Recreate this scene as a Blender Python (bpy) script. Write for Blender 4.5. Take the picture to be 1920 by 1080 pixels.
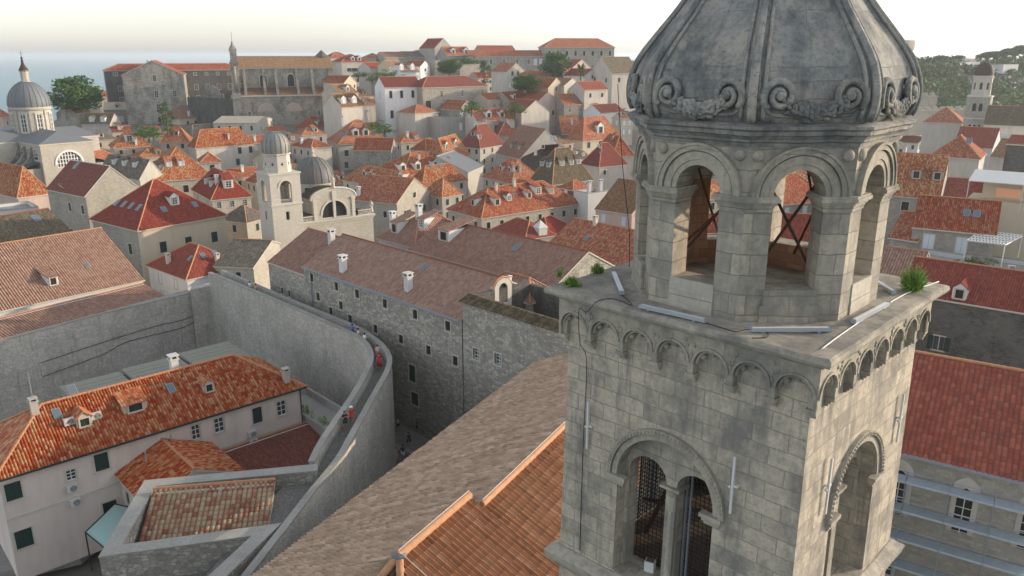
import bpy, bmesh, math, random
from math import sin, cos, pi, sqrt, radians, floor
from mathutils import Vector, Matrix, noise
from mathutils.geometry import tessellate_polygon
for o in list(bpy.data.objects): bpy.data.objects.remove(o)
SC = bpy.context.scene; COL = SC.collection
# ---------------------------------------------------------------- camera, sky, sun, exposure
F_PX = 1478.0; PITCH = math.atan(437/1478.0); CZ = 41.0
cam = bpy.data.cameras.new('camera'); cam.lens = 36*F_PX/1920; cam.sensor_width = 36
cam.clip_end = 60000; cam.clip_start = 0.1
camo = bpy.data.objects.new('camera', cam); COL.objects.link(camo)
camo.location = (0, 0, CZ); camo.rotation_euler = (pi/2-PITCH, 0, 0); SC.camera = camo
SUN_AZ = radians(75)      # clockwise from +Y
SUN_EL = radians(13)
w = bpy.data.worlds.new('World'); SC.world = w; w.use_nodes = True
nt = w.node_tree; sky = nt.nodes.new('ShaderNodeTexSky'); sky.sky_type = 'NISHITA'
sky.sun_disc = False; sky.sun_elevation = SUN_EL; sky.sun_rotation = SUN_AZ
sky.air_density = 1.0; sky.dust_density = 1.0; sky.ozone_density = 1.6; sky.altitude = 0
nt.nodes['Background'].inputs[1].default_value = 0.15
hs_ = nt.nodes.new('ShaderNodeHueSaturation'); hs_.inputs['Saturation'].default_value = .34   # thin high haze whitens the sky
nt.links.new(sky.outputs[0], hs_.inputs['Color'])
mx_ = nt.nodes.new('ShaderNodeMix'); mx_.data_type = 'RGBA'; mx_.blend_type = 'MULTIPLY'; mx_.inputs[0].default_value = 1; mx_.inputs[7].default_value = (.97, .965, .975, 1)
nt.links.new(hs_.outputs[0], mx_.inputs[6]); nt.links.new(mx_.outputs[2], nt.nodes['Background'].inputs[0])
sl = bpy.data.lights.new('sun', 'SUN'); sl.energy = 2.0; sl.angle = radians(0.6); sl.color = (1.0, 0.80, 0.58)
so = bpy.data.objects.new('sun', sl); COL.objects.link(so)
so.rotation_euler = Vector((sin(SUN_AZ)*cos(SUN_EL), cos(SUN_AZ)*cos(SUN_EL), sin(SUN_EL))).to_track_quat('Z', 'Y').to_euler()
SC.view_settings.view_transform = 'Standard'; SC.view_settings.look = 'None'
SC.view_settings.gamma = 1.0; SC.view_settings.exposure = 1.14
SC.cycles.max_bounces = 6; SC.cycles.volume_bounces = 1

# ---------------------------------------------------------------- sight lines of the survey
SP, CP = sin(PITCH), cos(PITCH)
def ray(px, py):
    r = (px-960)/F_PX; u = (540-py)/F_PX
    return Vector((r, CP+u*SP, -SP+u*CP))
def W(px, py, z):
    d = ray(px, py); k = (z-CZ)/d.z
    return Vector((0, 0, CZ))+d*k
def WY(px, py, Y):
    d = ray(px, py); return Vector((0, 0, CZ))+d*(Y/d.y)
def sm(a, b, x):
    t = min(1, max(0, (x-a)/(b-a))); return t*t*(3-2*t)

def tag(o, label=None, cat=None, group=None, kind=None):
    if label: o['label'] = label
    if cat: o['category'] = cat
    if group: o['group'] = group
    if kind: o['kind'] = kind
    return o
def thing(name, label, cat, loc=(0, 0, 0), rz=0, group=None):
    o = bpy.data.objects.new(name, None); COL.objects.link(o); o.empty_display_size = .3
    o.location = loc; o.rotation_euler = (0, 0, rz)
    return tag(o, label, cat, group)
def place(me, name, parent, M=None):
    o = bpy.data.objects.new(name, me); COL.objects.link(o); o.parent = parent
    if M is not None: o.matrix_local = M
    return o
def copy_tree(o, parent=None):
    c = o.copy(); COL.objects.link(c); c.parent = parent
    for ch in list(o.children): copy_tree(ch, c)
    return c

class MB:
    """collects shapes; build() links them as ONE mesh object"""
    def __init__(s): s.v = []; s.f = []; s.m = []
    def add(s, vs, fs, m=0, M=None):
        n = len(s.v)
        s.v += [(M @ Vector(p)) if M is not None else Vector(p) for p in vs]
        for f in fs: s.f.append([i+n for i in f]); s.m.append(m)
        return s
    def box(s, x0, x1, y0, y1, z0, z1, m=0, M=None):
        return s.add([(x0,y0,z0),(x1,y0,z0),(x1,y1,z0),(x0,y1,z0),(x0,y0,z1),(x1,y0,z1),(x1,y1,z1),(x0,y1,z1)],
                     [(0,3,2,1),(4,5,6,7),(0,1,5,4),(1,2,6,5),(2,3,7,6),(3,0,4,7)], m, M)
    def prism(s, pts, z0, z1, m=0, M=None, sc=1.0):
        """plan polygon (ccw) extruded in z"""
        n = len(pts); cx = sum(p[0] for p in pts)/n; cy = sum(p[1] for p in pts)/n
        vs = [(p[0], p[1], z0) for p in pts]+[(cx+(p[0]-cx)*sc, cy+(p[1]-cy)*sc, z1) for p in pts]
        fs = [tuple(range(n-1, -1, -1)), tuple(range(n, 2*n))]+[(i, (i+1) % n, (i+1) % n+n, i+n) for i in range(n)]
        return s.add(vs, fs, m, M)
    def plate(s, outer, holes, y0, y1, m=0, M=None, back=None):
        """polygon in (x,z) with holes, front at y0, back at y1 (y1>y0)"""
        polys = [outer]+list(holes)
        tri = tessellate_polygon([[Vector((p[0], p[1], 0)) for p in q] for q in polys])
        flat = [p for q in polys for p in q]; n = len(flat)
        bk = back or (lambda x, z: (x, z))
        vs = [(p[0], y0, p[1]) for p in flat]+[(bk(*p)[0], y1, bk(*p)[1]) for p in flat]
        fs = []
        for t in tri:
            a, b, c = [Vector((flat[i][0], flat[i][1], 0)) for i in t]
            if (b-a).cross(c-a).z < 0: t = (t[0], t[2], t[1])
            fs.append(tuple(t)); fs.append((t[0]+n, t[2]+n, t[1]+n))
        k = 0
        for qi, q in enumerate(polys):
            L = len(q); ar = sum(q[i][0]*q[(i+1) % L][1]-q[(i+1) % L][0]*q[i][1] for i in range(L))
            for i in range(L):
                a, b = k+i, k+(i+1) % L
                if (ar > 0) != (qi > 0): fs.append((a, a+n, b+n, b))
                else: fs.append((b, b+n, a+n, a))
            k += L
        return s.add(vs, fs, m, M)
    def tube(s, pts, r, n=8, m=0, M=None, cap=True):
        pts = [Vector(p) for p in pts]; rs = r if isinstance(r, (list, tuple)) else [r]*len(pts)
        vs = []; fs = []; up = Vector((0, 0, 1))
        d0 = (pts[1]-pts[0]).normalized()
        a = d0.cross(up if abs(d0.z) < .9 else Vector((1, 0, 0))).normalized()
        for i, p in enumerate(pts):
            d = (pts[min(i+1, len(pts)-1)]-pts[max(i-1, 0)]).normalized()
            a = (a-d*a.dot(d)).normalized(); b = d.cross(a)
            for k in range(n):
                t = 2*pi*k/n; vs.append(p+(a*cos(t)+b*sin(t))*rs[i])
        for i in range(len(pts)-1):
            for k in range(n):
                k2 = (k+1) % n; fs.append((i*n+k, i*n+k2, (i+1)*n+k2, (i+1)*n+k))
        if cap: fs.append(tuple(range(n-1, -1, -1))); fs.append(tuple(range((len(pts)-1)*n, len(pts)*n)))
        return s.add(vs, fs, m, M)
    def lathe(s, prof, n=24, m=0, M=None, ph=0.0, cap=True):
        """prof: list of (r,z) from bottom to top"""
        vs = []; fs = []
        for r, z in prof:
            for k in range(n):
                t = 2*pi*k/n+ph; vs.append((r*cos(t), r*sin(t), z))
        for i in range(len(prof)-1):
            for k in range(n):
                k2 = (k+1) % n; fs.append((i*n+k, i*n+k2, (i+1)*n+k2, (i+1)*n+k))
        if cap: fs.append(tuple(range(n-1, -1, -1))); fs.append(tuple(range((len(prof)-1)*n, len(prof)*n)))
        return s.add(vs, fs, m, M)
    def ball(s, c, r, m=0, seg=8, rings=5, M=None):
        c = Vector(c); r = (r, r, r) if not isinstance(r, (tuple, list)) else r
        vs = [c+Vector((0, 0, -r[2]))]; fs = []
        for i in range(1, rings):
            a = -pi/2+pi*i/rings
            for k in range(seg):
                t = 2*pi*k/seg; vs.append(c+Vector((r[0]*cos(a)*cos(t), r[1]*cos(a)*sin(t), r[2]*sin(a))))
        vs.append(c+Vector((0, 0, r[2]))); L = len(vs)-1
        for k in range(seg): fs.append((0, 1+(k+1) % seg, 1+k))
        for i in range(rings-2):
            for k in range(seg):
                k2 = (k+1) % seg; b = 1+i*seg; fs.append((b+k, b+k2, b+seg+k2, b+seg+k))
        b = 1+(rings-2)*seg
        for k in range(seg): fs.append((b+k, b+(k+1) % seg, L))
        return s.add(vs, fs, m, M)
    def arcband(s, cx, cz, r0, r1, y0, y1, a0=0, a1=pi, n=18, m=0, M=None):
        """arched band in the x-z plane, proud from y1 (back) to y0 (front)"""
        vs = []; fs = []
        for i in range(n+1):
            a = a0+(a1-a0)*i/n
            for (r, y) in ((r0, y0), (r1, y0), (r1, y1), (r0, y1)):
                vs.append((cx+r*cos(a), y, cz+r*sin(a)))
        for i in range(n):
            for k in range(4):
                k2 = (k+1) % 4; fs.append((i*4+k, i*4+k2, (i+1)*4+k2, (i+1)*4+k))
        fs.append((3, 2, 1, 0)); fs.append((n*4, n*4+1, n*4+2, n*4+3))
        return s.add(vs, fs, m, M)
    def mesh(s, name, mats, smooth=False, fn=None, recalc=False, auto=None):
        me = bpy.data.meshes.new(name)
        vs = [fn(p) for p in s.v] if fn else s.v
        me.from_pydata([tuple(p) for p in vs], [], s.f)
        mats = mats if isinstance(mats, (list, tuple)) else [mats]
        for mt in mats: me.materials.append(mt)
        me.polygons.foreach_set('material_index', [min(i, len(mats)-1) for i in s.m])
        if smooth: me.polygons.foreach_set('use_smooth', [True]*len(s.f))
        me.update()
        if recalc:
            bm = bmesh.new(); bm.from_mesh(me); bmesh.ops.recalc_face_normals(bm, faces=bm.faces); bm.to_mesh(me); bm.free()
        autouv(me)
        if auto: me.set_sharp_from_angle(angle=radians(auto))
        return me
    def build(s, name, mats, parent=None, smooth=False, fn=None, recalc=False, auto=None, M=None):
        return place(s.mesh(name, mats, smooth, fn, recalc, auto), name, parent, M)

def autouv(me):
    """metres along the horizontal and along the slope of every face"""
    uv = me.uv_layers.new(name='UVMap').data; V = me.vertices
    for p in me.polygons:
        n = p.normal
        if abs(n.z) > .995: t = Vector((1, 0, 0)); b = Vector((0, 1, 0))
        else: t = Vector((-n.y, n.x, 0)).normalized(); b = n.cross(t)
        for li in p.loop_indices:
            c = V[me.loops[li].vertex_index].co; uv[li].uv = (c.dot(t), c.dot(b))

# ---------------------------------------------------------------- materials
class NT:
    def __init__(s, name, rough=.9):
        s.mat = bpy.data.materials.new(name); s.mat.use_nodes = True; s.t = s.mat.node_tree
        s.b = s.t.nodes['Principled BSDF']; s.b.inputs['Roughness'].default_value = rough
        s.b.inputs['Specular IOR Level'].default_value = .25
    def n(s, typ, ins=None, **kw):
        x = s.t.nodes.new('ShaderNode'+typ)
        for k, v in kw.items(): setattr(x, k, v)
        for k, v in (ins or {}).items():
            if hasattr(v, 'is_output') or isinstance(v, bpy.types.NodeSocket): s.t.links.new(v, x.inputs[k])
            else: x.inputs[k].default_value = v
        return x
    def math(s, op, a, b=0.0, c=0.0): return s.n('Math', {0: a, 1: b, 2: c}, operation=op).outputs[0]
    def mix(s, f, a, b, mode='MIX'):
        x = s.n('Mix', data_type='RGBA', blend_type=mode)
        for k, v in ((0, f), (6, a), (7, b)):
            if isinstance(v, bpy.types.NodeSocket): s.t.links.new(v, x.inputs[k])
            else: x.inputs[k].default_value = v if k == 0 else (*v[:3], 1)
        return x.outputs[2]
    def ramp(s, f, pts):
        x = s.n('ValToRGB', {0: f}); e = x.color_ramp.elements
        while len(e) < len(pts): e.new(.5)
        for i, (p, c) in enumerate(pts):
            e[i].position = p; e[i].color = (*c, 1) if isinstance(c, tuple) else (c, c, c, 1)
        return x.outputs[0]
    def noise(s, vec, scale, detail=4, rough=.55):
        return s.n('TexNoise', {'Vector': vec, 'Scale': scale, 'Detail': detail, 'Roughness': rough}).outputs[0]
    def bump(s, h, strength=.5, dist=.02):
        x = s.n('Bump', {'Height': h, 'Strength': strength, 'Distance': dist}); s.t.links.new(x.outputs[0], s.b.inputs['Normal'])
    def out(s, col):
        s.t.links.new(col, s.b.inputs['Base Color']); return s.mat
def plain(name, rgb, rough=.6, metal=0.0, var=.0, emit=None):
    t = NT(name, rough); t.b.inputs['Metallic'].default_value = metal
    if var:
        o = t.n('TexCoord').outputs['Object']
        f = t.noise(o, 3.0, 5); c = t.mix(f, tuple(x*(1-var) for x in rgb), tuple(min(1, x*(1+var)) for x in rgb)); t.out(c)
    else: t.b.inputs['Base Color'].default_value = (*rgb, 1)
    if emit:
        t.b.inputs['Emission Color'].default_value = (*emit[0], 1); t.b.inputs['Emission Strength'].default_value = emit[1]
    return t.mat

GW = {}
def tilemat(name, cols, w=.25, h=.40, bump=1.0, dirt=.35, dirt_shade_c=(.10, .085, .065), patch=.5, geo=False, colv=.15, chan_shade=.55):
    """barrel tiles: cols = ramp of single-tile colours"""
    t = NT(name, .85); GW[name] = (w, h); uv = t.n('TexCoord').outputs['UV']; sp = t.n('SeparateXYZ', {0: uv})
    info = t.n('ObjectInfo').outputs['Random']
    u = t.math('DIVIDE', sp.outputs[0], w); cu = t.math('FLOOR', u)
    off = t.n('TexWhiteNoise', {'W': cu}, noise_dimensions='1D').outputs['Value']
    v = t.math('ADD', t.math('DIVIDE', sp.outputs[1], h), t.math('MULTIPLY', off, 0.0 if geo else .25)); cv = t.math('FLOOR', v)
    cc = t.n('CombineXYZ', {0: cu, 1: cv, 2: info})
    rnd = t.n('TexWhiteNoise', {'Vector': cc.outputs[0]}, noise_dimensions='3D').outputs['Value']
    shift = t.n('VectorMath', {0: uv, 1: info}, operation='ADD').outputs[0]
    big = t.noise(shift, .22, 3); rnd2 = t.math('ADD', t.math('MULTIPLY', rnd, 1-colv), t.math('MULTIPLY', off, colv)); f = t.math('ADD', rnd2, t.math('MULTIPLY', t.math('SUBTRACT', big, .5), patch))
    col = t.ramp(f, cols)
    fine = t.noise(uv, 9, 4, .7)
    col = t.mix(t.math('MULTIPLY', t.ramp(fine, [(.45, 0.0), (.75, 1.0)]), .35), col, dirt_shade_c)
    dm = t.noise(shift, .9, 6, .65)
    col = t.mix(t.math('MULTIPLY', t.ramp(dm, [(.46, 0.0), (.68, 1.0)]), dirt), col, dirt_shade_c)
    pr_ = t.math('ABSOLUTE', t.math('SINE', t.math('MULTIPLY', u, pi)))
    col = t.mix(t.math('MULTIPLY', t.ramp(pr_, [(.25, 1.0), (.62, 0.0)]), chan_shade), col, tuple(x*.8 for x in dirt_shade_c))   # channel shade painted into the colour, tinted like the dirt
    # each house its own tone
    hsv = t.n('HueSaturation', {'Color': col, 'Value': t.math('ADD', .86, t.math('MULTIPLY', info, .28)),
                                'Hue': t.math('ADD', .496, t.math('MULTIPLY', info, .010)), 'Saturation': t.math('SUBTRACT', 1.10, t.math('MULTIPLY', info, .12))})
    if not geo:
        prof = t.math('ABSOLUTE', t.math('SINE', t.math('MULTIPLY', u, pi)))
        step = t.math('FRACT', v)
        hgt = t.math('SUBTRACT', t.math('MULTIPLY', prof, .7), t.math('MULTIPLY', step, .35))
        t.bump(t.math('ADD', hgt, t.math('MULTIPLY', rnd, .15)), bump, w*.8)
    else: t.bump(t.math('ADD', fine, dm), .4, .02)
    return t.out(hsv.outputs[0])

def stonemat(name, a, b, mortar, bw=.6, bh=.3, ms=.012, patina=.0, patc=(.06, .065, .06), pscale=.35, rub=False, bump=.5, warm=None, streak=0):
    t = NT(name, .92); uv = t.n('TexCoord').outputs['UV']; info = t.n('ObjectInfo').outputs['Random']
    obc = t.n('TexCoord').outputs['Object']; sh = t.n('VectorMath', {0: obc, 1: t.math('MULTIPLY', info, 37.0)}, operation='ADD').outputs[0]
    wob = t.n('VectorMath', {0: t.n('TexNoise', {'Vector': uv, 'Scale': 1.3}).outputs[1], 1: (.5, .5, .5)}, operation='SUBTRACT').outputs[0]
    wob = t.n('VectorMath', {0: wob, 3: bw*(.30 if rub else .12)}, operation='SCALE').outputs[0]
    uw = t.n('VectorMath', {0: uv, 1: wob}, operation='ADD').outputs[0]
    if rub:
        mp = t.n('VectorMath', {0: uw, 1: (1/bw, 1/bh, 1)}, operation='MULTIPLY').outputs[0]
        vo = t.n('TexVoronoi', {'Vector': mp, 'Scale': 1.0, 'Randomness': .75}, feature='F1')
        ed = t.n('TexVoronoi', {'Vector': mp, 'Scale': 1.0, 'Randomness': .75}, feature='DISTANCE_TO_EDGE').outputs['Distance']
        cell = t.n('SeparateXYZ', {0: vo.outputs['Color']}).outputs[0]
        mort = t.ramp(ed, [(0.0, 1.0), (.13, 0.0)])
    else:
        br = t.n('TexBrick', {'Vector': uw, 'Color1': (0, 0, 0, 1), 'Color2': (1, 1, 1, 1), 'Mortar': (.5, .5, .5, 1), 'Scale': 1.0,
                              'Mortar Size': ms, 'Mortar Smooth': .2, 'Bias': 0.0, 'Brick Width': bw, 'Row Height': bh})
        cell = br.outputs[0]; mort = br.outputs[1]
    col = t.mix(cell, a, b)
    n1 = t.noise(sh, 6.0, 8, .65); col = t.mix(t.math('MULTIPLY', t.ramp(n1, [(.35, 0.0), (.7, 1.0)]), .55), col, tuple((x*.55) for x in a))
    if warm:
        n3 = t.noise(sh, .8, 4); col = t.mix(t.ramp(n3, [(.45, 0.0), (.62, .8)]), col, warm)
    if patina:
        st = t.n('VectorMath', {0: sh, 1: (1.0, 1.0, .55)}, operation='MULTIPLY').outputs[0]
        n2 = t.noise(st, pscale, 9, .68); n4 = t.noise(sh, 2.2, 6, .7)
        blockr = t.math('MULTIPLY', t.math('SUBTRACT', cell, .5), .055)
        pm = t.math('ADD', t.math('ADD', t.math('MULTIPLY', n2, .75), t.math('MULTIPLY', n4, .25)), blockr)
        col = t.mix(t.math('MULTIPLY', t.ramp(pm, [(.46, 0.0), (.60, 1.0)]), patina), col, patc)
        n5 = t.noise(sh, 9.0, 7, .8); col = t.mix(t.math('MULTIPLY', t.ramp(n5, [(.50, 0.0), (.64, 1.0)]), patina*.6), col, patc)
    if streak:
        s1 = t.n('VectorMath', {0: sh, 1: (3.4, 3.4, .20)}, operation='MULTIPLY').outputs[0]; n6 = t.noise(s1, 1.0, 6, .62)
        s2 = t.noise(sh, .5, 3); m6 = t.math('MULTIPLY', t.ramp(n6, [(.50, 0.0), (.66, 1.0)]), t.ramp(s2, [(.38, 0.0), (.6, 1.0)]))
        col = t.mix(t.math('MULTIPLY', m6, streak), col, patc)
    col = t.mix(t.math('MULTIPLY', mort, .8), col, mortar)
    hh = t.math('SUBTRACT', t.math('MULTIPLY', n1, .5), mort); t.bump(hh, bump, .03 if not rub else .05)
    hs = t.n('HueSaturation', {'Color': col, 'Value': t.math('ADD', .92, t.math('MULTIPLY', info, .16))})
    return t.out(hs.outputs[0])

def plaster(name, rgb, stain=.35, sc=.5):
    t = NT(name, .9); o = t.n('TexCoord').outputs['UV']; info = t.n('ObjectInfo').outputs['Random']
    sh = t.n('VectorMath', {0: o, 1: t.math('MULTIPLY', info, 31.0)}, operation='ADD').outputs[0]
    st = t.n('VectorMath', {0: sh, 1: (1.6, .35, 1)}, operation='MULTIPLY').outputs[0]
    n = t.noise(st, sc, 8, .68); f = t.noise(sh, 7, 6, .7)
    c = t.mix(t.math('MULTIPLY', t.ramp(n, [(.42, 0.0), (.72, 1.0)]), stain), rgb, tuple(x*.42 for x in rgb))
    c = t.mix(t.math('MULTIPLY', t.ramp(f, [(.5, 0.0), (.8, 1.0)]), .3), c, tuple(x*.7 for x in rgb))
    hs = t.n('HueSaturation', {'Color': c, 'Value': t.math('ADD', .85, t.math('MULTIPLY', info, .25)), 'Saturation': t.math('ADD', .85, t.math('MULTIPLY', info, .3))})
    t.bump(f, .15, .02); return t.out(hs.outputs[0])

O1, O2, O3, O4 = (.30, .055, .025), (.42, .10, .04), (.50, .17, .07), (.55, .30, .14)
M = {}
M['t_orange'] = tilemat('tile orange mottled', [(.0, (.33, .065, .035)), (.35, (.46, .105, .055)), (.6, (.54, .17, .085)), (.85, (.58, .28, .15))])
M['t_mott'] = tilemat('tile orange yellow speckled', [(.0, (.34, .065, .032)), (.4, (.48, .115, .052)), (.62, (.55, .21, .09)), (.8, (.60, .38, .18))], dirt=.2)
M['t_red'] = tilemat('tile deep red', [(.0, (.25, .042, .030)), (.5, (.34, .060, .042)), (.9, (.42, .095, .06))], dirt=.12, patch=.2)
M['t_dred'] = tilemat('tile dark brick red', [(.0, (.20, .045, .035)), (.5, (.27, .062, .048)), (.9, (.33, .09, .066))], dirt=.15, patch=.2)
M['t_pink'] = tilemat('tile faded pinkish', [(.0, (.31, .15, .105)), (.4, (.39, .21, .15)), (.75, (.45, .27, .20))], w=.34, h=.42, patch=.3, dirt=.3, dirt_shade_c=(.16, .12, .09))
M['t_brown'] = tilemat('tile brownish rose', [(.0, (.36, .185, .135)), (.5, (.44, .245, .18)), (.9, (.50, .31, .235))], w=.34, h=.42, dirt=.16, dirt_shade_c=(.15, .11, .085), patch=.15)
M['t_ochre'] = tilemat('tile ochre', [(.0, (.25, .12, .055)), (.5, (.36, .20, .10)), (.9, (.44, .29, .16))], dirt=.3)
M['t_moss'] = tilemat('tile grey brown mossy', [(.0, (.10, .085, .055)), (.4, (.17, .13, .08)), (.8, (.26, .20, .125))], dirt=.4, dirt_shade_c=(.08, .08, .055))
M['t_grey'] = tilemat('tile old grey stone', [(.0, (.13, .12, .10)), (.5, (.21, .19, .155)), (.9, (.32, .27, .20))], dirt=.45, dirt_shade_c=(.07, .07, .06))
M['ridge'] = plain('ridge tile mortar', (.48, .24, .13), .9, var=.3)
M['ridge2'] = plain('ridge tile dark', (.30, .10, .06), .9, var=.3)
M['st_tower'] = stonemat('weathered limestone ashlar', (.53, .46, .36), (.42, .375, .30), (.25, .225, .18), .82, .42, .011, patina=.80, patc=(.150, .146, .134), pscale=.95, bump=1.0, streak=.9)
M['st_lant'] = stonemat('weathered lantern limestone', (.50, .445, .355), (.40, .365, .295), (.22, .205, .17), .95, .46, .012, patina=.68, patc=(.165, .160, .146), pscale=.95, bump=1.0, streak=.5)
M['st_trim'] = stonemat('carved limestone trim', (.46, .415, .335), (.40, .365, .295), (.30, .28, .23), 1.3, 3.0, .008, patina=.70, patc=(.15, .147, .135), pscale=.9, bump=.9, streak=.4)
M['st_dome'] = stonemat('blackened dome stone', (.36, .355, .325), (.31, .31, .285), (.2, .2, .185), 1.6, .85, .008, patina=.93, patc=(.092, .104, .108), pscale=.62, warm=(.42, .385, .32), bump=.9, streak=.6)
M['st_rub'] = stonemat('rubble limestone wall', (.56, .53, .46), (.30, .285, .25), (.22, .21, .18), .42, .26, patina=.35, patc=(.12, .12, .11), rub=True)
M['st_city'] = stonemat('city wall small rubble', (.68, .65, .575), (.46, .44, .385), (.40, .38, .335), .32, .20, patina=.35, patc=(.17, .17, .16), rub=True, bump=.6, streak=.55)
M['st_mon'] = stonemat('monastery rubble', (.60, .565, .48), (.29, .275, .235), (.25, .235, .20), .48, .27, patina=.3, patc=(.13, .13, .12), rub=True)
M['st_ash'] = stonemat('small ashlar limestone', (.44, .41, .345), (.33, .31, .265), (.27, .255, .22), .5, .26, .012, patina=.3, patc=(.15, .15, .135))
M['st_pale'] = stonemat('pale ashlar limestone', (.56, .52, .44), (.47, .43, .36), (.40, .37, .31), .6, .3, .008, patina=.28, patc=(.25, .235, .2))
M['st_white'] = stonemat('white bell tower ashlar', (.62, .58, .51), (.55, .51, .44), (.42, .39, .33), .45, .26, .012, patina=.15, patc=(.3, .28, .25))
M['st_dark'] = stonemat('blackened old wall', (.15, .145, .13), (.105, .10, .095), (.15, .14, .12), .5, .3, .01, patina=.7, patc=(.045, .045, .042), pscale=.5)
M['st_stain'] = stonemat('stained grey church wall', (.46, .43, .37), (.36, .335, .29), (.27, .25, .21), .8, .4, .008, patina=.75, patc=(.12, .12, .105), pscale=.28, streak=.6)
M['cream'] = plaster('cream plaster', (.58, .50, .38), .2)
M['pinkp'] = plaster('pale rose plaster', (.64, .565, .51), .3, .35); M['shedg'] = plain('green grey roofing felt', (.27, .27, .22), .8, var=.2); M['deck'] = plain('scaffold deck board', (.40, .47, .52), .5, var=.25); M['lining'] = stonemat('warm brown inner masonry', (.46, .27, .16), (.34, .19, .11), (.2, .12, .08), .5, .25, .01, patina=.3, patc=(.12, .07, .05))
M['white'] = plaster('white plaster', (.66, .66, .65), .18)
M['grey'] = plaster('grey render', (.36, .35, .32), .4)
M['lgrey'] = plaster('light stone render', (.54, .505, .445), .4)
M['rose'] = plaster('pinkish render', (.52, .41, .36), .3)
M['trim'] = plain('pale stone trim', (.52, .49, .42), .85, var=.15)
M['trimw'] = plain('white painted trim', (.68, .68, .66), .7, var=.05)
M['cope'] = stonemat('coping slabs', (.40, .385, .345), (.35, .335, .30), (.26, .25, .22), 1.1, 3., .01, patina=.4, patc=(.2, .2, .18))
M['dark'] = plain('dark opening', (.018, .020, .020), .5)
M['glass'] = plain('window glass', (.05, .065, .075), .15)
M['shut'] = plain('dark green shutter', (.018, .042, .036), .7, var=.2)
M['brown'] = plain('brown shutter', (.06, .04, .03), .7, var=.2)
M['lshut'] = plain('white shutter', (.62, .68, .74), .6)
M['lead'] = NT('lead sheet', .45).mat
def leadmat(name, a, b, w=.55, rust=None):
    t = NT(name, .5); uv = t.n('TexCoord').outputs['UV']; sp = t.n('SeparateXYZ', {0: uv})
    n = t.noise(uv, .8, 6, .65); c = t.mix(n, a, b)
    if rust:
        st = t.n('VectorMath', {0: uv, 1: (2.5, .25, 1)}, operation='MULTIPLY').outputs[0]
        c = t.mix(t.ramp(t.noise(st, 1.2, 5), [(.48, 0.0), (.62, .8)]), c, rust)
    fr = t.math('FRACT', t.math('DIVIDE', sp.outputs[0], w)); seam = t.math('GREATER_THAN', fr, .86)
    t.bump(seam, .7, .06); return t.out(c)
M['lead'] = leadmat('standing seam lead', (.13, .145, .16), (.20, .215, .225))
M['leadd'] = leadmat('dark lead dome', (.085, .09, .095), (.16, .16, .155), rust=(.20, .165, .13))
M['leadg'] = leadmat('copper green lead dome', (.20, .25, .25), (.30, .335, .32), rust=(.30, .22, .15))
M['iron'] = plain('rusty iron', (.07, .035, .022), .7, var=.4)
M['wire'] = plain('dark wire', (.02, .02, .02), .6)
M['alu'] = plain('aluminium', (.48, .52, .56), .35, .6)
M['wpaint'] = plain('white lamp housing', (.60, .60, .58), .5, var=.15)
M['steel'] = plain('galvanised steel', (.30, .35, .40), .5, .4, var=.2)
M['ac'] = plain('air conditioner housing', (.55, .56, .54), .5)
M['wood'] = plain('old timber', (.12, .085, .055), .8, var=.3)
def leaf_blob(mb, c, r, n, rnd, size=.25, ms=(0, 1)):
    for i in range(n):
        d = Vector((rnd.gauss(0, 1), rnd.gauss(0, 1), rnd.gauss(0, 1))).normalized()*rnd.random()**.35
        p = Vector(c)+Vector((d.x*r[0], d.y*r[1], d.z*r[2])); a = Vector((rnd.uniform(-1, 1), rnd.uniform(-1, 1), rnd.uniform(-.6, .6))).normalized()*size*rnd.uniform(.6, 1.3); b = a.cross(Vector((rnd.uniform(-1, 1), rnd.uniform(-1, 1), rnd.uniform(-1, 1)))).normalized()*size*.6
        mb.add([p-a, p+b, p+a, p-b], [(0, 1, 2, 3)], rnd.choice(ms))
# ---------------------------------------------------------------- terrain
def hill(x, y):
    """height of the land"""
    az = math.atan2(x, max(y, 1.0))
    z = -3.5*sm(100, 135, y)
    c = sm(-.56, -.50, az)*(1-sm(.26, .36, az))              # the old town hill behind the centre
    z += c*(17*sm(215, 335, y)+24*sm(335, 470, y))*(1-.55*sm(-.30, -.42, -0+az if az < -.30 else -.30))
    if az < -.28:
        k = sm(-.28, -.36, az); zl = -3.5+c*17*sm(215, 335, y)+3*sm(335, 420, y)
        z = z*(1-k)+zl*k
    r = sm(.36, .46, az)
    z += r*(3.0*sm(150, 300, y)+35*sm(330, 560, y))
    # ravines and crags of the wooded slope
    z += r*sm(330, 420, y)*3.0*noise.noise(Vector((x*.02, y*.02, 3)))
    e = sm(560, 680, y)                                       # coast behind the town
    if az < .40: z = z*(1-e)-14*e
    if az < -.50:
        e2 = sm(380, 440, y); z = z*(1-e2)-14*e2
    return z
def WG(px, py, h=10.0):
    """where the sight line meets a surface h above the land"""
    d = ray(px, py); k = 40.0
    while k < 900:
        p = Vector((0, 0, CZ))+d*k
        if p.z <= hill(p.x, p.y)+h: return p
        k += 1.0
    return WY(px, py, 480)
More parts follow.
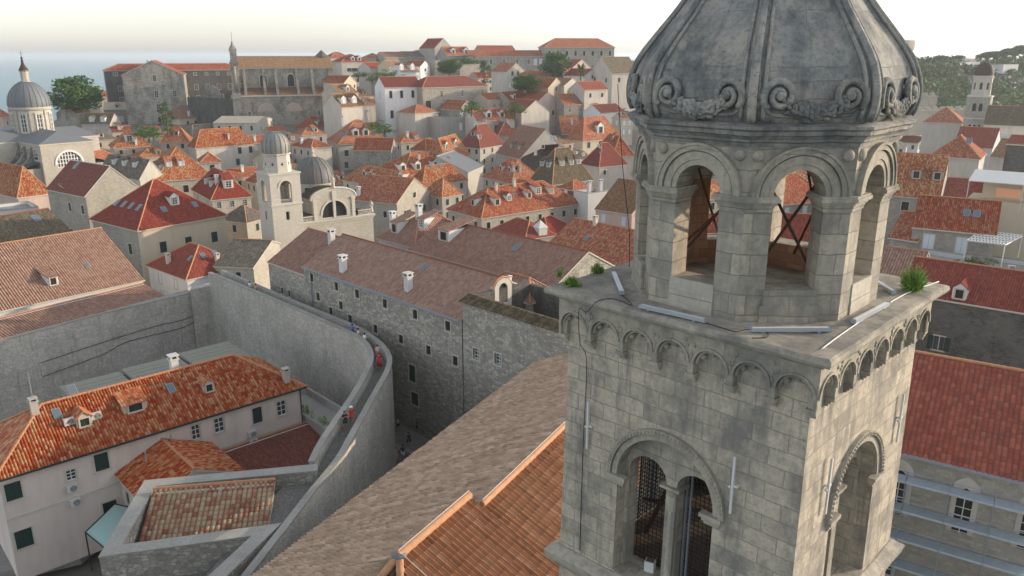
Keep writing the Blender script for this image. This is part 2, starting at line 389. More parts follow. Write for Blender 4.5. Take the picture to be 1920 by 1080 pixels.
def ground():
    NX, NY = 130, 120; vs = []; fs = []
    for j in range(NY+1):
        y = -60+(j/NY)**1.5*1400
        for i in range(NX+1):
            x = (-1+2*i/NX)*(160+1.15*max(y, 0)); vs.append((x, y, hill(x, y)-.02))
    for j in range(NY):
        for i in range(NX):
            a = j*(NX+1)+i; fs.append((a, a+1, a+NX+2, a+NX+1))
    t = NT('ground stone and scrub', .95); o = t.n('TexCoord').outputs['Object']
    n = t.noise(o, .05, 8, .65); c = t.ramp(n, [(.35, (.16, .15, .12)), (.55, (.22, .205, .17)), (.7, (.13, .13, .08))])
    f = t.noise(o, .8, 5, .7); c = t.mix(t.math('MULTIPLY', f, .5), c, (.10, .095, .08)); t.bump(f, .3, .1); t.out(c)
    m = MB(); m.add(vs, fs); tag(m.build('terrain', t.mat, None, smooth=True), kind='structure')
ground()
t = NT('sea water', .28); o = t.n('TexCoord').outputs['Object']
sc_ = t.n('VectorMath', {0: o, 1: (.004, .012, 1)}, operation='MULTIPLY').outputs[0]
t.out(t.mix(t.noise(sc_, 1.0, 6, .6), (.02, .13, .17), (.035, .17, .21))); t.bump(t.noise(o, .15, 6, .7), .35, 1.0)
t.b.inputs['Specular IOR Level'].default_value = .12
m = MB(); m.add([(-14000, -1000, -8), (14000, -1000, -8), (14000, 15000, -8), (-14000, 15000, -8)], [(0, 1, 2, 3)])
tag(m.build('sea', t.mat), kind='structure')
# the air between here and the horizon
hz = MB(); hz.box(-14400, 14400, -1100, 15200, -16, 58)
t = NT('air'); t.t.nodes.remove(t.b); pv = t.n('VolumePrincipled', {'Density': .00019, 'Anisotropy': .35, 'Color': (.90, .95, 1.0, 1)})
t.t.links.new(pv.outputs[0], t.t.nodes['Material Output'].inputs['Volume'])
tag(hz.build('haze', t.mat), kind='stuff')
# ---------------------------------------------------------------- the bell tower in front
TR = radians(-43.9)
tw = thing('bell_tower', 'weathered square limestone bell tower with octagonal lantern and dark stone dome, filling the right foreground', 'bell tower', (6.10, 19.55, 0), TR)
WS = 3.24
def batter(p): k = 1+max(0, 35-p.z)*.0045; return Vector((p.x*k, p.y*k, p.z))
RZ = lambda k: Matrix.Rotation(k*pi/2, 4, 'Z')
def archpts(cx, cz, r, zb, n=16, w=None):
    """hole outline: round arch over a rectangle, ccw"""
    w = w or r
    return [(cx-w, zb), (cx+w, zb)]+[(cx+r*cos(pi*i/n), cz+r*sin(pi*i/n)) for i in range(n+1)]
ZW, ZS = 30.62, 27.75       # spring and sill of the twin windows
rr = random.Random(5)
sh = MB(); inner = MB()
for k in range(4):
    h = WS if k % 2 == 0 else WS-.36
    sh.plate([(-h, -1), (h, -1), (h, 34.955), (-h, 34.955)], [archpts(-.10, ZW, 1.36, ZS)], -WS, -WS+.36, M=RZ(k))
    hi = WS-.36 if k % 2 == 0 else WS-.78
    inner.plate([(-hi, -1), (hi, -1), (hi, 34.3), (-hi, 34.3)], [archpts(-.80, ZW, .56, ZS, w=.56), archpts(.60, ZW, .56, ZS, w=.56)], -WS+.362, -WS+.78, M=RZ(k))
sh.build('shaft', M['st_tower'], tw, fn=batter); inner.build('inner_wall', M['st_lant'], tw, fn=batter)
st = MB(); 
def ringsq(mb, prof, m=0):
    for i in range(len(prof)-1): pass
    vs = []; fs = []
    for r, z in prof: vs += [(-r, -r, z), (r, -r, z), (r, r, z), (-r, r, z)]
    for i in range(len(prof)-1):
        for k in range(4): k2 = (k+1) % 4; fs.append((i*4+k, i*4+k2, i*4+4+k2, i*4+4+k))
    fs.append((3, 2, 1, 0)); n = (len(prof)-1)*4; fs.append((n, n+1, n+2, n+3)); mb.add(vs, fs, m)
ringsq(st, [(WS+.10, 27.05), (WS+.27, 27.25), (WS+.32, 27.5), (WS+.05, 27.68)])
def subdiv_weather(ob, cuts=5, amp=.02, sc=1.6):
    bm = bmesh.new(); bm.from_mesh(ob.data); bmesh.ops.subdivide_edges(bm, edges=bm.edges, cuts=cuts, use_grid_fill=True)
    for v in bm.verts:
        q = Vector((v.co.x*sc+7, v.co.y*sc, v.co.z*sc)); v.co += noise.noise_vector(q)*amp+noise.noise_vector(q*4)*amp*.4
    bm.to_mesh(ob.data); bm.free()
    uvl = ob.data.uv_layers
    while uvl: uvl.remove(uvl[0])
    autouv(ob.data)
o = st.build('string_course', M['st_trim'], tw, fn=batter); subdiv_weather(o, 9, .035)
for z0, nm_ in ((27.3, 'chamber_floor'), (33.5, 'chamber_ceiling')): fl = MB(); fl.box(-WS+.8, WS-.8, -WS+.8, WS-.8, z0, z0+.4); fl.build(nm_, M['wood'], tw, fn=batter)
for k in range(4):
    # archivolt, imposts, column
    a = MB(); Mk = RZ(k)
    a.arcband(-.10, ZW, 1.37, 1.52, -WS-.05, -WS, n=28, M=Mk); a.arcband(-.10, ZW, 1.54, 1.66, -WS-.11, -WS, n=28, M=Mk)
    for i in range(46):
        an = pi*(i+.5)/46; a.ball((-.10+1.60*cos(an), -WS-.11, ZW+1.60*sin(an)), .042, M=Mk, seg=6, rings=4)
    a.build('window_arch', M['st_trim'], tw, fn=batter, smooth=True, auto=40)
    for sx in (-1.44, 1.24):
        b = MB(); b.box(sx-.28, sx+.28, -WS-.14, -WS+.05, ZW-.10, ZW+.0, M=Mk); b.box(sx-.23, sx+.23, -WS-.09, -WS+.05, ZW-.2, ZW-.1, M=Mk); b.box(sx-.19, sx+.19, -WS-.05, -WS+.05, ZW-.28, ZW-.2, M=Mk)
        b.build('impost', M['st_trim'], tw, fn=batter)
    c = MB(); Mc = Mk @ Matrix.Translation((-.10, -WS+.50, 0))
    c.lathe([(.20, ZS), (.20, ZS+.12), (.15, ZS+.2), (.145, ZW-.55), (.125, ZW-.42)], 14, M=Mc)
    c.build('column', M['st_trim'], tw, fn=batter, smooth=True, auto=40)
    c = MB(); c.lathe([(.15, ZW-.42), (.16, ZW-.36), (.14, ZW-.32), (.20, ZW-.12), (.26, ZW-.05)], 12, M=Mc); c.box(-.28, .28, -.24, .24, ZW-.05, ZW+.03, M=Mc)
    c.build('capital', M['st_trim'], tw, fn=batter)
    s_ = MB(); s_.box(-1.40, 1.2, -WS-.06, -WS+.9, ZS-.14, ZS-.002, M=Mk); s_.build('window_sill', M['st_trim'], tw, fn=batter)
    g = MB()
    for i in range(23):
        x = -1.36+i*.118; g.box(x-.009, x+.009, -WS+.90, -WS+.915, ZS, ZW+.6, M=Mk)
    for i in range(27):
        z = ZS+.06+i*.128; g.box(-1.38, 1.22, -WS+.89, -WS+.905, z-.009, z+.009, M=Mk)
    g.box(.03, .08, -WS+.84, -WS+.9, ZS, ZW+.5, m=1, M=Mk); g.box(.16, .20, -WS+.84, -WS+.9, ZS, ZW+.5, m=1, M=Mk)
    g.build('grille', [M['wire'], M['steel']], tw, fn=batter)
bf = MB()
for (p, q, r) in [((-1.9, -1.2, 27.7), (-1.0, 1.4, 32.4), .09), ((1.7, -1.5, 27.7), (.9, 1.2, 32.6), .09), ((-1.9, 1.4, 28.4), (1.9, -1.0, 30.6), .07),
                  ((-1.8, -1.6, 29.0), (1.8, -1.5, 29.7), .06), ((0, 0, 27.7), (0, 0, 33), .10), ((1.8, 1.5, 28), (-1.5, -1.4, 31.4), .06)]:
    bf.tube([p, q], r, 4)
bf.build('bell_frame', M['iron'], tw)
# corbel table
PR = .21; pitch = (2*(WS+PR))/7
for k in range(4):
    Mk = RZ(k); a = MB(); Y0 = -(WS+PR); half = WS+PR-(0 if k % 2 == 0 else .22)
    hs = []
    top = 34.98; zsp = 34.28
    out = [(half, top), (-half, top), (-half, 34.02)]
    for i in range(7):
        cx = -(WS+PR)+pitch*(i+.5); r = pitch/2-.075
        x0, x1 = cx-r, cx+r
        if i > 0: out.append((x0-.0, 34.02))
        else: out.append((x0, 34.02))
        out += [(cx-r*cos(pi*j/14), zsp+r*sin(pi*j/14)) for j in range(15)]
        out.append((x1, 34.02))
    out.append((half, 34.02))
    out.reverse()
    cl = []
    for p in out:
        if not cl or (abs(cl[-1][0]-p[0])+abs(cl[-1][1]-p[1])) > 1e-5: cl.append(p)
    a.plate(cl, [], Y0, -WS+.01, M=Mk)
    for i in range(7):
        cx = -(WS+PR)+pitch*(i+.5); r = pitch/2-.075
        a.arcband(cx, zsp, r-.005, r+.05, Y0-.035, Y0+.01, n=14, M=Mk)
        a.arcband(cx, zsp, r-.075, r-.02, Y0+.05, -WS, n=14, M=Mk)
        # cusps of the blind trefoil
        for an in (.62, 1.57, 2.52):
            a.ball((cx+(r-.10)*cos(an), Y0+.14, zsp+(r-.10)*sin(an)), (.085, .07, .075) if an != 1.57 else (.05, .06, .10), M=Mk, seg=8, rings=5)
        # leaf carving in the spandrels
        if i < 6:
            for q in range(9):
                t_ = rr.random(); a.ball((cx+pitch/2+(rr.random()-.5)*.20*t_*1.6, Y0-.005, zsp+.12+t_*.42), (.035, .03, .05), M=Mk, seg=6, rings=4)
    ob = a.build('arcade', M['st_trim'], tw, smooth=True, auto=35)
    for i in range(8):
        cx = -(WS+PR)+pitch*i
        cx = max(-(WS+PR)+.12, min(WS+PR-.12, cx))
        b = MB(); hw = .12
        if k % 2 == 1 and i in (0, 7): continue
        b.box(cx-hw, cx+hw, Y0-.02, -WS, 33.95, 34.03, M=Mk); b.box(cx-hw*.85, cx+hw*.85, Y0+.06, -WS, 33.88, 33.95, M=Mk); b.box(cx-hw*.7, cx+hw*.7, Y0+.12, -WS, 33.81, 33.88, M=Mk)
        b.build('corbel', M['st_trim'], tw)
c = MB(); ringsq(c, [(WS+PR-.02, 34.96), (WS+PR+.05, 34.99), (WS+PR+.10, 35.06), (WS+PR+.26, 35.10), (WS+PR+.29, 35.17), (WS+PR+.27, 35.25), (WS+PR+.20, 35.28)])
o = c.build('platform', M['st_trim'], tw); subdiv_weather(o, 22, .03, 1.3)
# lantern
ZP = 35.22; A_ = 2.80; T8 = math.tan(pi/8); HS = A_*T8
def R8(k): return Matrix.Rotation(k*pi/4, 4, 'Z')
ZL, ZSP, ZTOP, RO, TH = 36.0, 38.10, 39.2, .56, .62
for k in range(8):
    a = MB(); a.plate([(-HS, ZP), (HS, ZP), (HS, ZTOP), (-HS, ZTOP)], [archpts(0, ZSP, RO, ZL, w=RO)], -A_, -A_+TH, M=R8(k),
            back=lambda x, z: ((x*(1-TH*T8/HS)) if abs(x) > HS-.01 else x, z))
    a.build('lantern_wall', M['st_lant'], tw)
    a = MB(); hi_ = HS-(TH+.002)*T8; a.plate([(-hi_, ZP+.13), (hi_, ZP+.13), (hi_, ZTOP-.1), (-hi_, ZTOP-.1)], [archpts(0, ZSP, RO+.01, ZL+.001, w=RO+.01)], -A_+TH+.002, -A_+TH+.03, M=R8(k)); a.build('inner_lining', M['lining'], tw)
    a = MB(); Mk = R8(k)
    for r0, r1, y in ((RO+.0, RO+.12, .03), (RO+.125, RO+.30, .055), (RO+.305, RO+.33, .02), (RO+.335, RO+.44, .10), (RO+.445, RO+.50, .13)):
        if r1 > .56+.45: 
            aa = .0
        a.arcband(0, ZSP, r0, min(r1, 1.06), -A_-y, -A_+.01, n=26, M=Mk)
    a.build('archivolt', M['st_trim'], tw, smooth=True, auto=35)
    for sx in (-1, 1):
        b = MB(); b.ball((sx*(HS-.2), -A_-.01, 38.96), (.13, .09, .13), M=Mk, seg=14, rings=8); b.build('boss', M['st_trim'], tw, smooth=True)
    s_ = MB()
    if k % 2 == 0: s_.box(-RO-.02, RO+.02, -A_-.04, -A_+.0, ZP, ZL-.42, M=Mk); s_.box(-RO-.02, RO+.02, -A_-.03, -A_+.0, ZL-.41, ZL, M=Mk)
    else: s_.box(-RO-.10, RO+.10, -A_-.12, -A_, ZP, ZL-.33, M=Mk); s_.box(-RO-.04, RO+.04, -A_-.10, -A_, ZL-.33, ZL+.02, M=Mk)
    s_.build('sill_panel', M['st_pale'] if k % 2 == 0 else M['st_lant'], tw)
    # pier mouldings round the corner between face k and k+1
    th = -pi/2+k*pi/4
    n0 = Vector((cos(th), sin(th), 0)); t0 = Vector((-sin(th), cos(th), 0)); n1 = Vector((cos(th+pi/4), sin(th+pi/4), 0)); t1 = Vector((-sin(th+pi/4), cos(th+pi/4), 0))
    def outl(o, jam):
        return [n0*(A_+o)+t0*(RO-jam), n0*(A_+o)+t0*((A_+o)*T8), n1*(A_+o)-t1*(RO-jam), n1*(A_-TH-jam)-t1*(RO-jam), n0*(A_-TH-jam)+t0*(RO-jam)]
    im = MB()
    for o_, z0, z1 in ((.03, ZSP-.34, ZSP-.28), (.05, ZSP-.26, ZSP-.20), (.09, ZSP-.20, ZSP-.13), (.16, ZSP-.13, ZSP-.05), (.13, ZSP-.05, ZSP)):
        im.prism([(p.x, p.y) for p in outl(o_, o_*.8)], z0, z1)
    im.build('impost', M['st_trim'], tw)
def lat8(mb, prof, m=0): mb.lathe([(a/cos(pi/8), z) for a, z in prof], 8, ph=pi/8, m=m)
c = MB(); lat8(c, [(2.3, 39.14), (2.82, 39.14), (2.84, 39.22), (2.90, 39.25), (2.91, 39.30), (2.98, 39.37), (3.04, 39.40), (3.05, 39.48), (3.11, 39.52), (3.12, 39.58), (2.96, 39.63)])
o = c.build('lantern_cornice', M['st_dome'], tw); subdiv_weather(o, 6, .018, 2.0)
fl = MB(); lat8(fl, [(2.2, ZP-.1), (2.2, ZP+.12)]); fl.build('lantern_floor', M['st_lant'], tw)
rod = MB()
for (p, q) in [((-1.6, -1.5, 35.6), (-.3, 2.0, 38.9)), ((-1.5, 1.5, 35.5), (-.6, -2.0, 38.7)), ((.2, 2.1, 35.8), (1.6, .9, 38.6)), ((1.7, .6, 35.8), (.2, 2.1, 38.6)), ((-1.2, -1.9, 36.2), (1.3, -1.8, 38.8)), ((2.0, -.5, 35.8), (.9, -2.0, 38.9)), ((2.1, -.6, 38.8), (.9, -2.0, 35.9))]:
    rod.tube([p, q], .035, 6)
rod.build('iron_brace', M['iron'], tw)
# dome
DP = [(2.88, 39.62), (2.96, 39.72), (3.02, 39.88), (3.05, 40.08), (3.04, 40.3), (2.99, 40.55), (2.90, 40.8), (2.76, 41.05), (2.58, 41.3), (2.36, 41.6), (2.13, 41.9), (1.92, 42.2), (1.72, 42.55), (1.52, 42.95), (1.32, 43.4), (1.12, 43.9), (.92, 44.4), (.74, 44.9), (.6, 45.4), (.55, 45.7)]
def apo(z):
    for (a, za), (b, zb) in zip(DP, DP[1:]):
        if z <= zb: t = (z-za)/(zb-za); return a+(b-a)*t
    return .5
d = MB(); NV = 16; ZZ = []
for i in range(len(DP)-1):
    for j in range(2): t = j/2; ZZ.append(DP[i][1]*(1-t)+DP[i+1][1]*t)
ZZ.append(DP[-1][1]); vs = []; fs = []
for z in ZZ:
    for k in range(8):
        M8 = R8(k)
        for j in range(NV):
            t = -1+2*j/NV; a = apo(z); e = (abs(t)-.70)/.06; ins = -.06*(1-sm(0, 1, e)) if z > 39.8 else 0
            vs.append(M8 @ Vector((t*a*T8, -(a+ins), z)))
n = 8*NV
for i in range(len(ZZ)-1):
    for k in range(n): k2 = (k+1) % n; fs.append((i*n+k, i*n+k2, (i+1)*n+k2, (i+1)*n+k))
d.add(vs, fs)
dome = d.build('dome', M['st_dome'], tw, smooth=True, auto=32)
for k in range(8):
    r = MB(); th = -pi/2+pi/8+k*pi/4; zs = [39.7+.16*i for i in range(37)]
    for off, rad in ((0, .095), (-.22, .045), (.22, .045)):
        pts = []
        for z in zs:
            R_ = apo(z)/cos(pi/8); sc_ = .35+.65*apo(z)/3.05
            p = Vector((cos(th), sin(th), 0))*(R_+(.02 if off == 0 else -.045*sc_)) + Vector((-sin(th), cos(th), 0))*off*sc_
            pts.append((p.x, p.y, z))
        r.tube(pts, [rad*(.45+.55*apo(z)/3.05) for z in zs], 8)
    rib = r.build('rib', M['st_dome'], dome, smooth=True)
# volutes and garlands: master on face 0, copied round
def onface(t, z, out=0): return Vector((t, -(apo(z)+out), z))
def spiral(sx):
    v = MB(); c0 = .72; zc = 40.20; pts = []; rs = []
    for i in range(64):
        s = i/63; an = pi*1.25-s*2*pi*1.75; rad = .33*(1-s)**.85+.02
        pts.append(onface(sx*(c0+rad*cos(an)*-1), zc+rad*sin(an), .02+.08*s)); rs.append(.088*(1-s*.45))
    v.tube(pts, rs, 8)
    v.ball(onface(sx*c0, zc, .10), (.10, .08, .10), seg=10, rings=6)
    # outer fillet that runs under the scroll
    pts = [onface(sx*(1.13-.0*i), 40.9-.09*i, -.02) for i in range(9)]+[onface(sx*(1.13-.06*i-.012*i*i), 40.12-.10*i, -.02) for i in range(1, 4)]+[onface(sx*(.62-.16*i), 39.80-.01*i, 0) for i in range(0, 3)]
    v.tube(pts, .04, 6)
    return v.mesh('volute', M['st_dome'], smooth=True)
vm = [spiral(-1), spiral(1)]
g = MB(); rg = random.Random(3)
for i in range(48):
    t = -.64+1.28*(i % 12)/11+rg.uniform(-.03, .03); row = i//12
    z = 39.86+.22*(t/.66)**2+(row-1.5)*.085+rg.uniform(-.02, .02); sc_ = 1-.35*abs(t/.66)
    c = onface(t, z, .03+.07*(1-abs(row-1.5)/2))
    Mx = Matrix.Translation(c) @ Matrix.Rotation(rg.uniform(-.9, .9)+(.5 if t < 0 else -.5), 4, 'Y')
    g.ball((0, 0, 0), (.135*sc_, .055, .072*sc_), seg=8, rings=5, M=Mx)
gm = g.mesh('garland', M['st_dome'], smooth=True)
for k in range(8):
    for q in (0, 1): place(vm[q], 'volute', dome, R8(k))
    place(gm, 'garland', dome, R8(k))
f = MB(); f.lathe([(.6, 45.7), (.75, 45.8), (.75, 45.95), (.45, 46.1), (.3, 46.5), (.42, 46.9), (.2, 47.2), (.03, 47.4), (.03, 48.6)], 12); f.box(-.4, .4, -.03, .03, 48.1, 48.17)
f.build('finial', M['st_dome'], dome, smooth=True, auto=30)
# ---- things fixed to or lying on the tower
Tm = Matrix.Translation((6.10, 19.55, 0)) @ Matrix.Rotation(TR, 4, 'Z')
def onplat(px, py): p = W(px, py, 35.30); return p
def bar(pa, pb, label, r=.055):
    a, b = onplat(*pa), onplat(*pb); L = (b-a).length; dr = b-a
    e = thing('floodlight_bar', label, 'floodlight', ((a.x+b.x)/2, (a.y+b.y)/2, 35.28), math.atan2(dr.y, dr.x), 'linear floodlights lying on the tower ledge')
    h = MB(); h.box(-L/2, L/2, -r, r, .03, .03+r*1.5); h.box(-L/2-.012, -L/2, -r*1.1, r*1.1, .02, .04+r*1.6, m=1); h.box(L/2, L/2+.012, -r*1.1, r*1.1, .02, .04+r*1.6, m=1); h.build('housing', [M['alu'], M['steel']], e)
    l = MB(); l.box(-L/2+.03, L/2-.03, -r*.6, r*.6, .03+r*1.5, .035+r*1.5); l.build('lens', M['wpaint'], e)
    for sx in (-.35, .35):
        b_ = MB(); b_.box(sx*L-.03, sx*L+.03, -r*1.3, r*1.3, 0, .03); b_.build('bracket', M['steel'], e)
bar((1150, 515), (1166, 553), 'short white floodlight bar at the left rear end of the tower ledge')
bar((1200, 577), (1322, 605), 'grey floodlight bar lying below the left opening of the tower lantern')
bar((1408, 622), (1556, 621), 'blue grey floodlight bar along the front of the tower ledge nearest its corner')
bar((1600, 607), (1664, 573), 'thick white floodlight bar on the right side of the tower ledge')
bar((1643, 532), (1675, 552), 'white floodlight bar at the far right rear of the lantern base')
def wallamp(k, x, z0, z1, lab):
    Mk = Tm @ RZ(k); kk = 1+(35-(z0+z1)/2)*.0045; yy = -(WS)*kk
    c = Mk @ Vector((x*kk, yy, z0)); e = thing('wall_lamp', lab, 'lamp', c, TR+k*pi/2, 'slim white lamps fixed to the tower shaft')
    h = MB(); h.box(-.026, .026, -.12, -.07, 0, z1-z0); h.build('lamp_tube', M['wpaint'], e)
    h = MB(); h.box(-.02, .13, -.11, .0, (z1-z0)*.48, (z1-z0)*.48+.05); h.ball((-.07, -.08, (z1-z0)*.45), .04); h.build('bracket', M['wpaint'], e)
wallamp(0, -2.42, 31.0, 32.35, 'slim white lamp on the shaded tower face left of the twin window')
wallamp(0, 1.72, 30.9, 32.35, 'slim white lamp on the shaded tower face right of the twin window')
wallamp(1, -2.02, 31.0, 32.4, 'slim white lamp on the sunlit tower face near its front edge')
wallamp(1, 2.45, 31.1, 32.5, 'slim white lamp on the sunlit tower face near its far edge')
def cable(pts, lab, mat='wire', r=.010, n=6):
    P = []
    pts = [Vector(p) for p in pts]
    for i in range(len(pts)-1):
        p0 = pts[max(i-1, 0)]; p1 = pts[i]; p2 = pts[i+1]; p3 = pts[min(i+2, len(pts)-1)]
        for j in range(n):
            t = j/n; P.append(.5*((2*p1)+(p2-p0)*t+(2*p0-5*p1+4*p2-p3)*t*t+(3*p1-p0-3*p2+p3)*t**3))
    P.append(pts[-1]); m = MB(); m.tube(P, r, 5); return tag(m.build('cable', M[mat], smooth=True), lab, 'cable')
pl = lambda x, y, z=35.30: W(x, y, z)
cable([pl(1166, 553), pl(1185, 572), pl(1150, 560), pl(1120, 565), pl(1100, 585)]+[Tm @ Vector((-2.62, -WS-.42, 34.9)), Tm @ Vector((-2.62, -WS-.35, 34.0)), Tm @ Vector((-2.6, -WS-.08, 33.4)), Tm @ Vector((-2.62, -WS-.10, 31)), Tm @ Vector((-2.62, -WS-.12, 27.8))], 'thin black cable running down the left part of the shaded tower face')
cable([pl(1322, 605), pl(1345, 612), pl(1365, 618), pl(1380, 622), pl(1400, 618), pl(1435, 622), pl(1438, 632), pl(1410, 634)], 'black cable joining the two floodlight bars at the front of the ledge')
cable([pl(1540, 655), pl(1580, 625), pl(1640, 585), pl(1700, 550), pl(1760, 528)], 'pale cable lying diagonally across the right side of the ledge', 'trimw', .016)
cable([pl(1180, 500), Tm @ Vector((-2.95, -1.2, 36.5)), Tm @ Vector((-3.1, -1.4, 38.2)), Tm @ Vector((-3.2, -1.5, 39.6)), Tm @ Vector((-3.28, -1.5, 40.3))], 'thin black cable hanging up the left side of the lantern')
def tuft(px, py, s, lab, n=260, tall=.5, z=35.28):
    c = W(px, py, z); r = random.Random(int(px)); m = MB()
    for i in range(n):
        a = r.uniform(0, 2*pi); rad = s*r.random()**.6; lean = r.uniform(.1, .9)*(.35+rad/s); hh = tall*r.uniform(.3, 1)*(1.1-.6*rad/s)
        b = Vector((rad*cos(a)*.45, rad*sin(a)*.45, 0)); tip = b+Vector((cos(a)*lean*hh*.7, sin(a)*lean*hh*.7, hh)); w_ = r.uniform(.004, .010)
        pz = Vector((-sin(a), cos(a), 0))*w_; mid = (b+tip)/2+Vector((0, 0, hh*.12))
        m.add([b-pz*.4, b+pz*.4, mid+pz, tip, mid-pz], [(0, 1, 2, 3, 4)], r.choice((0, 0, 1)))
        for q in range(5):
            u = r.uniform(.15, 1); cc = b.lerp(tip, u); d1 = Vector((r.uniform(-1, 1), r.uniform(-1, 1), r.uniform(-.3, .8))).normalized()*.05; d2 = d1.cross(Vector((0, 0, 1)))*.5
            m.add([cc, cc+d1*.5+d2, cc+d1, cc+d1*.5-d2], [(0, 1, 2, 3)], r.choice((0, 1, 2)))
    for i in range(int(n/9)):
        a = r.uniform(0, 2*pi); q = r.random()**.5*s*.8; leaf_blob(m, (q*cos(a), q*sin(a), tall*.18), (s*.25, s*.25, tall*.2), 14, r, .032, (0, 0, 1))
    e = m.build('weed', [M['leaf1'], M['leaf2'], M['leaf3']], None); e.location = c
    return tag(e, lab, 'plant')
def leafm(n, c):
    t = NT(n, .6); t.b.inputs['Base Color'].default_value = (*c, 1); t.b.inputs['Transmission Weight'].default_value = 0
    return t.mat
M['leaf1'] = leafm('leaf bright', (.20, .36, .06)); M['leaf2'] = leafm('leaf mid', (.10, .22, .04)); M['leaf3'] = leafm('leaf dry', (.30, .32, .12))
tuft(1710, 545, .32, 'tall bright green weed growing on the right rear corner of the tower ledge', 420, .75)
tuft(1073, 535, .26, 'low green weed spreading over the left rear corner of the tower ledge', 220, .30)
tuft(1120, 512, .20, 'small green weed beside the lantern foot on the left of the ledge', 160, .36)
tuft(1050, 520, .10, 'single thin weed stalk standing at the left rear edge of the ledge', 26, .42)
for (x, y, z, l) in ((-.75, -WS+.55, ZS, 'small white electrical box on the tower window sill'), (.5, -1.75, ZP+.12, 'small white electrical box on the lantern floor')):
    p = Tm @ Vector((x, y, z)); e = thing('electrical_box', l, 'electrical box', p, TR+.3)
    b = MB(); b.box(-.13, .13, -.11, .11, 0, .30); b.build('box_body', M['wpaint'], e); b = MB(); b.box(-.10, .10, -.08, .08, .30, .32); b.build('lid', M['wood'], e)
# ---------------------------------------------------------------- tiled roofs with real barrel tiles
def geo_roof(name, org, ux, vy, poly, mat, parent, w=None, h=None, amp=.07, step=.035, seed=1, jit=.014):
    """poly in (u along the eave, v up the slope) metres; tiles clipped to it"""
    w, h = GW.get(mat.name, (.25, .4))
    org, ux, vy = Vector(org), Vector(ux).normalized(), Vector(vy).normalized(); nn = ux.cross(vy).normalized()
    us = [p[0] for p in poly]; vs_ = [p[1] for p in poly]; u0, v0 = min(us), min(vs_)
    nc = int((max(us)-u0)/w+.999); nr = int((max(vs_)-v0)/h+.999); r = random.Random(seed)
    prof = [(0, -.05), (.17, .02), (.28, .72), (.5, 1.08), (.72, .72), (.83, .02)]
    def inside(x, y):
        c = False; j = len(poly)-1
        for i in range(len(poly)):
            xi, yi = poly[i]; xj, yj = poly[j]
            if (yi > y) != (yj > y) and x < (xj-xi)*(y-yi)/(yj-yi)+xi: c = not c
            j = i
        return c
    V = []; Fc = []; UV = []
    for c in range(nc):
        ca = amp*r.uniform(.85, 1.15)
        for k in range(nr):
            x0 = u0+c*w; y0 = v0+k*h
            if not inside(x0+w/2, y0+h/2): continue
            jx = r.uniform(-jit, jit); jz = r.uniform(-jit*.5, jit*.8); b = len(V); y1 = y0+h
            pr = prof+[(1, 0)]
            for (t, z) in pr:
                V.append(org+ux*(x0+t*w+jx*z)+vy*(y0-.03)+nn*(z*ca+step*z+jz)); UV.append((c*w+.02*w+t*w*.96, k*h+.02))
            for (t, z) in pr:
                V.append(org+ux*(x0+t*w+jx*z)+vy*(y1)+nn*(z*ca*.9+jz*.5-.004)); UV.append((c*w+.02*w+t*w*.96, (k+1)*h-.02))
            for i in range(6): Fc.append((b+i, b+i+1, b+8+i, b+7+i))
            Fc.append(tuple(b+i for i in (6, 5, 4, 3, 2, 1, 0)))
    me = bpy.data.meshes.new(name); me.from_pydata([tuple(p) for p in V], [], Fc); me.materials.append(mat)
    uvd = me.uv_layers.new(name='UVMap').data
    li = [0]*len(me.loops); me.loops.foreach_get('vertex_index', li)
    flat = []
    for i in li: flat += UV[i]
    uvd.foreach_set('uv', flat)
    me.polygons.foreach_set('use_smooth', [len(f) == 4 for f in Fc]); me.update()
    return place(me, name, parent)
def caps(mb, pts, r=.13, n=6, m=0, gap=.42):
    """row of ridge tiles"""
    pts = [Vector(p) for p in pts]
    for a, b in zip(pts, pts[1:]):
        L = (b-a).length; k = max(1, int(L/gap)); d = (b-a)/k
        for i in range(k): mb.tube([a+d*i, a+d*(i+1.08)], [r*1.08, r*.9], n, m, cap=True)
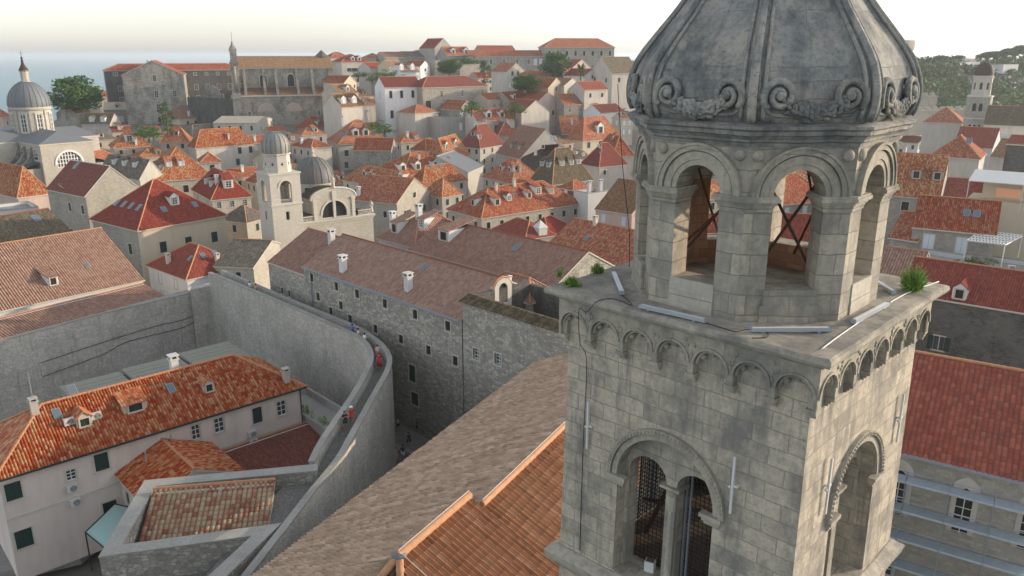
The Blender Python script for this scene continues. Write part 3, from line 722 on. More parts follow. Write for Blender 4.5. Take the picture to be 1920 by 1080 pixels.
# ---------------------------------------------------------------- windows
WC = {}
def wmesh(key, fn, mats):
    if key not in WC: mb = MB(); fn(mb); WC[key] = mb.mesh('window', mats)
    return WC[key]
def window(parent, Mx, w, h, st='s', depth=.15, far=False):
    """x across, z up, y into the wall; origin at bottom centre on the wall face"""
    def frame(mb):
        b = .13 if w > .7 else .10
        mb.box(-w/2-b, -w/2, -.05, .02, 0, h); mb.box(w/2, w/2+b, -.05, .02, 0, h)
        mb.box(-w/2-b, w/2+b, -.05, .02, h, h+b); mb.box(-w/2-b-.05, w/2+b+.05, -.10, .02, -b, 0)
    def pane(mb):
        d = depth
        if st == 's': mb.box(-w/2, -.01, -.02+.06, .10, 0, h, 1); mb.box(.01, w/2, -.02+.06, .10, 0, h, 1); mb.box(-w/2, w/2, .1, .14, 0, h, 2); [mb.box(x0, x0+w/2-.10, .025, .04, .06+i*(h-.1)/6, .06+(i+.6)*(h-.1)/6, 1) for x0 in (-w/2+.04, .05) for i in range(6)]
        elif st == 'l': mb.box(-w/2, -.015, .03, .08, 0, h, 4); mb.box(.015, w/2, .03, .08, 0, h, 4); mb.box(-w/2, w/2, .1, .14, 0, h, 2)
        elif st == 'w':
            mb.box(-w/2, w/2, d, d+.02, 0, h, 3)
            for x in (-w/2+.03, 0, w/2-.03): mb.box(x-.03, x+.03, d-.05, d-.002, 0, h, 5)
            for z in (.03, h/3, 2*h/3, h-.03): mb.box(-w/2+.06, w/2-.06, d-.04, d-.004, z-.03, z+.03, 5)
        elif st == 'b':
            mb.box(-w/2, w/2, d, d+.02, 0, h, 3); mb.box(-w/2-.05-w/2, -w/2-.02, -.10, -.055, 0, h, 1); mb.box(w/2+.02, w/2+.05+w/2, -.10, -.055, 0, h, 1)
            mb.box(-.03, .03, d-.05, d-.002, 0, h, 5)
        elif st == 'd': mb.box(-w/2, w/2, .05, .1, 0, h, 6)
        else: mb.box(-w/2, w/2, d, d+.02, 0, h, 2); mb.box(-.02, .02, d-.03, d-.002, 0, h, 6); mb.box(-w/2, w/2, d-.035, d-.005, h*.5, h*.5+.04, 6)
    mats = [M['trim'], M['shut'], M['dark'], M['glass'], M['lshut'], M['trimw'], M['brown']]
    k = (round(w, 2), round(h, 2), st, far)
    if far:
        return place(wmesh(k, lambda mb: (frame(mb), pane(mb)), mats), 'window', parent, Mx)
    f = place(wmesh(k+('f',), frame, mats), 'window', parent, Mx)
    place(wmesh(k+('p',), pane, mats), 'shutter' if st in 'slbd' else 'pane', f)
    return f
CH = {}
def chimney_mesh(kind):
    if kind in CH: return CH[kind]
    m = MB()
    if kind == 'w':   # white with cap slab
        m.box(-.35, .35, -.35, .35, -1.2, 1.5); m.box(-.45, .45, -.45, .45, 1.5, 1.62); [m.box(x-.08, x+.08, y-.08, y+.08, 1.62, 1.9) for x in (-.3, .3) for y in (-.3, .3)]; m.box(-.25, .25, -.25, .25, 1.62, 1.85, 1); m.box(-.48, .48, -.48, .48, 1.9, 2.0)
        me = m.mesh('chimney', [M['white'], M['dark']])
    elif kind == 's':
        m.box(-.30, .30, -.30, .30, -1.2, 1.1); m.box(-.38, .38, -.38, .38, 1.1, 1.22); [m.box(x-.06, x+.06, y-.06, y+.06, 1.22, 1.42) for x in (-.25, .25) for y in (-.25, .25)]; m.box(-.2, .2, -.2, .2, 1.22, 1.4, 1); m.box(-.36, .36, -.36, .36, 1.42, 1.5)
        me = m.mesh('chimney', [M['lgrey'], M['dark']])
    else:
        m.box(-.22, .22, -.22, .22, -1.0, .8); m.box(-.28, .28, -.28, .28, .8, .9); m.box(-.05, .05, -.05, .05, .9, 1.25, 1)
        me = m.mesh('chimney', [M['grey'], M['steel']])
    CH[kind] = me; return me
SKY = {}
def skylight(parent, p, slope, faceM, w=.8, h=1.1):
    k = (w, h)
    if k not in SKY:
        m = MB(); m.box(-w/2, w/2, 0, h, 0, .12, 0); m.box(-w/2+.07, w/2-.07, .07, h-.07, .12, .135, 1); SKY[k] = m.mesh('skylight', [M['steel'], M['skyglass']])
    return place(SKY[k], 'skylight', parent, Matrix.Translation(p) @ faceM @ Matrix.Rotation(math.atan(slope), 4, 'X'))
M['skyglass'] = plain('skylight glass', (.15, .18, .20), .1)
GM = {}
def dormer(parent, Mx, t, st='g', w=1.3, hgt=1.25, wall='trimw', tile='t_orange', win='o'):
    d = MB(); L = hgt/t
    # cheeks and front
    ww = w/2
    d.add([(-ww, 0, -.2), (ww, 0, -.2), (ww, 0, hgt), (-ww, 0, hgt), (-ww, L, hgt), (ww, L, hgt), (-ww, L*.0+.0, -.2), (ww, L, hgt-.05), (-ww, L, hgt-.05)],
          [(0, 1, 2, 3), (0, 3, 4, 8), (1, 7, 5, 2), (3, 2, 5, 4)])
    if st == 'g':
        rz = hgt+.38*w; d.add([(-ww, 0, hgt), (ww, 0, hgt), (0, 0, rz)], [(0, 1, 2)])
    o = d.build('dormer', M[wall], parent, M=Mx)
    r = MB(); ov = .14
    if st == 'g':
        Lr = (rz+.05)/t; e = hgt-.06; Le = max(.1, e/t)
        for dz in (0,):
            r.add([(-ww-ov, -ov, e-.03), (0, -ov, rz+.08), (0, Lr, rz+.08), (-ww-ov, Le, e-.03), (ww+ov, -ov, e-.03), (ww+ov, Le, e-.03),
                   (-ww-ov, -ov, e-.11), (0, -ov, rz), (ww+ov, -ov, e-.11)], [(0, 1, 2, 3), (1, 4, 5, 2), (6, 7, 1, 0), (7, 8, 4, 1), (6, 0, 3), (8, 5, 4)])
    else:
        t2 = t*.38; Lr = (hgt+.06)/(t-t2)
        r.add([(-ww-ov, -.2, hgt+.04-.2*t2), (ww+ov, -.2, hgt+.04-.2*t2), (ww+ov, Lr, hgt+.04+Lr*t2), (-ww-ov, Lr, hgt+.04+Lr*t2), (-ww-ov, -.2, hgt-.06-.2*t2), (ww+ov, -.2, hgt-.06-.2*t2), (-ww-ov, Lr, hgt-.06+Lr*t2), (ww+ov, Lr, hgt-.06+Lr*t2)],
              [(0, 1, 2, 3), (4, 5, 1, 0), (5, 7, 2, 1), (4, 0, 3, 6), (4, 6, 7, 5)])
    r.build('dormer_roof', M[tile], o)
    window(o, Matrix.Translation((0, -.07, .12)), w*.56, hgt*.74, win, .04, far=True)
    return o
FACE = {'f': Matrix.Identity(4), 'l': Matrix.Rotation(-pi/2, 4, 'Z'), 'r': Matrix.Rotation(pi/2, 4, 'Z'), 'b': Matrix.Rotation(pi, 4, 'Z')}
FOOT = []
def house(N, R, D, ze, label, roof='hip', rise=None, wall='lgrey', wall2=None, tile='t_orange', wins=(), dorm=(), chim=(), sky=(), over=.35,
          cat='house', name='house', group=None, far=False, base=None, cornice=True, capm='ridge', dwall='trimw', capr=.12, geo=None, thick=.16):
    """N near corner, R right corner of the front eave, D depth behind; every length in metres"""
    ax = Vector((R.x-N.x, R.y-N.y, 0)); w = ax.length; ax /= w; ay = Vector((-ax.y, ax.x, 0))
    cs = [Vector((N.x, N.y, 0))+ax*(w*i)+ay*(D*j) for i in (0, 1) for j in (0, 1)]
    gz = base if base is not None else min(hill(c.x, c.y) for c in cs)-1.0
    FOOT.append((Vector((N.x, N.y)), Vector((ax.x, ax.y)), w, D, ze))
    e = thing(name, label, cat, (N.x, N.y, gz), math.atan2(ax.y, ax.x), group); e['h_'] = 0
    del e['h_']
    H = ze-gz; rise = rise if rise is not None else (min(w, D)*.5*.52)
    half = min(w, D)/2
    t = {'hip': rise/half, 'gx': rise/(D/2), 'gy': rise/(w/2), 'sx': rise/D, 'sl': rise/w, 'flat': 0}[roof]
    # walls
    lens = {'f': w, 'l': D, 'r': D, 'b': w}
    org = {'f': Vector((0, 0, 0)), 'l': Vector((0, D, 0)), 'r': Vector((w, 0, 0)), 'b': Vector((w, D, 0))}
    holes = {'f': [], 'l': [], 'r': [], 'b': []}; place_w = []
    for wn in wins:
        face, spec, top, ww, hh = wn[:5]; st = wn[5] if len(wn) > 5 else 's'; L = lens[face]
        us = [L*(i+.5)/spec for i in range(spec)] if isinstance(spec, int) else [L*u for u in spec]
        for u in us:
            if face == 'l': u = L-u
            z0 = H-top-hh
            if u-ww/2 < .1 or u+ww/2 > L-.1 or z0 < .1: continue
            if any(abs(u-q[0]) < (ww+q[2])/2+.12 and z0 < q[1]+q[3]+.1 and z0+hh > q[1]-.1 for q in holes[face]): continue
            holes[face].append((u, z0, ww, hh)); place_w.append((face, u, z0, ww, hh, st))
    wb = MB()
    for fc in 'flrb':
        L = lens[fc]; th = .35; x0, x1 = (0, L) if fc in 'fb' else (th, L-th)
        gab = (roof == 'gx' and fc in 'lr') or (roof == 'gy' and fc in 'fb')
        out = [(x0, 0), (x1, 0), (x1, H), (x0, H)]
        if gab:
            zz = lambda x: H+(L/2-abs(x-L/2))*t
            out = [(x0, 0), (x1, 0), (x1, zz(x1)), (L/2, H+L/2*t), (x0, zz(x0))]
        if roof == 'sx' and fc in 'lr':
            za = lambda x: H+((L-x) if fc == 'l' else x)*t
            out = [(x0, 0), (x1, 0), (x1, za(x1)), (x0, za(x0))]
        if roof == 'sx' and fc == 'b': out = [(x0, 0), (x1, 0), (x1, H+D*t), (x0, H+D*t)]
        if roof == 'sl' and fc in 'fb':
            za = lambda x: H+((x) if fc == 'f' else L-x)*t
            out = [(x0, 0), (x1, 0), (x1, za(x1)), (x0, za(x0))]
        if roof == 'sl' and fc == 'r': out = [(x0, 0), (x1, 0), (x1, H+w*t), (x0, H+w*t)]
        hs = [[(u-a/2, z), (u+a/2, z), (u+a/2, z+b), (u-a/2, z+b)] for (u, z, a, b) in holes[fc]]
        wb.plate(out, hs, 0, th, 1 if fc == 'l' else 0, M=Matrix.Translation(org[fc]) @ FACE[fc])
    wb.build('wall', [M[wall], M[wall2 or wall]], e)
    for (fc, u, z0, ww, hh, st) in place_w:
        window(e, Matrix.Translation(org[fc]) @ FACE[fc] @ Matrix.Translation((u, 0, z0)), ww, hh, st, far=far)
    if cornice and roof != 'flat':
        c = MB(); q = .10
        sides = 'flrb' if roof == 'hip' else ('fb' if roof == 'gx' else 'lr' if roof == 'gy' else 'f')
        for fc in sides:
            L = lens[fc]; a0, a1 = (-q, L+q) if fc in 'fb' else (0, L)
            c.box(a0, a1, -q, -.003, H-.42, H-.20, M=Matrix.Translation(org[fc]) @ FACE[fc])
            if roof != 'hip': c.build('cornice', M['trim'], e); c = MB()
        if roof == 'hip': c.build('cornice', M['trim'], e)
    # roof
    o = over
    if roof == 'flat':
        rb = MB(); rb.box(.35, w-.35, .35, D-.35, H-.9, H-.6); rb.build('roof', M[tile], e)
        cp = MB(); cp.box(-.05, w+.05, -.05, .4, H, H+.1); cp.box(-.05, w+.05, D-.4, D+.05, H, H+.1); cp.box(-.05, .4, .4, D-.4, H, H+.1); cp.box(w-.4, w+.05, .4, D-.4, H, H+.1); cp.build('coping', M['cope'], e)
        return e
    z0 = H-o*t; zr = H+rise+.02
    x0, x1, y0, y1 = -o, w+o, -o, D+o
    if roof == 'hip':
        if w >= D: A, B = (half, D/2, zr), (w-half, D/2, zr)
        else: A, B = (w/2, half, zr), (w/2, D-half, zr)
        P = [(x0, y0, z0), (x1, y0, z0), (x1, y1, z0), (x0, y1, z0), A, B]
        Fs = [(0, 1, 5, 4), (1, 2, 5), (2, 3, 4, 5), (3, 0, 4)] if w >= D else [(0, 1, 4), (1, 2, 5, 4), (2, 3, 5), (3, 0, 4, 5)]
        per = [0, 1, 2, 3]; ridge = [(4, 5), (0, 4), (1, 5), (2, 5), (3, 4)] if w >= D else [(4, 5), (0, 4), (1, 4), (2, 5), (3, 5)]
    elif roof == 'gx':
        g = .12; P = [(-g, y0, z0), (w+g, y0, z0), (w+g, D/2, zr), (w+g, y1, z0), (-g, y1, z0), (-g, D/2, zr)]
        Fs = [(0, 1, 2, 5), (5, 2, 3, 4)]; per = [0, 1, 2, 3, 4, 5]; ridge = [(5, 2)]
    elif roof == 'gy':
        g = .12; P = [(x0, -g, z0), (w/2, -g, zr), (x1, -g, z0), (x1, D+g, z0), (w/2, D+g, zr), (x0, D+g, z0)]
        Fs = [(0, 1, 4, 5), (1, 2, 3, 4)]; per = [0, 1, 2, 3, 4, 5]; ridge = [(1, 4)]
    elif roof == 'sx':
        g = .12; zt = H+D*t+.02; P = [(-g, y0, z0), (w+g, y0, z0), (w+g, D+g, zt+g*t), (-g, D+g, zt+g*t)]; Fs = [(0, 1, 2, 3)]; per = [0, 1, 2, 3]; ridge = [(3, 2)]
    else:
        g = .12; zt = H+w*t+.02; P = [(x0, -g, z0), (w+g, -g, zt+g*t), (w+g, D+g, zt+g*t), (x0, D+g, z0)]; Fs = [(0, 1, 2, 3)]; per = [0, 1, 2, 3]; ridge = [(1, 2)]
    rb = MB(); n = len(P)
    rb.add([(p[0], p[1], p[2]+.02) for p in P]+[(p[0], p[1], p[2]-thick) for p in P], [f for f in Fs]+[tuple(i+n for i in reversed(f)) for f in Fs])
    rb.add([(P[i][0], P[i][1], P[i][2]+.02) for i in per]+[(P[i][0], P[i][1], P[i][2]-thick) for i in per],
           [(i+len(per), (i+1) % len(per)+len(per), (i+1) % len(per), i) for i in range(len(per))], 2)
    if capr and not geo:
        for a, b in ridge: rb.tube([Vector(P[a])+Vector((0, 0, .03)), Vector(P[b])+Vector((0, 0, .03))], capr, 5, 1)
    ro = rb.build('roof', [M[tile], M[capm], M['trim']], e)
    if geo:
        k = 0
        for f in Fs:
            pts = [Vector(P[i]) for i in f]
            low = sorted(pts, key=lambda p: p.z)[:2]
            nrm = (pts[1]-pts[0]).cross(pts[2]-pts[0]).normalized()
            ux = Vector((-nrm.y, nrm.x, 0)).normalized(); vy = nrm.cross(ux); og = low[0]
            if (Matrix(((nrm.x, nrm.y), (0, 0)))): pass
            if geo != 'all' and k not in geo: k += 1; continue
            k += 1
            geo_roof('tiles', og+nrm*.03, ux, vy, [((p-og).dot(ux), (p-og).dot(vy)) for p in pts], M.get(tile+'_g', M[tile]), ro, seed=k)
        cb = MB()
        for a, b in ridge: caps(cb, [Vector(P[a])+Vector((0, 0, .08)), Vector(P[b])+Vector((0, 0, .08))])
        cb.build('ridge_tiles', M[capm], ro, smooth=True, auto=50)
    def onroof(fc, u, s):
        L = lens[fc]
        if fc in 'lb': u = L-u
        p = Matrix.Translation(org[fc]) @ FACE[fc] @ Vector((u, s, H+s*t)); return p
    for dd in dorm:
        fc, us, s, st = dd[:4]; dw = dd[4] if len(dd) > 4 else 1.2; dst = dd[5] if len(dd) > 5 else 'o'
        for u in us: dormer(e, Matrix.Translation(onroof(fc, u*lens[fc], s)) @ FACE[fc], max(t, .3), st, dw, dw*.95, dwall, tile, dst)
    for cc in chim:
        fc, u, s, kd = cc; p = onroof(fc, u*lens[fc], s); place(chimney_mesh(kd), 'chimney', ro, Matrix.Translation(p))
    for ss in sky:
        fc, us, s = ss[:3]; sw = ss[3] if len(ss) > 3 else .75
        for u in us: skylight(ro, onroof(fc, u*lens[fc], s)+Vector((0, 0, .03)), t, FACE[fc], sw, sw*1.4)
    return e
SIZES = []
def LNR(L, N, R, ze=None, h=10.0):
    """corner pixels of the eave line -> near corner, right corner, depth, eave height"""
    n = W(N[0], N[1], ze) if ze is not None else WG(N[0], N[1], h); ze = n.z
    r, l = W(R[0], R[1], ze), W(L[0], L[1], ze)
    if r.y < 0 or r.y > 900: r = WY(R[0], R[1], n.y+6); r.z = ze
    a, b = r-n, l-n
    pa, pb = abs(R[0]-N[0]), abs(N[0]-L[0])
    def hit(n, d, px):      # distance along d where the column px is met
        k = (px-960)/F_PX; dd = d.normalized()
        # x = k*(cp*y + sp*(CZ-z))
        zc = SP*(CZ-n.z); den = dd.x-k*CP*dd.y
        return (k*(CP*n.y+zc)-n.x)/den if abs(den) > 1e-4 else 8
    if pa >= pb:
        d = max(6.5, min(hit(n, Vector((-a.y, a.x, 0)), L[0]), 16)); return n, r, d, ze
    D = b.length; ax = Vector((b.y, -b.x, 0)).normalized(); w = max(6.5, min(hit(n, ax, R[0]), 18)); return n, n+ax*w, D, ze
def B(L, N, R, label, ze=None, h=10.0, **kw):
    n, r, d, z = LNR(L, N, R, ze, h)
    if kw.get('D'): d = kw['D']
    kw.pop('D', None)
    if kw.get('w'): r = n+(r-n).normalized()*kw['w']
    kw.pop('w', None)
    SIZES.append(((r-n).length, d, n.y, label))
    return house(n, r, d, z, label, **kw)
# ---------------------------------------------------------------- geometry-tile materials
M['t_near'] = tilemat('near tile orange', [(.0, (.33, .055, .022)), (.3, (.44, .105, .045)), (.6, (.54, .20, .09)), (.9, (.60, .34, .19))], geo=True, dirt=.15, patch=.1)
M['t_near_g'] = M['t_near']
M['t_church'] = tilemat('church tile brown', [(.0, (.26, .165, .11)), (.35, (.37, .24, .165)), (.65, (.45, .30, .21)), (.95, (.54, .385, .28))], geo=True, dirt=.25, dirt_shade_c=(.15, .125, .10), w=.27, h=.5, patch=.35, colv=.35, chan_shade=.85)
M['t_churcho'] = tilemat('church tile sunlit side', [(.0, (.38, .19, .105)), (.4, (.52, .27, .15)), (.7, (.60, .34, .20)), (.95, (.66, .43, .28))], geo=True, dirt=.18, dirt_shade_c=(.14, .08, .05), w=.29, h=.5, patch=.2, colv=.5, chan_shade=1.0)  # sunlight on the right slope put into these brighter, warmer tile colours
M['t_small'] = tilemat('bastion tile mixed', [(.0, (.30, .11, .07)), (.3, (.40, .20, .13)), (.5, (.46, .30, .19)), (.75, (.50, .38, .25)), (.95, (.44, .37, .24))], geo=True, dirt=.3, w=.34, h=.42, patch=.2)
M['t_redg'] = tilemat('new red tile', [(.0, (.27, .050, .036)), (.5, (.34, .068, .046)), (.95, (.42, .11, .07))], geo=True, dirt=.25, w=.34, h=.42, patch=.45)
M['paver'] = stonemat('street paving', (.30, .29, .27), (.24, .235, .22), (.15, .145, .135), .7, .45, .012)
M['walk'] = stonemat('wall walk cobbles', (.30, .285, .255), (.20, .195, .175), (.14, .135, .12), .24, .2, rub=True)
# street by the monastery and courtyard ground
s = MB(); s.add([(-60, 118, .012), (-36, 66, .012), (-8, 52, .012), (8, 52, .012), (20, 90, .012), (-20, 118, .012)], [(0, 1, 2, 3, 4, 5)]); tag(s.build('street', M['paver']), kind='structure')
k = MB(); k.box(-14, 6, -.35, .35, 0, .5, M=Matrix.Translation((-14, 78, 0)) @ Matrix.Rotation(radians(-38), 4, 'Z')); tag(k.build('kerb', M['st_rub']), kind='structure')
r = MB(); r.box(1, 8, -1.6, 1.6, 0, .8, M=Matrix.Translation((-5.5, 77, 0)) @ Matrix.Rotation(radians(-38), 4, 'Z')); tag(r.build('terrace_wall', M['st_mon']), 'low stone terrace wall beside the street below the monastery', 'wall')
# ---- monastery church below the tower
ch = thing('church', 'long monastery church with brown tile roof and sunlit orange ridge below the bell tower', 'church', (0, 0, 0))
E0 = Vector((4.1, 70.6, 14)); dv = Vector((-.463, -.886, 0)).normalized(); rn = Vector((.886, -.463, 0)).normalized()
half = 12.6; RZc = 20.3
Lc = 60.0; start = -16.0
og = E0-dv*16                                    # far end of the eave
up = (rn*half+Vector((0, 0, RZc-14))).normalized(); SL = sqrt(half**2+(RZc-14)**2)
# near (apse) end of the left slope is a hip
lenL = 56.0
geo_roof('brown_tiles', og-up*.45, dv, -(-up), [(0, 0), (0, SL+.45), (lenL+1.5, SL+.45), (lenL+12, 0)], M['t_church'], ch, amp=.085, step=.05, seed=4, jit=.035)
geo = ch
# the far ridge and its sunlit slope
rA = W(1050, 812, RZc); rA = rA-dv*9; rB = W(905, 948, RZc)
Rdn = (rn*10-Vector((0, 0, 5.0))).normalized()
def slope_right(a, b, dn, L, seed, hipn=0):
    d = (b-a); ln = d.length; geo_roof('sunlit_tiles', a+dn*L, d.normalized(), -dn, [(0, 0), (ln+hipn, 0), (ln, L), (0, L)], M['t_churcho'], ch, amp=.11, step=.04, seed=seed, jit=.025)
slope_right(rA, rB+dv*1.2, Rdn, 11.5, 7)
rC = W(880, 932, RZc+.7); rD = W(748, 1046, RZc+.7)
slope_right(rC, rD, Rdn, 12, 8, 6)
# flank of the raised roof
vb = MB(); n_ = Vector((0, 0, 1))
vb.add([rC, rC+Rdn*12, rC+Rdn*12-n_*.9, rC-n_*.9], [(0, 1, 2, 3), (3, 2, 1, 0)]); 
vb.add([rC+rn*-.12, rC+rn*-.12-n_*1.2, rD-rn*.12-n_*1.2, rD-rn*.12], [(0, 1, 2, 3)])
vb.build('gable_step', M['st_rub'], ch)
M['ridgeo'] = plain('orange ridge tile', (.50, .27, .15), .85, var=.3)
cb = MB(); caps(cb, [rA+Vector((0, 0, .10)), rB+Vector((0, 0, .10))], .17, 8, gap=.5); cb.build('ridge_tiles', M['ridgeo'], ch, smooth=True, auto=50); cb = MB(); caps(cb, [rC+Vector((0, 0, .12)), rD+Vector((0, 0, .12))], .19, 8, gap=.5)
hipend = rD+dv*7.5-rn*3.2-Vector((0, 0, 5.5)); hip2 = rD+dv*6+rn*5.0-Vector((0, 0, 6.0))
caps(cb, [rD+Vector((0, 0, .1)), hip2], .17, 8, gap=.5); caps(cb, [rD+Vector((0, 0, .1)), hipend], .17, 8, gap=.5)
cb.build('ridge_tiles', M['ridgeo'], ch, smooth=True, auto=50)
ld = MB(); ld.ball(rD+Vector((0, 0, .12)), (.34, .28, .12), seg=10, rings=6); ld.build('lead_cap', M['lead'], ch, smooth=True)
# left slope of the raised part lies a little above the main slope
hp = MB(); hp.add([rD, hipend, hip2], [(0, 1, 2), (2, 1, 0)]); hp.build('hip_roof', M['t_grey'], ch)
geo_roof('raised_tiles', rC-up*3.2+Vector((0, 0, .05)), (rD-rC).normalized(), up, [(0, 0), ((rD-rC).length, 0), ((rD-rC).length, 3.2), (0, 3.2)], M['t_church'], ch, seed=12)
# walls of the church
cw = MB(); e1 = og+rn*.5; e2 = e1+dv*(lenL+3); e3 = e2+rn*24; e4 = e1+rn*24
cw.prism([(e1.x, e1.y), (e2.x, e2.y), (e3.x, e3.y), (e4.x, e4.y)], -1, 13.75); cw.build('wall', M['st_rub'], ch)
gb = MB(); a = og+rn*.5; gb.add([a, a+rn*half+Vector((0, 0, RZc-14-.2)), a+rn*24], [(0, 1, 2), (2, 1, 0)]); gb.build('gable', M['st_rub'], ch)
lc = MB(); lc.tube([rA+Vector((0, 0, .32)), rB+Vector((0, 0, .32))], .015, 4); lc.tube([rC+Vector((0, 0, .36)), rD+Vector((0, 0, .36)), rD+Rdn*3+Vector((0, 0, .15)), rD+Rdn*2.2+Vector((.5, .3, .2))], .015, 4); lc.build('lightning_wire', M['trimw'], ch)

# ---- the monastery building across the street
MZ = 15.5
a = W(569, 497, MZ); b = W(865, 598, MZ)
mon = house(a, b, 12.2, MZ, 'long stone monastery building with brownish rose roof and rows of small windows above the street', 'gx', 3.0, 'st_mon', None, 't_brown', base=-1, over=.3,
      wins=[('f', [.06, .245, .39, .57, .75, .93], .75, .78, 1.05, 'o'), ('f', [.19, .33, .50, .66, .82, .985-.02], 4.3, .78, 1.05, 'o'), ('f', [.10, .27], 3.0, .78, 1.05, 'o'),
            ('f', [.345, .52, .72], 7.4, 1.15, 2.0, 's'), ('f', [.36, .54, .73], 10.6, 1.3, 1.55, 's'), ('f', [.46], 13.1, .7, 1.6, 'd')],
      chim=[('f', .25, 1.0, 'w'), ('f', .66, 1.3, 'w')], sky=[('f', [.615], 4.2, .7)], cat='building', name='monastery_building', capm='ridge2', capr=.12)
lnv = (b-a); lnv.z = 0; mdir = lnv.normalized(); mper = Vector((-mdir.y, mdir.x, 0))
def mloc(u, v, z): return Vector((a.x, a.y, 0))+mdir*u+mper*v+Vector((0, 0, z))
Lm = lnv.length
# gutter and drain pipes
g = MB(); g.box(0, Lm, -.42, -.30, 16.2, 16.42); g.tube([(1.7, -.15, 16.2), (1.7, -.12, 5)], .07, 6); g.box(0, Lm, -.30, .0, 16.2, 16.3); g.build('gutter', M['steel'], mon)
# left wing with stone gable
house(mloc(-9.5, .15, 0), mloc(-.25, .15, 0), 13, 14.2, 'grey stone gabled wing at the left end of the long monastery building', 'gx', 3.6, 'st_mon', None, 't_brown', base=-1, wins=[('f', [.35, .55], 3.0, .6, .9, 'o'), ('f', [.42], 5.8, .6, .9, 'o'), ('f', [.75, .5], 8.2, .6, .9, 'o'), ('f', [.96], 4.2, .4, .6, 'o')],
      chim=[('f', .85, 5.2, 'w')], cat='building', name='monastery_wing', cornice=False, over=.1)
# right wing: wall with mossy coping in front of a courtyard
rw = thing('courtyard_wall', 'high rubble wall with mossy tile coping right of the monastery roof', 'wall', (0, 0, 0))
m = MB(); p0 = mloc(Lm+.1, .1, 0); q0 = p0+mdir*16
Mw = Matrix.Translation((p0.x, p0.y, 0)) @ Matrix.Rotation(math.atan2(mdir.y, mdir.x), 4, 'Z')
m.plate([(0, -1), (17, -1), (17, 17.3), (0, 17.3)], [[(x, z), (x+.9, z), (x+.9, z+1.15), (x, z+1.15)] for x, z in ((1.5, 11.7), (4.6, 12.0))], 0, .9, M=Mw); m.build('wall', M['st_mon'], rw)
for x, z in ((1.95, 11.7), (5.05, 12.0)): window(rw, Mw @ Matrix.Translation((x, 0, z)), .9, 1.15, 'w', .25)
cp = MB(); cp.box(-.25, 17.2, -.25, 1.35, 17.301, 17.4, M=Mw); cp.build('coping', M['st_rub'], rw)
geo_roof('coping_tiles', Mw @ Vector((-.2, -.35, 17.42)), mdir, (mper*1+Vector((0, 0, .35))).normalized(), [(0, 0), (17.2, 0), (17.2, 1.7), (0, 1.7)], M['t_mossg'] if 't_mossg' in M else M['t_moss'], rw, w=.28, h=.42, amp=.08, seed=9)
bw = MB(); bw.box(0, 17, 9.5, 10.1, -1, 17.2, M=Mw); bw.box(-.4, .2, .9, 9.5, -1, 17.6, M=Mw); bw.build('rear_wall', M['st_dark'], rw)
gd = MB(); gd.add([(0, .9, 17.3), (0, 4.4, 20.2), (0, 8.6, 17.3)], [(0, 1, 2), (2, 1, 0)], M=Mw @ Matrix.Translation((.0, 0, 0))); 
# arched hall dormer at the right end of the long roof
ad = thing('gable_lantern', 'small stone gable with dark arched window at the right end of the rose roof', 'dormer', mloc(Lm+.35, 5.6, 16.9), math.atan2(mdir.y, mdir.x)+pi/2); ad.scale = (.85,)*3
x = MB(); arc = [(-.9, -1.2), (.9, -1.2), (.9, .9)]+[(.9*cos(pi*i/12), .9+.0+.75*sin(pi*i/12)) for i in range(13)][1:]
x.plate([(-1.45, -1.6), (1.45, -1.6), (1.45, 1.2), (.9, 1.9), (0, 2.15), (-.9, 1.9), (-1.45, 1.2)], [archpts(0, .75, .75, -1.0, w=.75)], 0, .5); x.box(-1.45, 1.45, .5, .8, -1.6, 1.2); x.build('gable_front', M['lgrey'], ad)
x = MB(); x.plate(archpts(0, .75, .75, -1.0, w=.75), [], .3, .36); x.build('shutter', M['shut'], ad)
x = MB(); x.tube([(-1.6, .2, 1.2), (-.95, .2, 2.0), (0, .2, 2.3), (.95, .2, 2.0), (1.6, .2, 1.2)], .14, 6); x.build('ridge_tiles', M['ridge'], ad)
place(chimney_mesh('w'), 'chimney', ad, Matrix.Translation((2.0, .9, .9)) @ Matrix.Scale(.5, 4))
# second range behind, with the long flat dormer strip
a2 = W(790, 440, MZ+.2); b2 = W(1100, 548, MZ+.2)
r2 = house(mloc(4.5, 13.5, 0), mloc(30.5, 13.5, 0), 11.5, MZ+.7, 'rear monastery range with long brownish rose roof and a skylight', 'gx', 3.0, 'st_mon', None, 't_brown', base=-1, chim=[], sky=[('f', [.62], 3.4, .9)],
      cat='building', name='monastery_range', capm='ridge2')
dm = MB(); Mm = Matrix.Translation((.0, 0, 0))
dormer(r2, Matrix.Translation((4.2, 2.4, 17.2+2.4*.52)), .52, 's', 2.2, 1.5, 'white', 't_brown', 'o')
sp = MB(); [sp.box(4.8+i*.22, 4.9+i*.22, -.46, -.40, 15.7, 16.9) for i in range(64)]; sp.box(4.6, 19, -.40, -.36, 15.7, 16.9); sp.build('louvre_strip', M['shut'], r2)
house(mloc(-4.0, 14.5, 0), mloc(4.3, 14.5, 0), 11, MZ+.8, 'small rose tiled cross wing with white dormers between the two monastery roofs', 'hip', 3.0, 'white', None, 't_brown', base=-1, dorm=[('f', [.3], 1.0, 's', 1.6, 'o'), ('f', [.8], 2.5, 's', 1.4, 'w')], chim=[('f', .1, 2.0, 'w'), ('f', .55, 3.8, 'w')], cat='building', name='cross_wing')
house(mloc(23, 9.0, 0), mloc(31, 9.0, 0), 4.3, MZ+.2, 'low rose tiled hipped link roof in the monastery courtyard', 'hip', 1.6, 'st_mon', None, 't_brown', base=-1, cat='building', name='link_building')

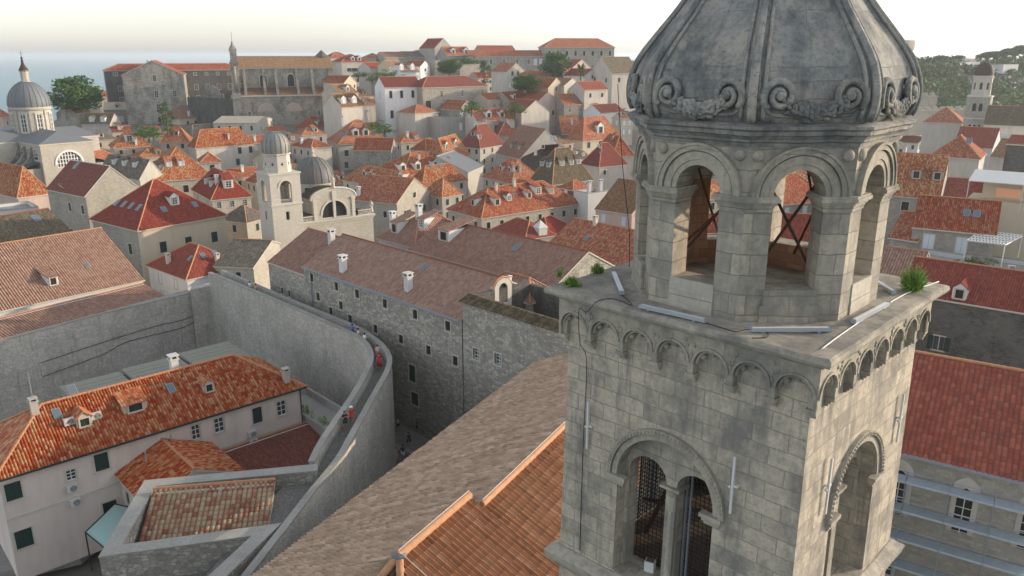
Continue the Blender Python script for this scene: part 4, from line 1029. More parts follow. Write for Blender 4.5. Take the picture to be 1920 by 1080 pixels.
# ---- city wall and its walk
cwall = thing('city_wall', 'high curved stone city wall with a narrow paved walk on top', 'city wall', (0, 0, 0))
ZK = 10.5
inn = [(396, 511), (520, 562), (651, 619), (682, 636), (697, 654), (700, 675), (690, 700), (667, 741), (612, 823), (590, 867)]
outr = [(414, 508), (540, 563), (659, 612), (690, 630), (714, 650), (726, 671), (722, 695), (700, 735), (655, 815), (629, 861), (585, 915), (520, 998), (455, 1080), (380, 1180), (300, 1290)]
def dense(P, step=1.2):
    out = []
    for i in range(len(P)-1):
        p0, p1, p2, p3 = P[max(i-1, 0)], P[i], P[i+1], P[min(i+2, len(P)-1)]; n = max(1, int((p2-p1).length/step))
        for j in range(n):
            t = j/n; out.append(.5*((2*p1)+(p2-p0)*t+(2*p0-5*p1+4*p2-p3)*t*t+(3*p1-p0-3*p2+p3)*t**3))
    return out+[P[-1]]
PI = dense([W(x, y, ZK+1.0) for x, y in inn]); PO = dense([W(x, y, ZK+1.0) for x, y in outr])
def offs(P, d):
    out = []
    for i, p in enumerate(P):
        t = (P[min(i+1, len(P)-1)]-P[max(i-1, 0)]); t.z = 0; t.normalize(); out.append(p+Vector((-t.y, t.x, 0))*d)
    return out
def strip(mb, A, Bp, za0, za1, zb0, zb1, top=True, flare=0):
    """solid band between polylines A and B"""
    n = len(A); vs = []; fs = []
    for p, q in zip(A, Bp): vs += [(p.x, p.y, za0), (p.x, p.y, za1), (q.x, q.y, zb1), (q.x, q.y, zb0)]
    for i in range(n-1):
        for k in range(4): k2 = (k+1) % 4; fs.append((i*4+k, (i+1)*4+k, (i+1)*4+k2, i*4+k2))
    fs.append((0, 1, 2, 3)); m_ = (n-1)*4; fs.append((m_+3, m_+2, m_+1, m_)); mb.add(vs, fs)
# polylines run towards the camera: the town side lies on the left of travel? test with offset sign
PIo = offs(PI, -.45)      # outer (courtyard) edge of inner parapet
POo = offs(PO, .45)
m = MB(); strip(m, PIo, PI, -2, ZK+1.0, ZK-.3, ZK+1.0); m.build('inner_parapet', M['st_city'], cwall, recalc=True)
m = MB(); A_f = offs(PO, .8); strip(m, PO, POo, -2, ZK+1.0, -2, ZK+1.0); o_ = m.build('outer_parapet', M['st_city'], cwall, recalc=True)
m = MB(); strip(m, offs(PIo, -.04), offs(PI, .04), ZK+1.0, ZK+1.12, ZK+1.0, ZK+1.12); m.build('inner_coping', M['cope'], cwall, recalc=True)
m = MB(); strip(m, offs(PO, -.04), offs(POo, .04), ZK+1.0, ZK+1.12, ZK+1.0, ZK+1.12); m.build('outer_coping', M['cope'], cwall, recalc=True)
def resample(P, n):
    L = [0]
    for p, q in zip(P, P[1:]): L.append(L[-1]+(q-p).length)
    out = []
    for i in range(n):
        s = L[-1]*i/(n-1); k = max(j for j in range(len(L)) if L[j] <= s+1e-9); k = min(k, len(P)-2); t = (s-L[k])/max(1e-6, L[k+1]-L[k]); out.append(P[k].lerp(P[k+1], t))
    return out
nI = len(PI); 
# deck between the parapets
cut = min(range(len(PO)), key=lambda i: (PO[i]-PI[-1]).length)
dA, dB = resample(PI, 60), resample(PO[:cut+1], 60)
m = MB(); strip(m, dA, dB, ZK-.8, ZK, ZK-.8, ZK); m.build('wall_walk', M['walk'], cwall, recalc=True)
rest = PO[cut:]; m = MB(); strip(m, rest, offs(rest, -3.0), -1, ZK-.01, -1, ZK-.01); m.build('wall_walk', M['walk'], cwall, recalc=True)
# far end of the wall, cross wall towards the left
c0 = PIo[0]; cA = W(362, 549, 8.9); cB = W(-260, 690, 8.9)
xw = thing('cross_wall', 'straight grey city wall running left from the curved wall below the tiled roofs', 'city wall', (0, 0, 0))
m = MB(); Q = [c0, cA, W(180, 590, 8.9), cB]; m2 = dense([cA, W(180, 592, 8.9), W(0, 640, 8.9), cB], 3)
strip(m, m2, offs(m2, -1.6), -2, 8.9, -2, 8.9); m.build('wall', M['st_city'], xw, recalc=True)
m = MB(); strip(m, offs(m2, .06), offs(m2, -1.66), 8.9, 9.02, 8.9, 9.02); m.build('coping', M['cope'], xw, recalc=True)
m = MB(); t0 = PIo[0]; m.prism([(cA.x-.3, cA.y+.3), (cA.x, cA.y-.9), (t0.x, t0.y), (t0.x+1.5, t0.y+.8), (cA.x+1.5, cA.y+3)], -2, 9.6); m.build('end_pier', M['st_city'], cwall, recalc=True)
# ---------------------------------------------------------------- courtyard side: pink house, bastion, left roofs
def WP(n, r, ze, items, face='f'):
    """window list from the survey: (px, py of the top middle, width, height, style)"""
    out = []; d = Vector((r.x-n.x, r.y-n.y, 0)); L = d.length; d /= L; nr = Vector((-d.y, d.x, 0))
    for (px, py, w, h, st) in items:
        q = ray(px, py); k = (Vector((n.x, n.y, 0))).dot(nr)/q.dot(nr); p = Vector((0, 0, CZ))+q*k
        out.append((face, [((p-n).x*d.x+(p-n).y*d.y)/L], ze-p.z, w, h, st))
    return out
def ac_unit(p, rz, label, parent=None):
    e = thing('air_conditioner', label, 'air conditioner', p, rz)
    m = MB(); m.box(-.42, .42, -.32, -.02, 0, .62); m.build('case', M['ac'], e)
    m = MB(); Mx = Matrix.Translation((.1, -.325, .31)) @ Matrix.Rotation(pi/2, 4, 'X')
    for r in (.08, .16, .24): m.lathe([(r, -.01), (r+.03, -.01), (r+.03, .012), (r, .012)], 14, M=Mx, cap=False)
    m.box(-.16, .36, -.325, -.318, .29, .32); m.build('fan_grille', M['wire'], e); return e
PZ = 8.0
pa, pb = W(0, 890, PZ), W(563, 720, PZ); pd = (pb-pa).normalized(); pn = Vector((-pd.y, pd.x, 0))
rl = W(80, 757, PZ+3.1); s0 = (rl-pa).dot(pd)-5.0
n = pa+pd*s0
PW = WP(n, pb, PZ, [(188, 850, 1.15, 1.65, 's'), (22, 905, 1.2, 1.6, 's'), (132, 881, .8, 1.0, 'w'), (366, 797, .8, 1.5, 'w'), (410, 784, .95, 1.5, 'w'), (481, 764, 1.0, 1.7, 's'), (527, 752, 1.0, 1.6, 'w'), (42, 993, 1.3, 1.7, 's'), (205, 940, 1.2, 1.9, 'o')])
pink = house(n, pb, 9.6, PZ, 'pale rose plastered house with bright orange tiled hip roof inside the curved city wall', 'hip', 3.1, 'pinkp', None, 't_near', base=-2.2, wins=PW, geo=(0, 1), cat='house', over=.45)
PL = (pb-n).length
def ploc(u, v, z): return Vector((n.x, n.y, 0))+pd*u+pn*v+Vector((0, 0, z))
prz = math.atan2(pd.y, pd.x); tp = 3.1/4.8
def pinkroof_u(px, py):     # position of a roof feature
    q = ray(px, py); nn = (Vector((0, 0, 1))-pn*tp); o0 = Vector((n.x, n.y, PZ))-Vector((0, 0, CZ)); k = o0.dot(nn)/q.dot(nn); p = q*k+Vector((0, 0, CZ))
    return (p-n).dot(pd), (p-n).dot(pn)
for (px, py, st, w_) in ((160, 800, 'g', 1.3), (393, 735, 'g', 1.1), (255, 772, 's', 2.1)):
    u, v = pinkroof_u(px, py); dormer(pink, Matrix.Translation((u, v, PZ+2.2+v*tp)), tp, st, w_, .95, 'cream', 't_near', 's')
for (px, py) in ((111, 787), (325, 738), (140, 742)):
    u, v = pinkroof_u(px, py); skylight(pink, Vector((u, v, PZ+2.2+v*tp+.10)), tp, FACE['f'], .7)
for (px, py, kd) in ((66, 775, 's'), (537, 715, 's'), (325, 675, 'w')):
    u, v = pinkroof_u(px, py); place(chimney_mesh(kd), 'chimney', pink, Matrix.Translation((u, v, PZ+2.2+min(v, 9.6-v)*tp)))
tr = MB(); tr.box(0, PL, -.08, .0, 5.9, 6.1); tr.build('string_course', M['trim'], pink)
g = MB(); g.box(-.4, PL+.4, -.62, -.50, PZ+2.2-.38, PZ+2.2-.22); g.tube([(PL-.15, -.12, PZ+2), (PL-.15, -.12, .5)], .06, 6); g.build('gutter', M['shut'], pink)
for (px, py, l) in ((472, 818, 'upper air conditioner on the pink wall right of the courtyard'), (474, 833, 'lower air conditioner on the pink wall above the red lean-to roof'), (141, 946, 'air conditioner on the pink wall below the small white window'), (135, 920, 'air conditioner hanging directly under the small white framed window')):
    q = ray(px, py); k = (Vector((n.x, n.y, 0))).dot(pn)/q.dot(pn); p = Vector((0, 0, CZ))+q*k; ac_unit(p-Vector((0, 0, .0)), prz, l)
for (px, py, l) in ((130, 797, 'air conditioner left of the wide gabled dormer on the orange roof'), (180, 786, 'air conditioner right of the wide gabled dormer on the orange roof')):
    u, v = pinkroof_u(px, py); ac_unit(ploc(u, v, PZ+v*tp+.1), prz, l)
# tv aerial
u, v = pinkroof_u(66, 775); p = ploc(u, v, PZ+v*tp+1.4)
m = MB(); m.tube([p, p+Vector((0, 0, 2.4))], .03, 5); [m.tube([p+Vector((-.5+.1*i, 0, 2.3-.25*i)), p+Vector((.5-.1*i, .3, 2.35-.25*i))], .015, 4) for i in range(4)]; tag(m.build('tv_aerial', M['steel']), 'thin television aerial on the left chimney of the orange roof', 'aerial')
# orange annex in front
u0 = (W(235, 855, 5.0)-n).dot(pd); 
ua = (W(292, 812, 6.6)-n).dot(pd)
house(ploc(ua-4.2, -7.6, 0), ploc(ua+4.0, -7.6, 0), 7.5, 4.9, 'small annex with orange gable roof in front of the pink house', 'gy', 1.75, 'pinkp', None, 't_near', base=-2.2, geo='all', wins=[('l', [.3, .75], 1.2, .8, 1.2, 's')], chim=[], over=.3)
for (px, py) in ((322, 830), (274, 862)):
    p = W(px, py, 6.4); m = MB(); m.tube([p-Vector((0, 0, .3)), p+Vector((0, 0, .8))], .07, 8); m.tube([p+Vector((0, 0, .8)), p+Vector((0, 0, .86))], .11, 8); tag(m.build('flue_pipe', M['grey']), 'short round flue pipe on the %s slope of the orange annex roof' % ('right' if px > 300 else 'left'), 'pipe')
house(ploc(ua+4.6, -7.4, 0), ploc(PL+3.0, -7.4, 0), 7.2, 2.0, 'low lean-to with dark red and mossy tiled roof between pink house and city wall', 'sx', 1.5, 'pinkp', None, 't_dred', base=-2.2, over=.3, cornice=False)
mo = MB(); q0 = ploc(PL-5.0, -7.5, 2.10); sl = Vector((pn.x*7.2, pn.y*7.2, 1.5)).normalized()
geo_roof('mossy_tiles', q0, pd, sl, [(0, 0), (6.5, 0), (5.2, 5.5), (1.4, 5.5)], M['t_grey'], pink, w=.3, h=.4, amp=.07, seed=77)
# sheds behind the pink house against the wall
sd = thing('shed_roofs', 'flat greenish panelled shed roofs between the pink house and the grey wall', 'shed', (0, 0, 0))
for i in range(3):
    x0 = 9+i*6.2; m = MB(); Mx = Matrix.Translation((n.x, n.y, 0)) @ Matrix.Rotation(prz, 4, 'Z'); m.box(x0, x0+5.9, 11.0, 17.5, 7.4+.2*i, 7.65+.2*i, M=Mx)
    for j in range(6): m.box(x0, x0+5.9, 11.1+j, 11.16+j, 7.65+.2*i, 7.68+.2*i, M=Mx)
    m.box(x0+.1, x0+5.8, 11.1, 17.4, -1, 7.4+.2*i, M=Mx); m.build('roof_panel', M['shedg'], sd)
# terrace with plants at the right end
tg = thing('roof_terrace', 'narrow grey terrace with climbing plants between pink house and city wall', 'terrace', (0, 0, 0))
Mx = Matrix.Translation((n.x, n.y, 0)) @ Matrix.Rotation(prz, 4, 'Z'); m = MB(); m.box(PL+.3, PL+3.4, -6, 5, -1, 4.2, M=Mx); m.box(PL+3.2, PL+3.5, -6, 5, 4.2, 5.0, M=Mx); m.build('terrace_slab', M['grey'], tg)
rl_ = random.Random(8)
m = MB()
for i in range(9): leaf_blob(m, ploc(PL+.9, -5.2+i*.9, 4.3+rl_.uniform(-.5, .4)), (.5, .6, .5), 70, rl_, .12)
tag(m.build('climbing_plant', [M['leaf2'], M['leaf1']]), 'green climbing plants hanging over the terrace edge right of the pink house', 'plant')
# green awning and junk at the bottom left
aw = thing('awning', 'pale green sheet awning on dark posts beside the bastion', 'awning', (0, 0, 0))
c4 = [W(160, 998, 2.2), W(205, 1035, 1.6), W(258, 955, 1.9), W(215, 945, 2.4)]
m = MB(); m.add(c4+[c-Vector((0, 0, .06)) for c in c4], [(0, 1, 2, 3), (7, 6, 5, 4), (0, 4, 5, 1), (1, 5, 6, 2), (2, 6, 7, 3), (3, 7, 4, 0)]); M['awn'] = plain('pale green sheet', (.42, .62, .58), .5); m.build('sheet', M['awn'], aw)
m = MB(); [m.tube([c-Vector((0, 0, 3.8)), c], .06, 6) for c in c4]; [m.tube([c4[i], c4[(i+1) % 4]], .06, 6) for i in range(4)]; m.build('post', M['wire'], aw)
yd = MB(); yq = [W(-60, 1090, -2), W(150, 1040, -2), W(250, 960, -2), W(450, 860, -2), W(700, 800, -2), W(420, 640, -2), W(-300, 700, -2), W(-250, 1090, -2)]
yd.prism([(p.x, p.y) for p in yq], -3.0, -1.9); o = yd.build('courtyard', M['paver'], None, recalc=True); tag(o, kind='structure')
# ---- bastion
bs = thing('bastion', 'triangular stone bastion with broad parapets at the lower left', 'bastion', (0, 0, 0))
BZ = 11.4
cA_, cB_, cC_, cD_, cE_ = W(186, 1046, BZ), W(272, 903, BZ), W(596, 872, BZ), W(474, 1006, BZ), W(352, 1120, BZ)
def wallstrip(P, th, z0, z1, name, mat, par, cop=True):
    n_ = len(P); I = []
    for i, p in enumerate(P):
        d0 = (P[i]-P[i-1]).normalized() if i else (P[1]-P[0]).normalized(); d1 = (P[i+1]-P[i]).normalized() if i < n_-1 else d0
        n0 = Vector((-d0.y, d0.x, 0)); n1 = Vector((-d1.y, d1.x, 0)); mm = (n0+n1); mm = mm/max(.35, mm.length_squared/2); I.append(p+mm*th)
    m = MB(); strip(m, P, I, z0, z1, z0, z1); m.build(name, mat, par, recalc=True)
    if cop: m = MB(); strip(m, [p.lerp(q, -.04) for p, q in zip(P, I)], [p.lerp(q, 1.04) for p, q in zip(P, I)], z1, z1+.1, z1, z1+.1); m.build('coping', M['cope'], par, recalc=True)
wallstrip([cE_, cD_, cA_, cB_, cC_], -.95, -2, BZ, 'parapet', M['st_rub'], bs)
m = MB(); m.prism([(p.x, p.y) for p in (cE_+Vector((.3, 0, 0)), cD_+Vector((.3, 0, 0)), cC_, cB_, cA_)], -2, 9.3); m.build('deck', M['walk'], bs, recalc=True)
hN, hR = W(262, 1020, 10.3), W(500, 999, 10.3)
gh = house(hN, hR, 4.3, 10.3, 'small guard house with mottled yellow and red tiled lean-to roof on the bastion', 'sx', 1.35, 'cream', None, 't_small', base=8.2, geo='all', over=.25, cornice=False, wins=[('r', [.62], 1.0-1.1, .9, 1.1, 'o')], cat='house')
# ---- big faded roofs left behind the cross wall
R1 = W(267, 521, 9.8); N1 = W(-260, 634, 9.8)
house(N1, R1, 22.6, 9.8, 'large building with broad faded pinkish tile roof at the left edge', 'gx', 5.9, 'white', None, 't_pinks' if 't_pinks' in M else 't_pink', base=-2, over=.5, sky=[('f', [.83], 4.0, .6)], dorm=[('f', [.66], 2.0, 's', 1.3, 'o')], cat='building', name='warehouse', capm='ridge')
R2 = W(305, 553, 9.1); N2 = W(-260, 701, 9.1)
house(N2, R2, 4.6, 9.1, 'low lean-to range with faded pinkish tile roof directly above the grey cross wall', 'sx', .85, 'white', None, 't_pink', base=-2, over=.4, cat='building', name='range', cornice=False)
# ---------------------------------------------------------------- landmarks
def frame_at(n, r): return math.atan2(r.y-n.y, r.x-n.x)
# ---- town clock-like bell tower and baroque church
TB = WY(540, 462, 128); zt0 = 3.0
dirT = radians(40)
bt = thing('town_bell_tower', 'slender white stone bell tower with small greenish dome beside the domed church', 'bell tower', (-38.9, 131, -1.7), dirT); bt.scale = (.88,)*3
def blk(name, prof, mat, par, n=4, ph=pi/4, **k):
    m = MB(); m.lathe([(r/cos(pi/n), z) for r, z in prof], n, ph=ph if n == 4 else pi/n); return m.build(name, mat, par, **k)
s = 3.0
Hb = [(s*1.03, 0), (s, 22)]
m = MB()
for k in range(4):
    h = s if k % 2 == 0 else s-.5
    m.plate([(-h, 0), (h, 0), (h, 27.2), (-h, 27.2)], [archpts(0, 24.9, 1.15, 21.9, w=1.15), [(-.35, 18.6), (.35, 18.6), (.35, 20.2), (-.35, 20.2)]], -s, -s+.5, M=RZ(k))
m.build('shaft', M['st_white'], bt)
m = MB(); m.box(-s+.5, s-.5, -s+.5, s-.5, 21.2, 21.8); m.box(-s+.5, s-.5, -s+.5, s-.5, 26.6, 27.1); m.box(-s+.55, s-.55, -s+.55, s-.55, 18, 20.8, m=1); m.build('belfry_floor', [M['st_white'], M['dark']], bt)
m = MB(); [m.box(-s-.18, s+.18, -s-.18, s+.18, z, z+.28) for z in (21.45, 27.2)]; m.build('cornice', M['trim'], bt)
for k in range(4):
    m = MB(); m.arcband(0, 24.9, 1.15, 1.5, -s-.12, -s, M=RZ(k)); m.build('arch', M['trim'], bt)
m = MB(); m.lathe([(.05, 24.9), (.35, 24.8), (.5, 24.3), (.62, 23.6), (.9, 23.2), (.9, 23.1)], 14); m.build('bell', M['leadg'], bt, smooth=True)
m = MB(); m.tube([(-2.4, 0, 25), (2.4, 0, 25)], .12, 6); m.build('bell_beam', M['wood'], bt)
drum = blk('drum', [(2.45, 27.48), (2.3, 27.7), (2.2, 30.6), (2.45, 30.7), (2.45, 30.95)], M['st_white'], bt, 8)
m = MB(); 
for k in range(8): m.box(-.25, .25, -2.26, -2.2, 28.9, 29.1, M=R8(k)); m.box(-.08, .08, -2.27, -2.2, 28.7, 29.3, M=R8(k))
m.build('quatrefoil', M['dark'], drum)
dmm = MB(); dmm.lathe([(2.35, 30.95), (2.42, 31.3), (2.5, 32.0), (2.42, 32.8), (2.2, 33.5), (1.8, 34.1), (1.2, 34.55), (.5, 34.8), (.05, 34.85)], 32); do = dmm.build('dome', M['leadg'], bt, smooth=True, auto=60)
for k in range(16):
    a = k*pi/8; rb = MB(); rb.tube([(r*1.01*cos(a), r*1.01*sin(a), z) for r, z in [(2.35, 30.95), (2.42, 31.3), (2.5, 32.0), (2.42, 32.8), (2.2, 33.5), (1.8, 34.1), (1.2, 34.55), (.5, 34.8)]], .06, 4)
    rb.build('rib', M['lead'], do)
# church beside it
sb = thing('domed_church', 'small baroque church with dark ribbed dome and arched front window beside white bell tower', 'church', (-35.7, 143.5, 1), radians(38)); sb.scale = (.78,)*3
m = MB(); 
m.plate([(-9.5, 0), (9.5, 0), (9.5, 15.6), (-9.5, 15.6)], [[(-1.6, 3), (1.6, 3), (1.6, 9), (-1.6, 9)]], -9, -8.4); m.box(-9.5, -8.9, -8.4, 9, 0, 15.6); m.box(8.9, 9.5, -8.4, 9, 0, 15.6); m.box(-8.9, 8.9, 8.4, 9, 0, 15.6); m.box(-8.9, 8.9, -8.4, 8.4, 14.6, 15.0)
m.build('body', M['st_pale'], sb)
m = MB(); m.box(-9.8, 9.8, -9.4, -9.001, 15.0, 15.25); m.box(-9.9, 9.9, -9.6, -9.001, 15.25, 15.6); m.box(-9.6, 9.6, -9.2, -9.001, 14.6, 15.0); m.build('cornice', M['trim'], sb)
for x0, x1 in ((-9.4, -5.6), (5.6, 9.4)):
    m = MB(); m.box(x0, x1, -9.3, -9.0, 16.6, 16.8); m.box(x0, x1, -9.3, -9.0, 15.6, 15.75)
    for i in range(11): m.lathe([(.06, 15.75), (.12, 15.95), (.13, 16.1), (.06, 16.4), (.09, 16.6)], 6, M=Matrix.Translation((x0+.2+i*(x1-x0-.4)/10, -9.15, 0)))
    m.build('balustrade', M['trim'], sb)
m = MB(); front = [(-5.2, 15.6), (5.2, 15.6), (5.2, 20.2)]+[(5.2*cos(pi*i/16)*1.0, 20.2+2.1*sin(pi*i/16)) for i in range(1, 16)]+[(-5.2, 20.2)]
m.plate(front, [archpts(0, 16.6, 3.0, 15.9, w=3.0)], -8.8, -8.2); m.build('arched_gable', M['st_pale'], sb)
m = MB(); m.plate(archpts(0, 16.6, 3.0, 15.9, w=3.0), [], -8.4, -8.3); m.build('arched_window', M['dark'], sb)
m = MB(); m.box(-.3, .3, -8.9, -8.3, 15.7, 19.7); m.arcband(0, 16.6, 3.0, 3.45, -8.95, -8.8, M=None); [m.box(x-.4, x+.4, -9.0, -8.8, 15.6, 20.2) for x in (-4.7, 4.7)]; [m.box(x-.55, x+.55, -9.1, -8.8, 19.6, 20.1) for x in (-4.7, 4.7)]; m.box(-.5, .5, -9.1, -8.8, 19.7, 21.8); m.build('pilaster', M['trim'], sb)
m = MB(); pts = [(-5.6, -8.6, 20.1)]+[(5.5*cos(pi-pi*i/14), -8.6, 20.3+2.2*sin(pi*i/14)) for i in range(15)]+[(5.6, -8.6, 20.1)]; m.tube(pts, .28, 6); m.build('arched_cornice', M['trim'], sb)
m = MB()
for i in range(14):
    a0, a1 = pi-pi*i/14, pi-pi*(i+1)/14; m.add([(5.3*cos(a0), -8.4, 20.2+2.15*sin(a0)), (5.3*cos(a1), -8.4, 20.2+2.15*sin(a1)), (5.3*cos(a1), -3, 20.2+2.15*sin(a1)), (5.3*cos(a0), -3, 20.2+2.15*sin(a0))], [(3, 2, 1, 0), (0, 1, 2, 3)])
for sx in (-1, 1):
    m.add([(sx*5.2, -8.3, 16.9), (sx*9.2, -8.3, 15.9), (sx*9.2, 8, 15.9), (sx*5.2, 8, 16.9)], [(0, 1, 2, 3), (3, 2, 1, 0)])
    m.add([(sx*5.2, -3, 20.2), (sx*5.2, 8, 20.2), (sx*5.2, 8, 15.9), (sx*5.2, -3, 15.9)], [(0, 1, 2, 3), (3, 2, 1, 0)], 1)
    m.add([(sx*5.2, -8.3, 20.2), (sx*5.2, -3, 20.2), (sx*5.2, -3, 15.9), (sx*5.2, -8.3, 15.9)], [(0, 1, 2, 3), (3, 2, 1, 0)], 1)
m.add([(-5.3, -3, 20.2), (5.3, -3, 20.2), (0, 3, 22.3), (-5.3, 8, 20.2), (5.3, 8, 20.2)], [(0, 1, 2), (1, 4, 2), (4, 3, 2), (3, 0, 2)])
m.build('roof', [M['t_grey'], M['st_pale']], sb)
m = MB(); m.lathe([(4.55, 19.2), (4.5, 22.4), (4.75, 22.5), (4.75, 22.75)], 32, M=Matrix.Translation((0, 1.2, 0))); dr = m.build('drum', M['st_pale'], sb, smooth=True, auto=30)
m = MB(); 
for k in range(8): m.box(-.6, .6, -4.62, -4.4, 20.6, 21.9, M=Matrix.Translation((0, 1.2, 0)) @ R8(k))
m.build('drum_window', M['dark'], dr)
DPf = [(4.6, 22.75), (4.62, 23.4), (4.45, 24.6), (4.05, 25.8), (3.3, 27.0), (2.3, 27.9), (1.2, 28.4), (.5, 28.55)]
m = MB(); m.lathe(DPf, 40, M=Matrix.Translation((0, 1.2, 0))); dmo = m.build('dome', M['leadd'], sb, smooth=True, auto=60)
for k in range(16):
    a = k*pi/8; rb = MB(); rb.tube([(r*1.01*cos(a), 1.2+r*1.01*sin(a), z) for r, z in DPf], .09, 4); rb.build('rib', M['lead'], dmo)
m = MB(); m.lathe([(.7, 28.45), (.75, 28.7), (.35, 28.9), (.3, 29.4), (.5, 29.7), (.3, 30.0), (.18, 30.2), (.32, 30.5), (.15, 30.9), (.02, 31)], 12, M=Matrix.Translation((0, 1.2, 0))); m.build('finial', M['st_pale'], dmo, smooth=True)
def statue(p, h, lab, rz=0):
    e = thing('statue', lab, 'statue', p, rz); k = h/1.8
    m = MB(); m.lathe([(.34*k, 0), (.34*k, .12*k), (.26*k, .2*k)], 8); m.build('pedestal', M['trim'], e)
    m = MB(); m.lathe([(.24*k, .2*k), (.27*k, .5*k), (.2*k, .95*k), (.24*k, 1.25*k), (.22*k, 1.42*k), (.09*k, 1.5*k), (.08*k, 1.55*k)], 10); m.ball((0, 0, 1.66*k), (.11*k, .12*k, .14*k)); m.tube([(.22*k, 0, 1.4*k), (.34*k, -.1*k, 1.1*k), (.2*k, -.28*k, 1.05*k)], .06*k, 6); m.tube([(-.22*k, 0, 1.4*k), (-.3*k, -.05*k, 1.0*k), (-.18*k, -.2*k, .85*k)], .06*k, 6); m.build('figure', M['trim'], e, smooth=True)
Ms = Matrix.Translation((-35.7, 143.5, 1)) @ Matrix.Rotation(radians(38), 4, 'Z') @ Matrix.Scale(.78, 4)
for (x, z, l) in ((0, 22.6, 'stone saint statue standing on top of the arched church gable'), (9.3, 16.0, 'stone saint statue at the right end of the church balustrade')):
    statue(Ms @ Vector((x, -8.8, z)), 2.1, l, radians(38))
# ---- cathedral
cz = thing('cathedral', 'pale baroque cathedral with tall grey lead dome at the left edge', 'cathedral', (-134.4, 225, 3.6), radians(52)); cz.scale = (.75,)*3
m = MB()
W2, D2, Hc = 9.5, 26, 19.5
m.plate([(-9, 0), (9, 0), (9, Hc), (-9, Hc)], [archpts(0, 12.4, 4.4, 11.4, w=4.4)], -26, -25.2)
m.box(-9, -8.2, -25.2, 24, 0, Hc); m.box(8.2, 9, -25.2, 24, 0, Hc); m.build('nave', M['st_pale'], cz)
m = MB(); m.plate(archpts(0, 12.4, 4.4, 11.4, w=4.4), [], -25.7, -25.6); m.build('thermal_window', M['glass'], cz)
m = MB(); [m.box(-4.2+i*1.0, -3.9+i*1.0, -25.85, -25.7, 11.4, 12.4+sqrt(max(0, 19.3-(-4.05+i*1.0)**2))) for i in range(9)]; [m.box(-4.3, 4.3, -25.86, -25.71, z, z+.22) for z in (11.4, 12.7, 14.0)]; [m.box(-3.0, 3.0, -25.86, -25.71, z, z+.22) for z in (15.3,)]; m.arcband(0, 12.4, 4.3, 5.0, -26.3, -26, M=None); m.build('window_frame', M['trimw'], cz)
m = MB(); m.box(-9.4, 9.4, -26.4, 24.4, Hc, Hc+.5); m.build('cornice', M['trim'], cz)
m = MB(); m.add([(-9.6, -26.6, Hc+.5), (9.6, -26.6, Hc+.5), (9.6, 24.6, Hc+.5), (-9.6, 24.6, Hc+.5), (0, -20, Hc+4.2), (0, 20, Hc+4.2)], [(0, 1, 4), (1, 2, 5, 4), (2, 3, 5), (3, 0, 4, 5)]); m.add([(-20, -8.6, Hc+.5), (20, -8.6, Hc+.5), (20, 8.6, Hc+.5), (-20, 8.6, Hc+.5), (-15, 0, Hc+4.0), (15, 0, Hc+4.0)], [(0, 1, 5, 4), (1, 2, 5), (2, 3, 4, 5), (3, 0, 4)]); m.build('roof', M['lead'], cz)
m = MB(); m.box(-19.6, 19.6, -8.2, 8.2, 0, Hc); m.build('transept', M['st_pale'], cz)
m = MB(); m.box(-19.9, 19.9, -8.5, 8.5, Hc-.01, Hc+.48); m.build('cornice', M['trim'], cz)
m = MB(); m.box(-16, -9.01, -24, -8.3, 0, 11.5); m.box(9.01, 16, -24, -8.3, 0, 11.5); m.build('aisle', M['st_pale'], cz)
m = MB()
for sx in (-1, 1): m.add([(sx*16.3, -24.3, 11.5), (sx*9, -24.3, 13.6), (sx*9, -8.3, 13.6), (sx*16.3, -8.3, 11.5)], [(0, 1, 2, 3), (3, 2, 1, 0)])
m.build('aisle_roof', M['lead'], cz)
Ml = FACE['l']
for y in (-21.5, -16, -10.8):
    for sx in (-1,):
        w_ = MB(); Mx = Matrix.Translation((-9, y, 0)) @ Ml; w_.plate(archpts(0, 16.6, 1.3, 14.2, w=1.3), [], -.06, -.02, 0, M=Mx); w_.arcband(0, 16.6, 1.3, 1.7, -.2, -.0, m=1, M=Mx); [w_.box(-1.3, 1.3, -.14, -.06, z, z+.14, 2, M=Mx) for z in (14.2, 15.4, 16.6)]; [w_.box(x-.07, x+.07, -.14, -.06, 15.4, 17.6, 2, M=Mx) for x in (-.45, .45)]
        w_.build('window', [M['glass'], M['trim'], M['trimw']], cz)
    bt_ = MB(); Mx = Matrix.Translation((-9, y+2.6, 0)) @ Ml
    bt_.plate([(0, 11), (6.6, 11), (6.6, 12.4)]+[(6.6-5.9*sin(q*pi/16), 12.2+6.2*(1-cos(q*pi/16))) for q in range(1, 9)]+[(0, 18.6)], [], -.45, .45, M=Mx @ Matrix.Rotation(-pi/2, 4, 'Z'))
    bt_.build('volute_buttress', M['st_stain'], cz)
w_ = MB(); Mx = Matrix.Translation((19.6, 0, 0)) @ FACE['r']; w_.plate(archpts(0, 12.5, 2.2, 8.5, w=2.2), [], -.08, -.02, 0, M=Mx); w_.arcband(0, 12.5, 2.2, 2.7, -.25, 0, m=1, M=Mx); w_.build('window', [M['dark'], M['trim']], cz)
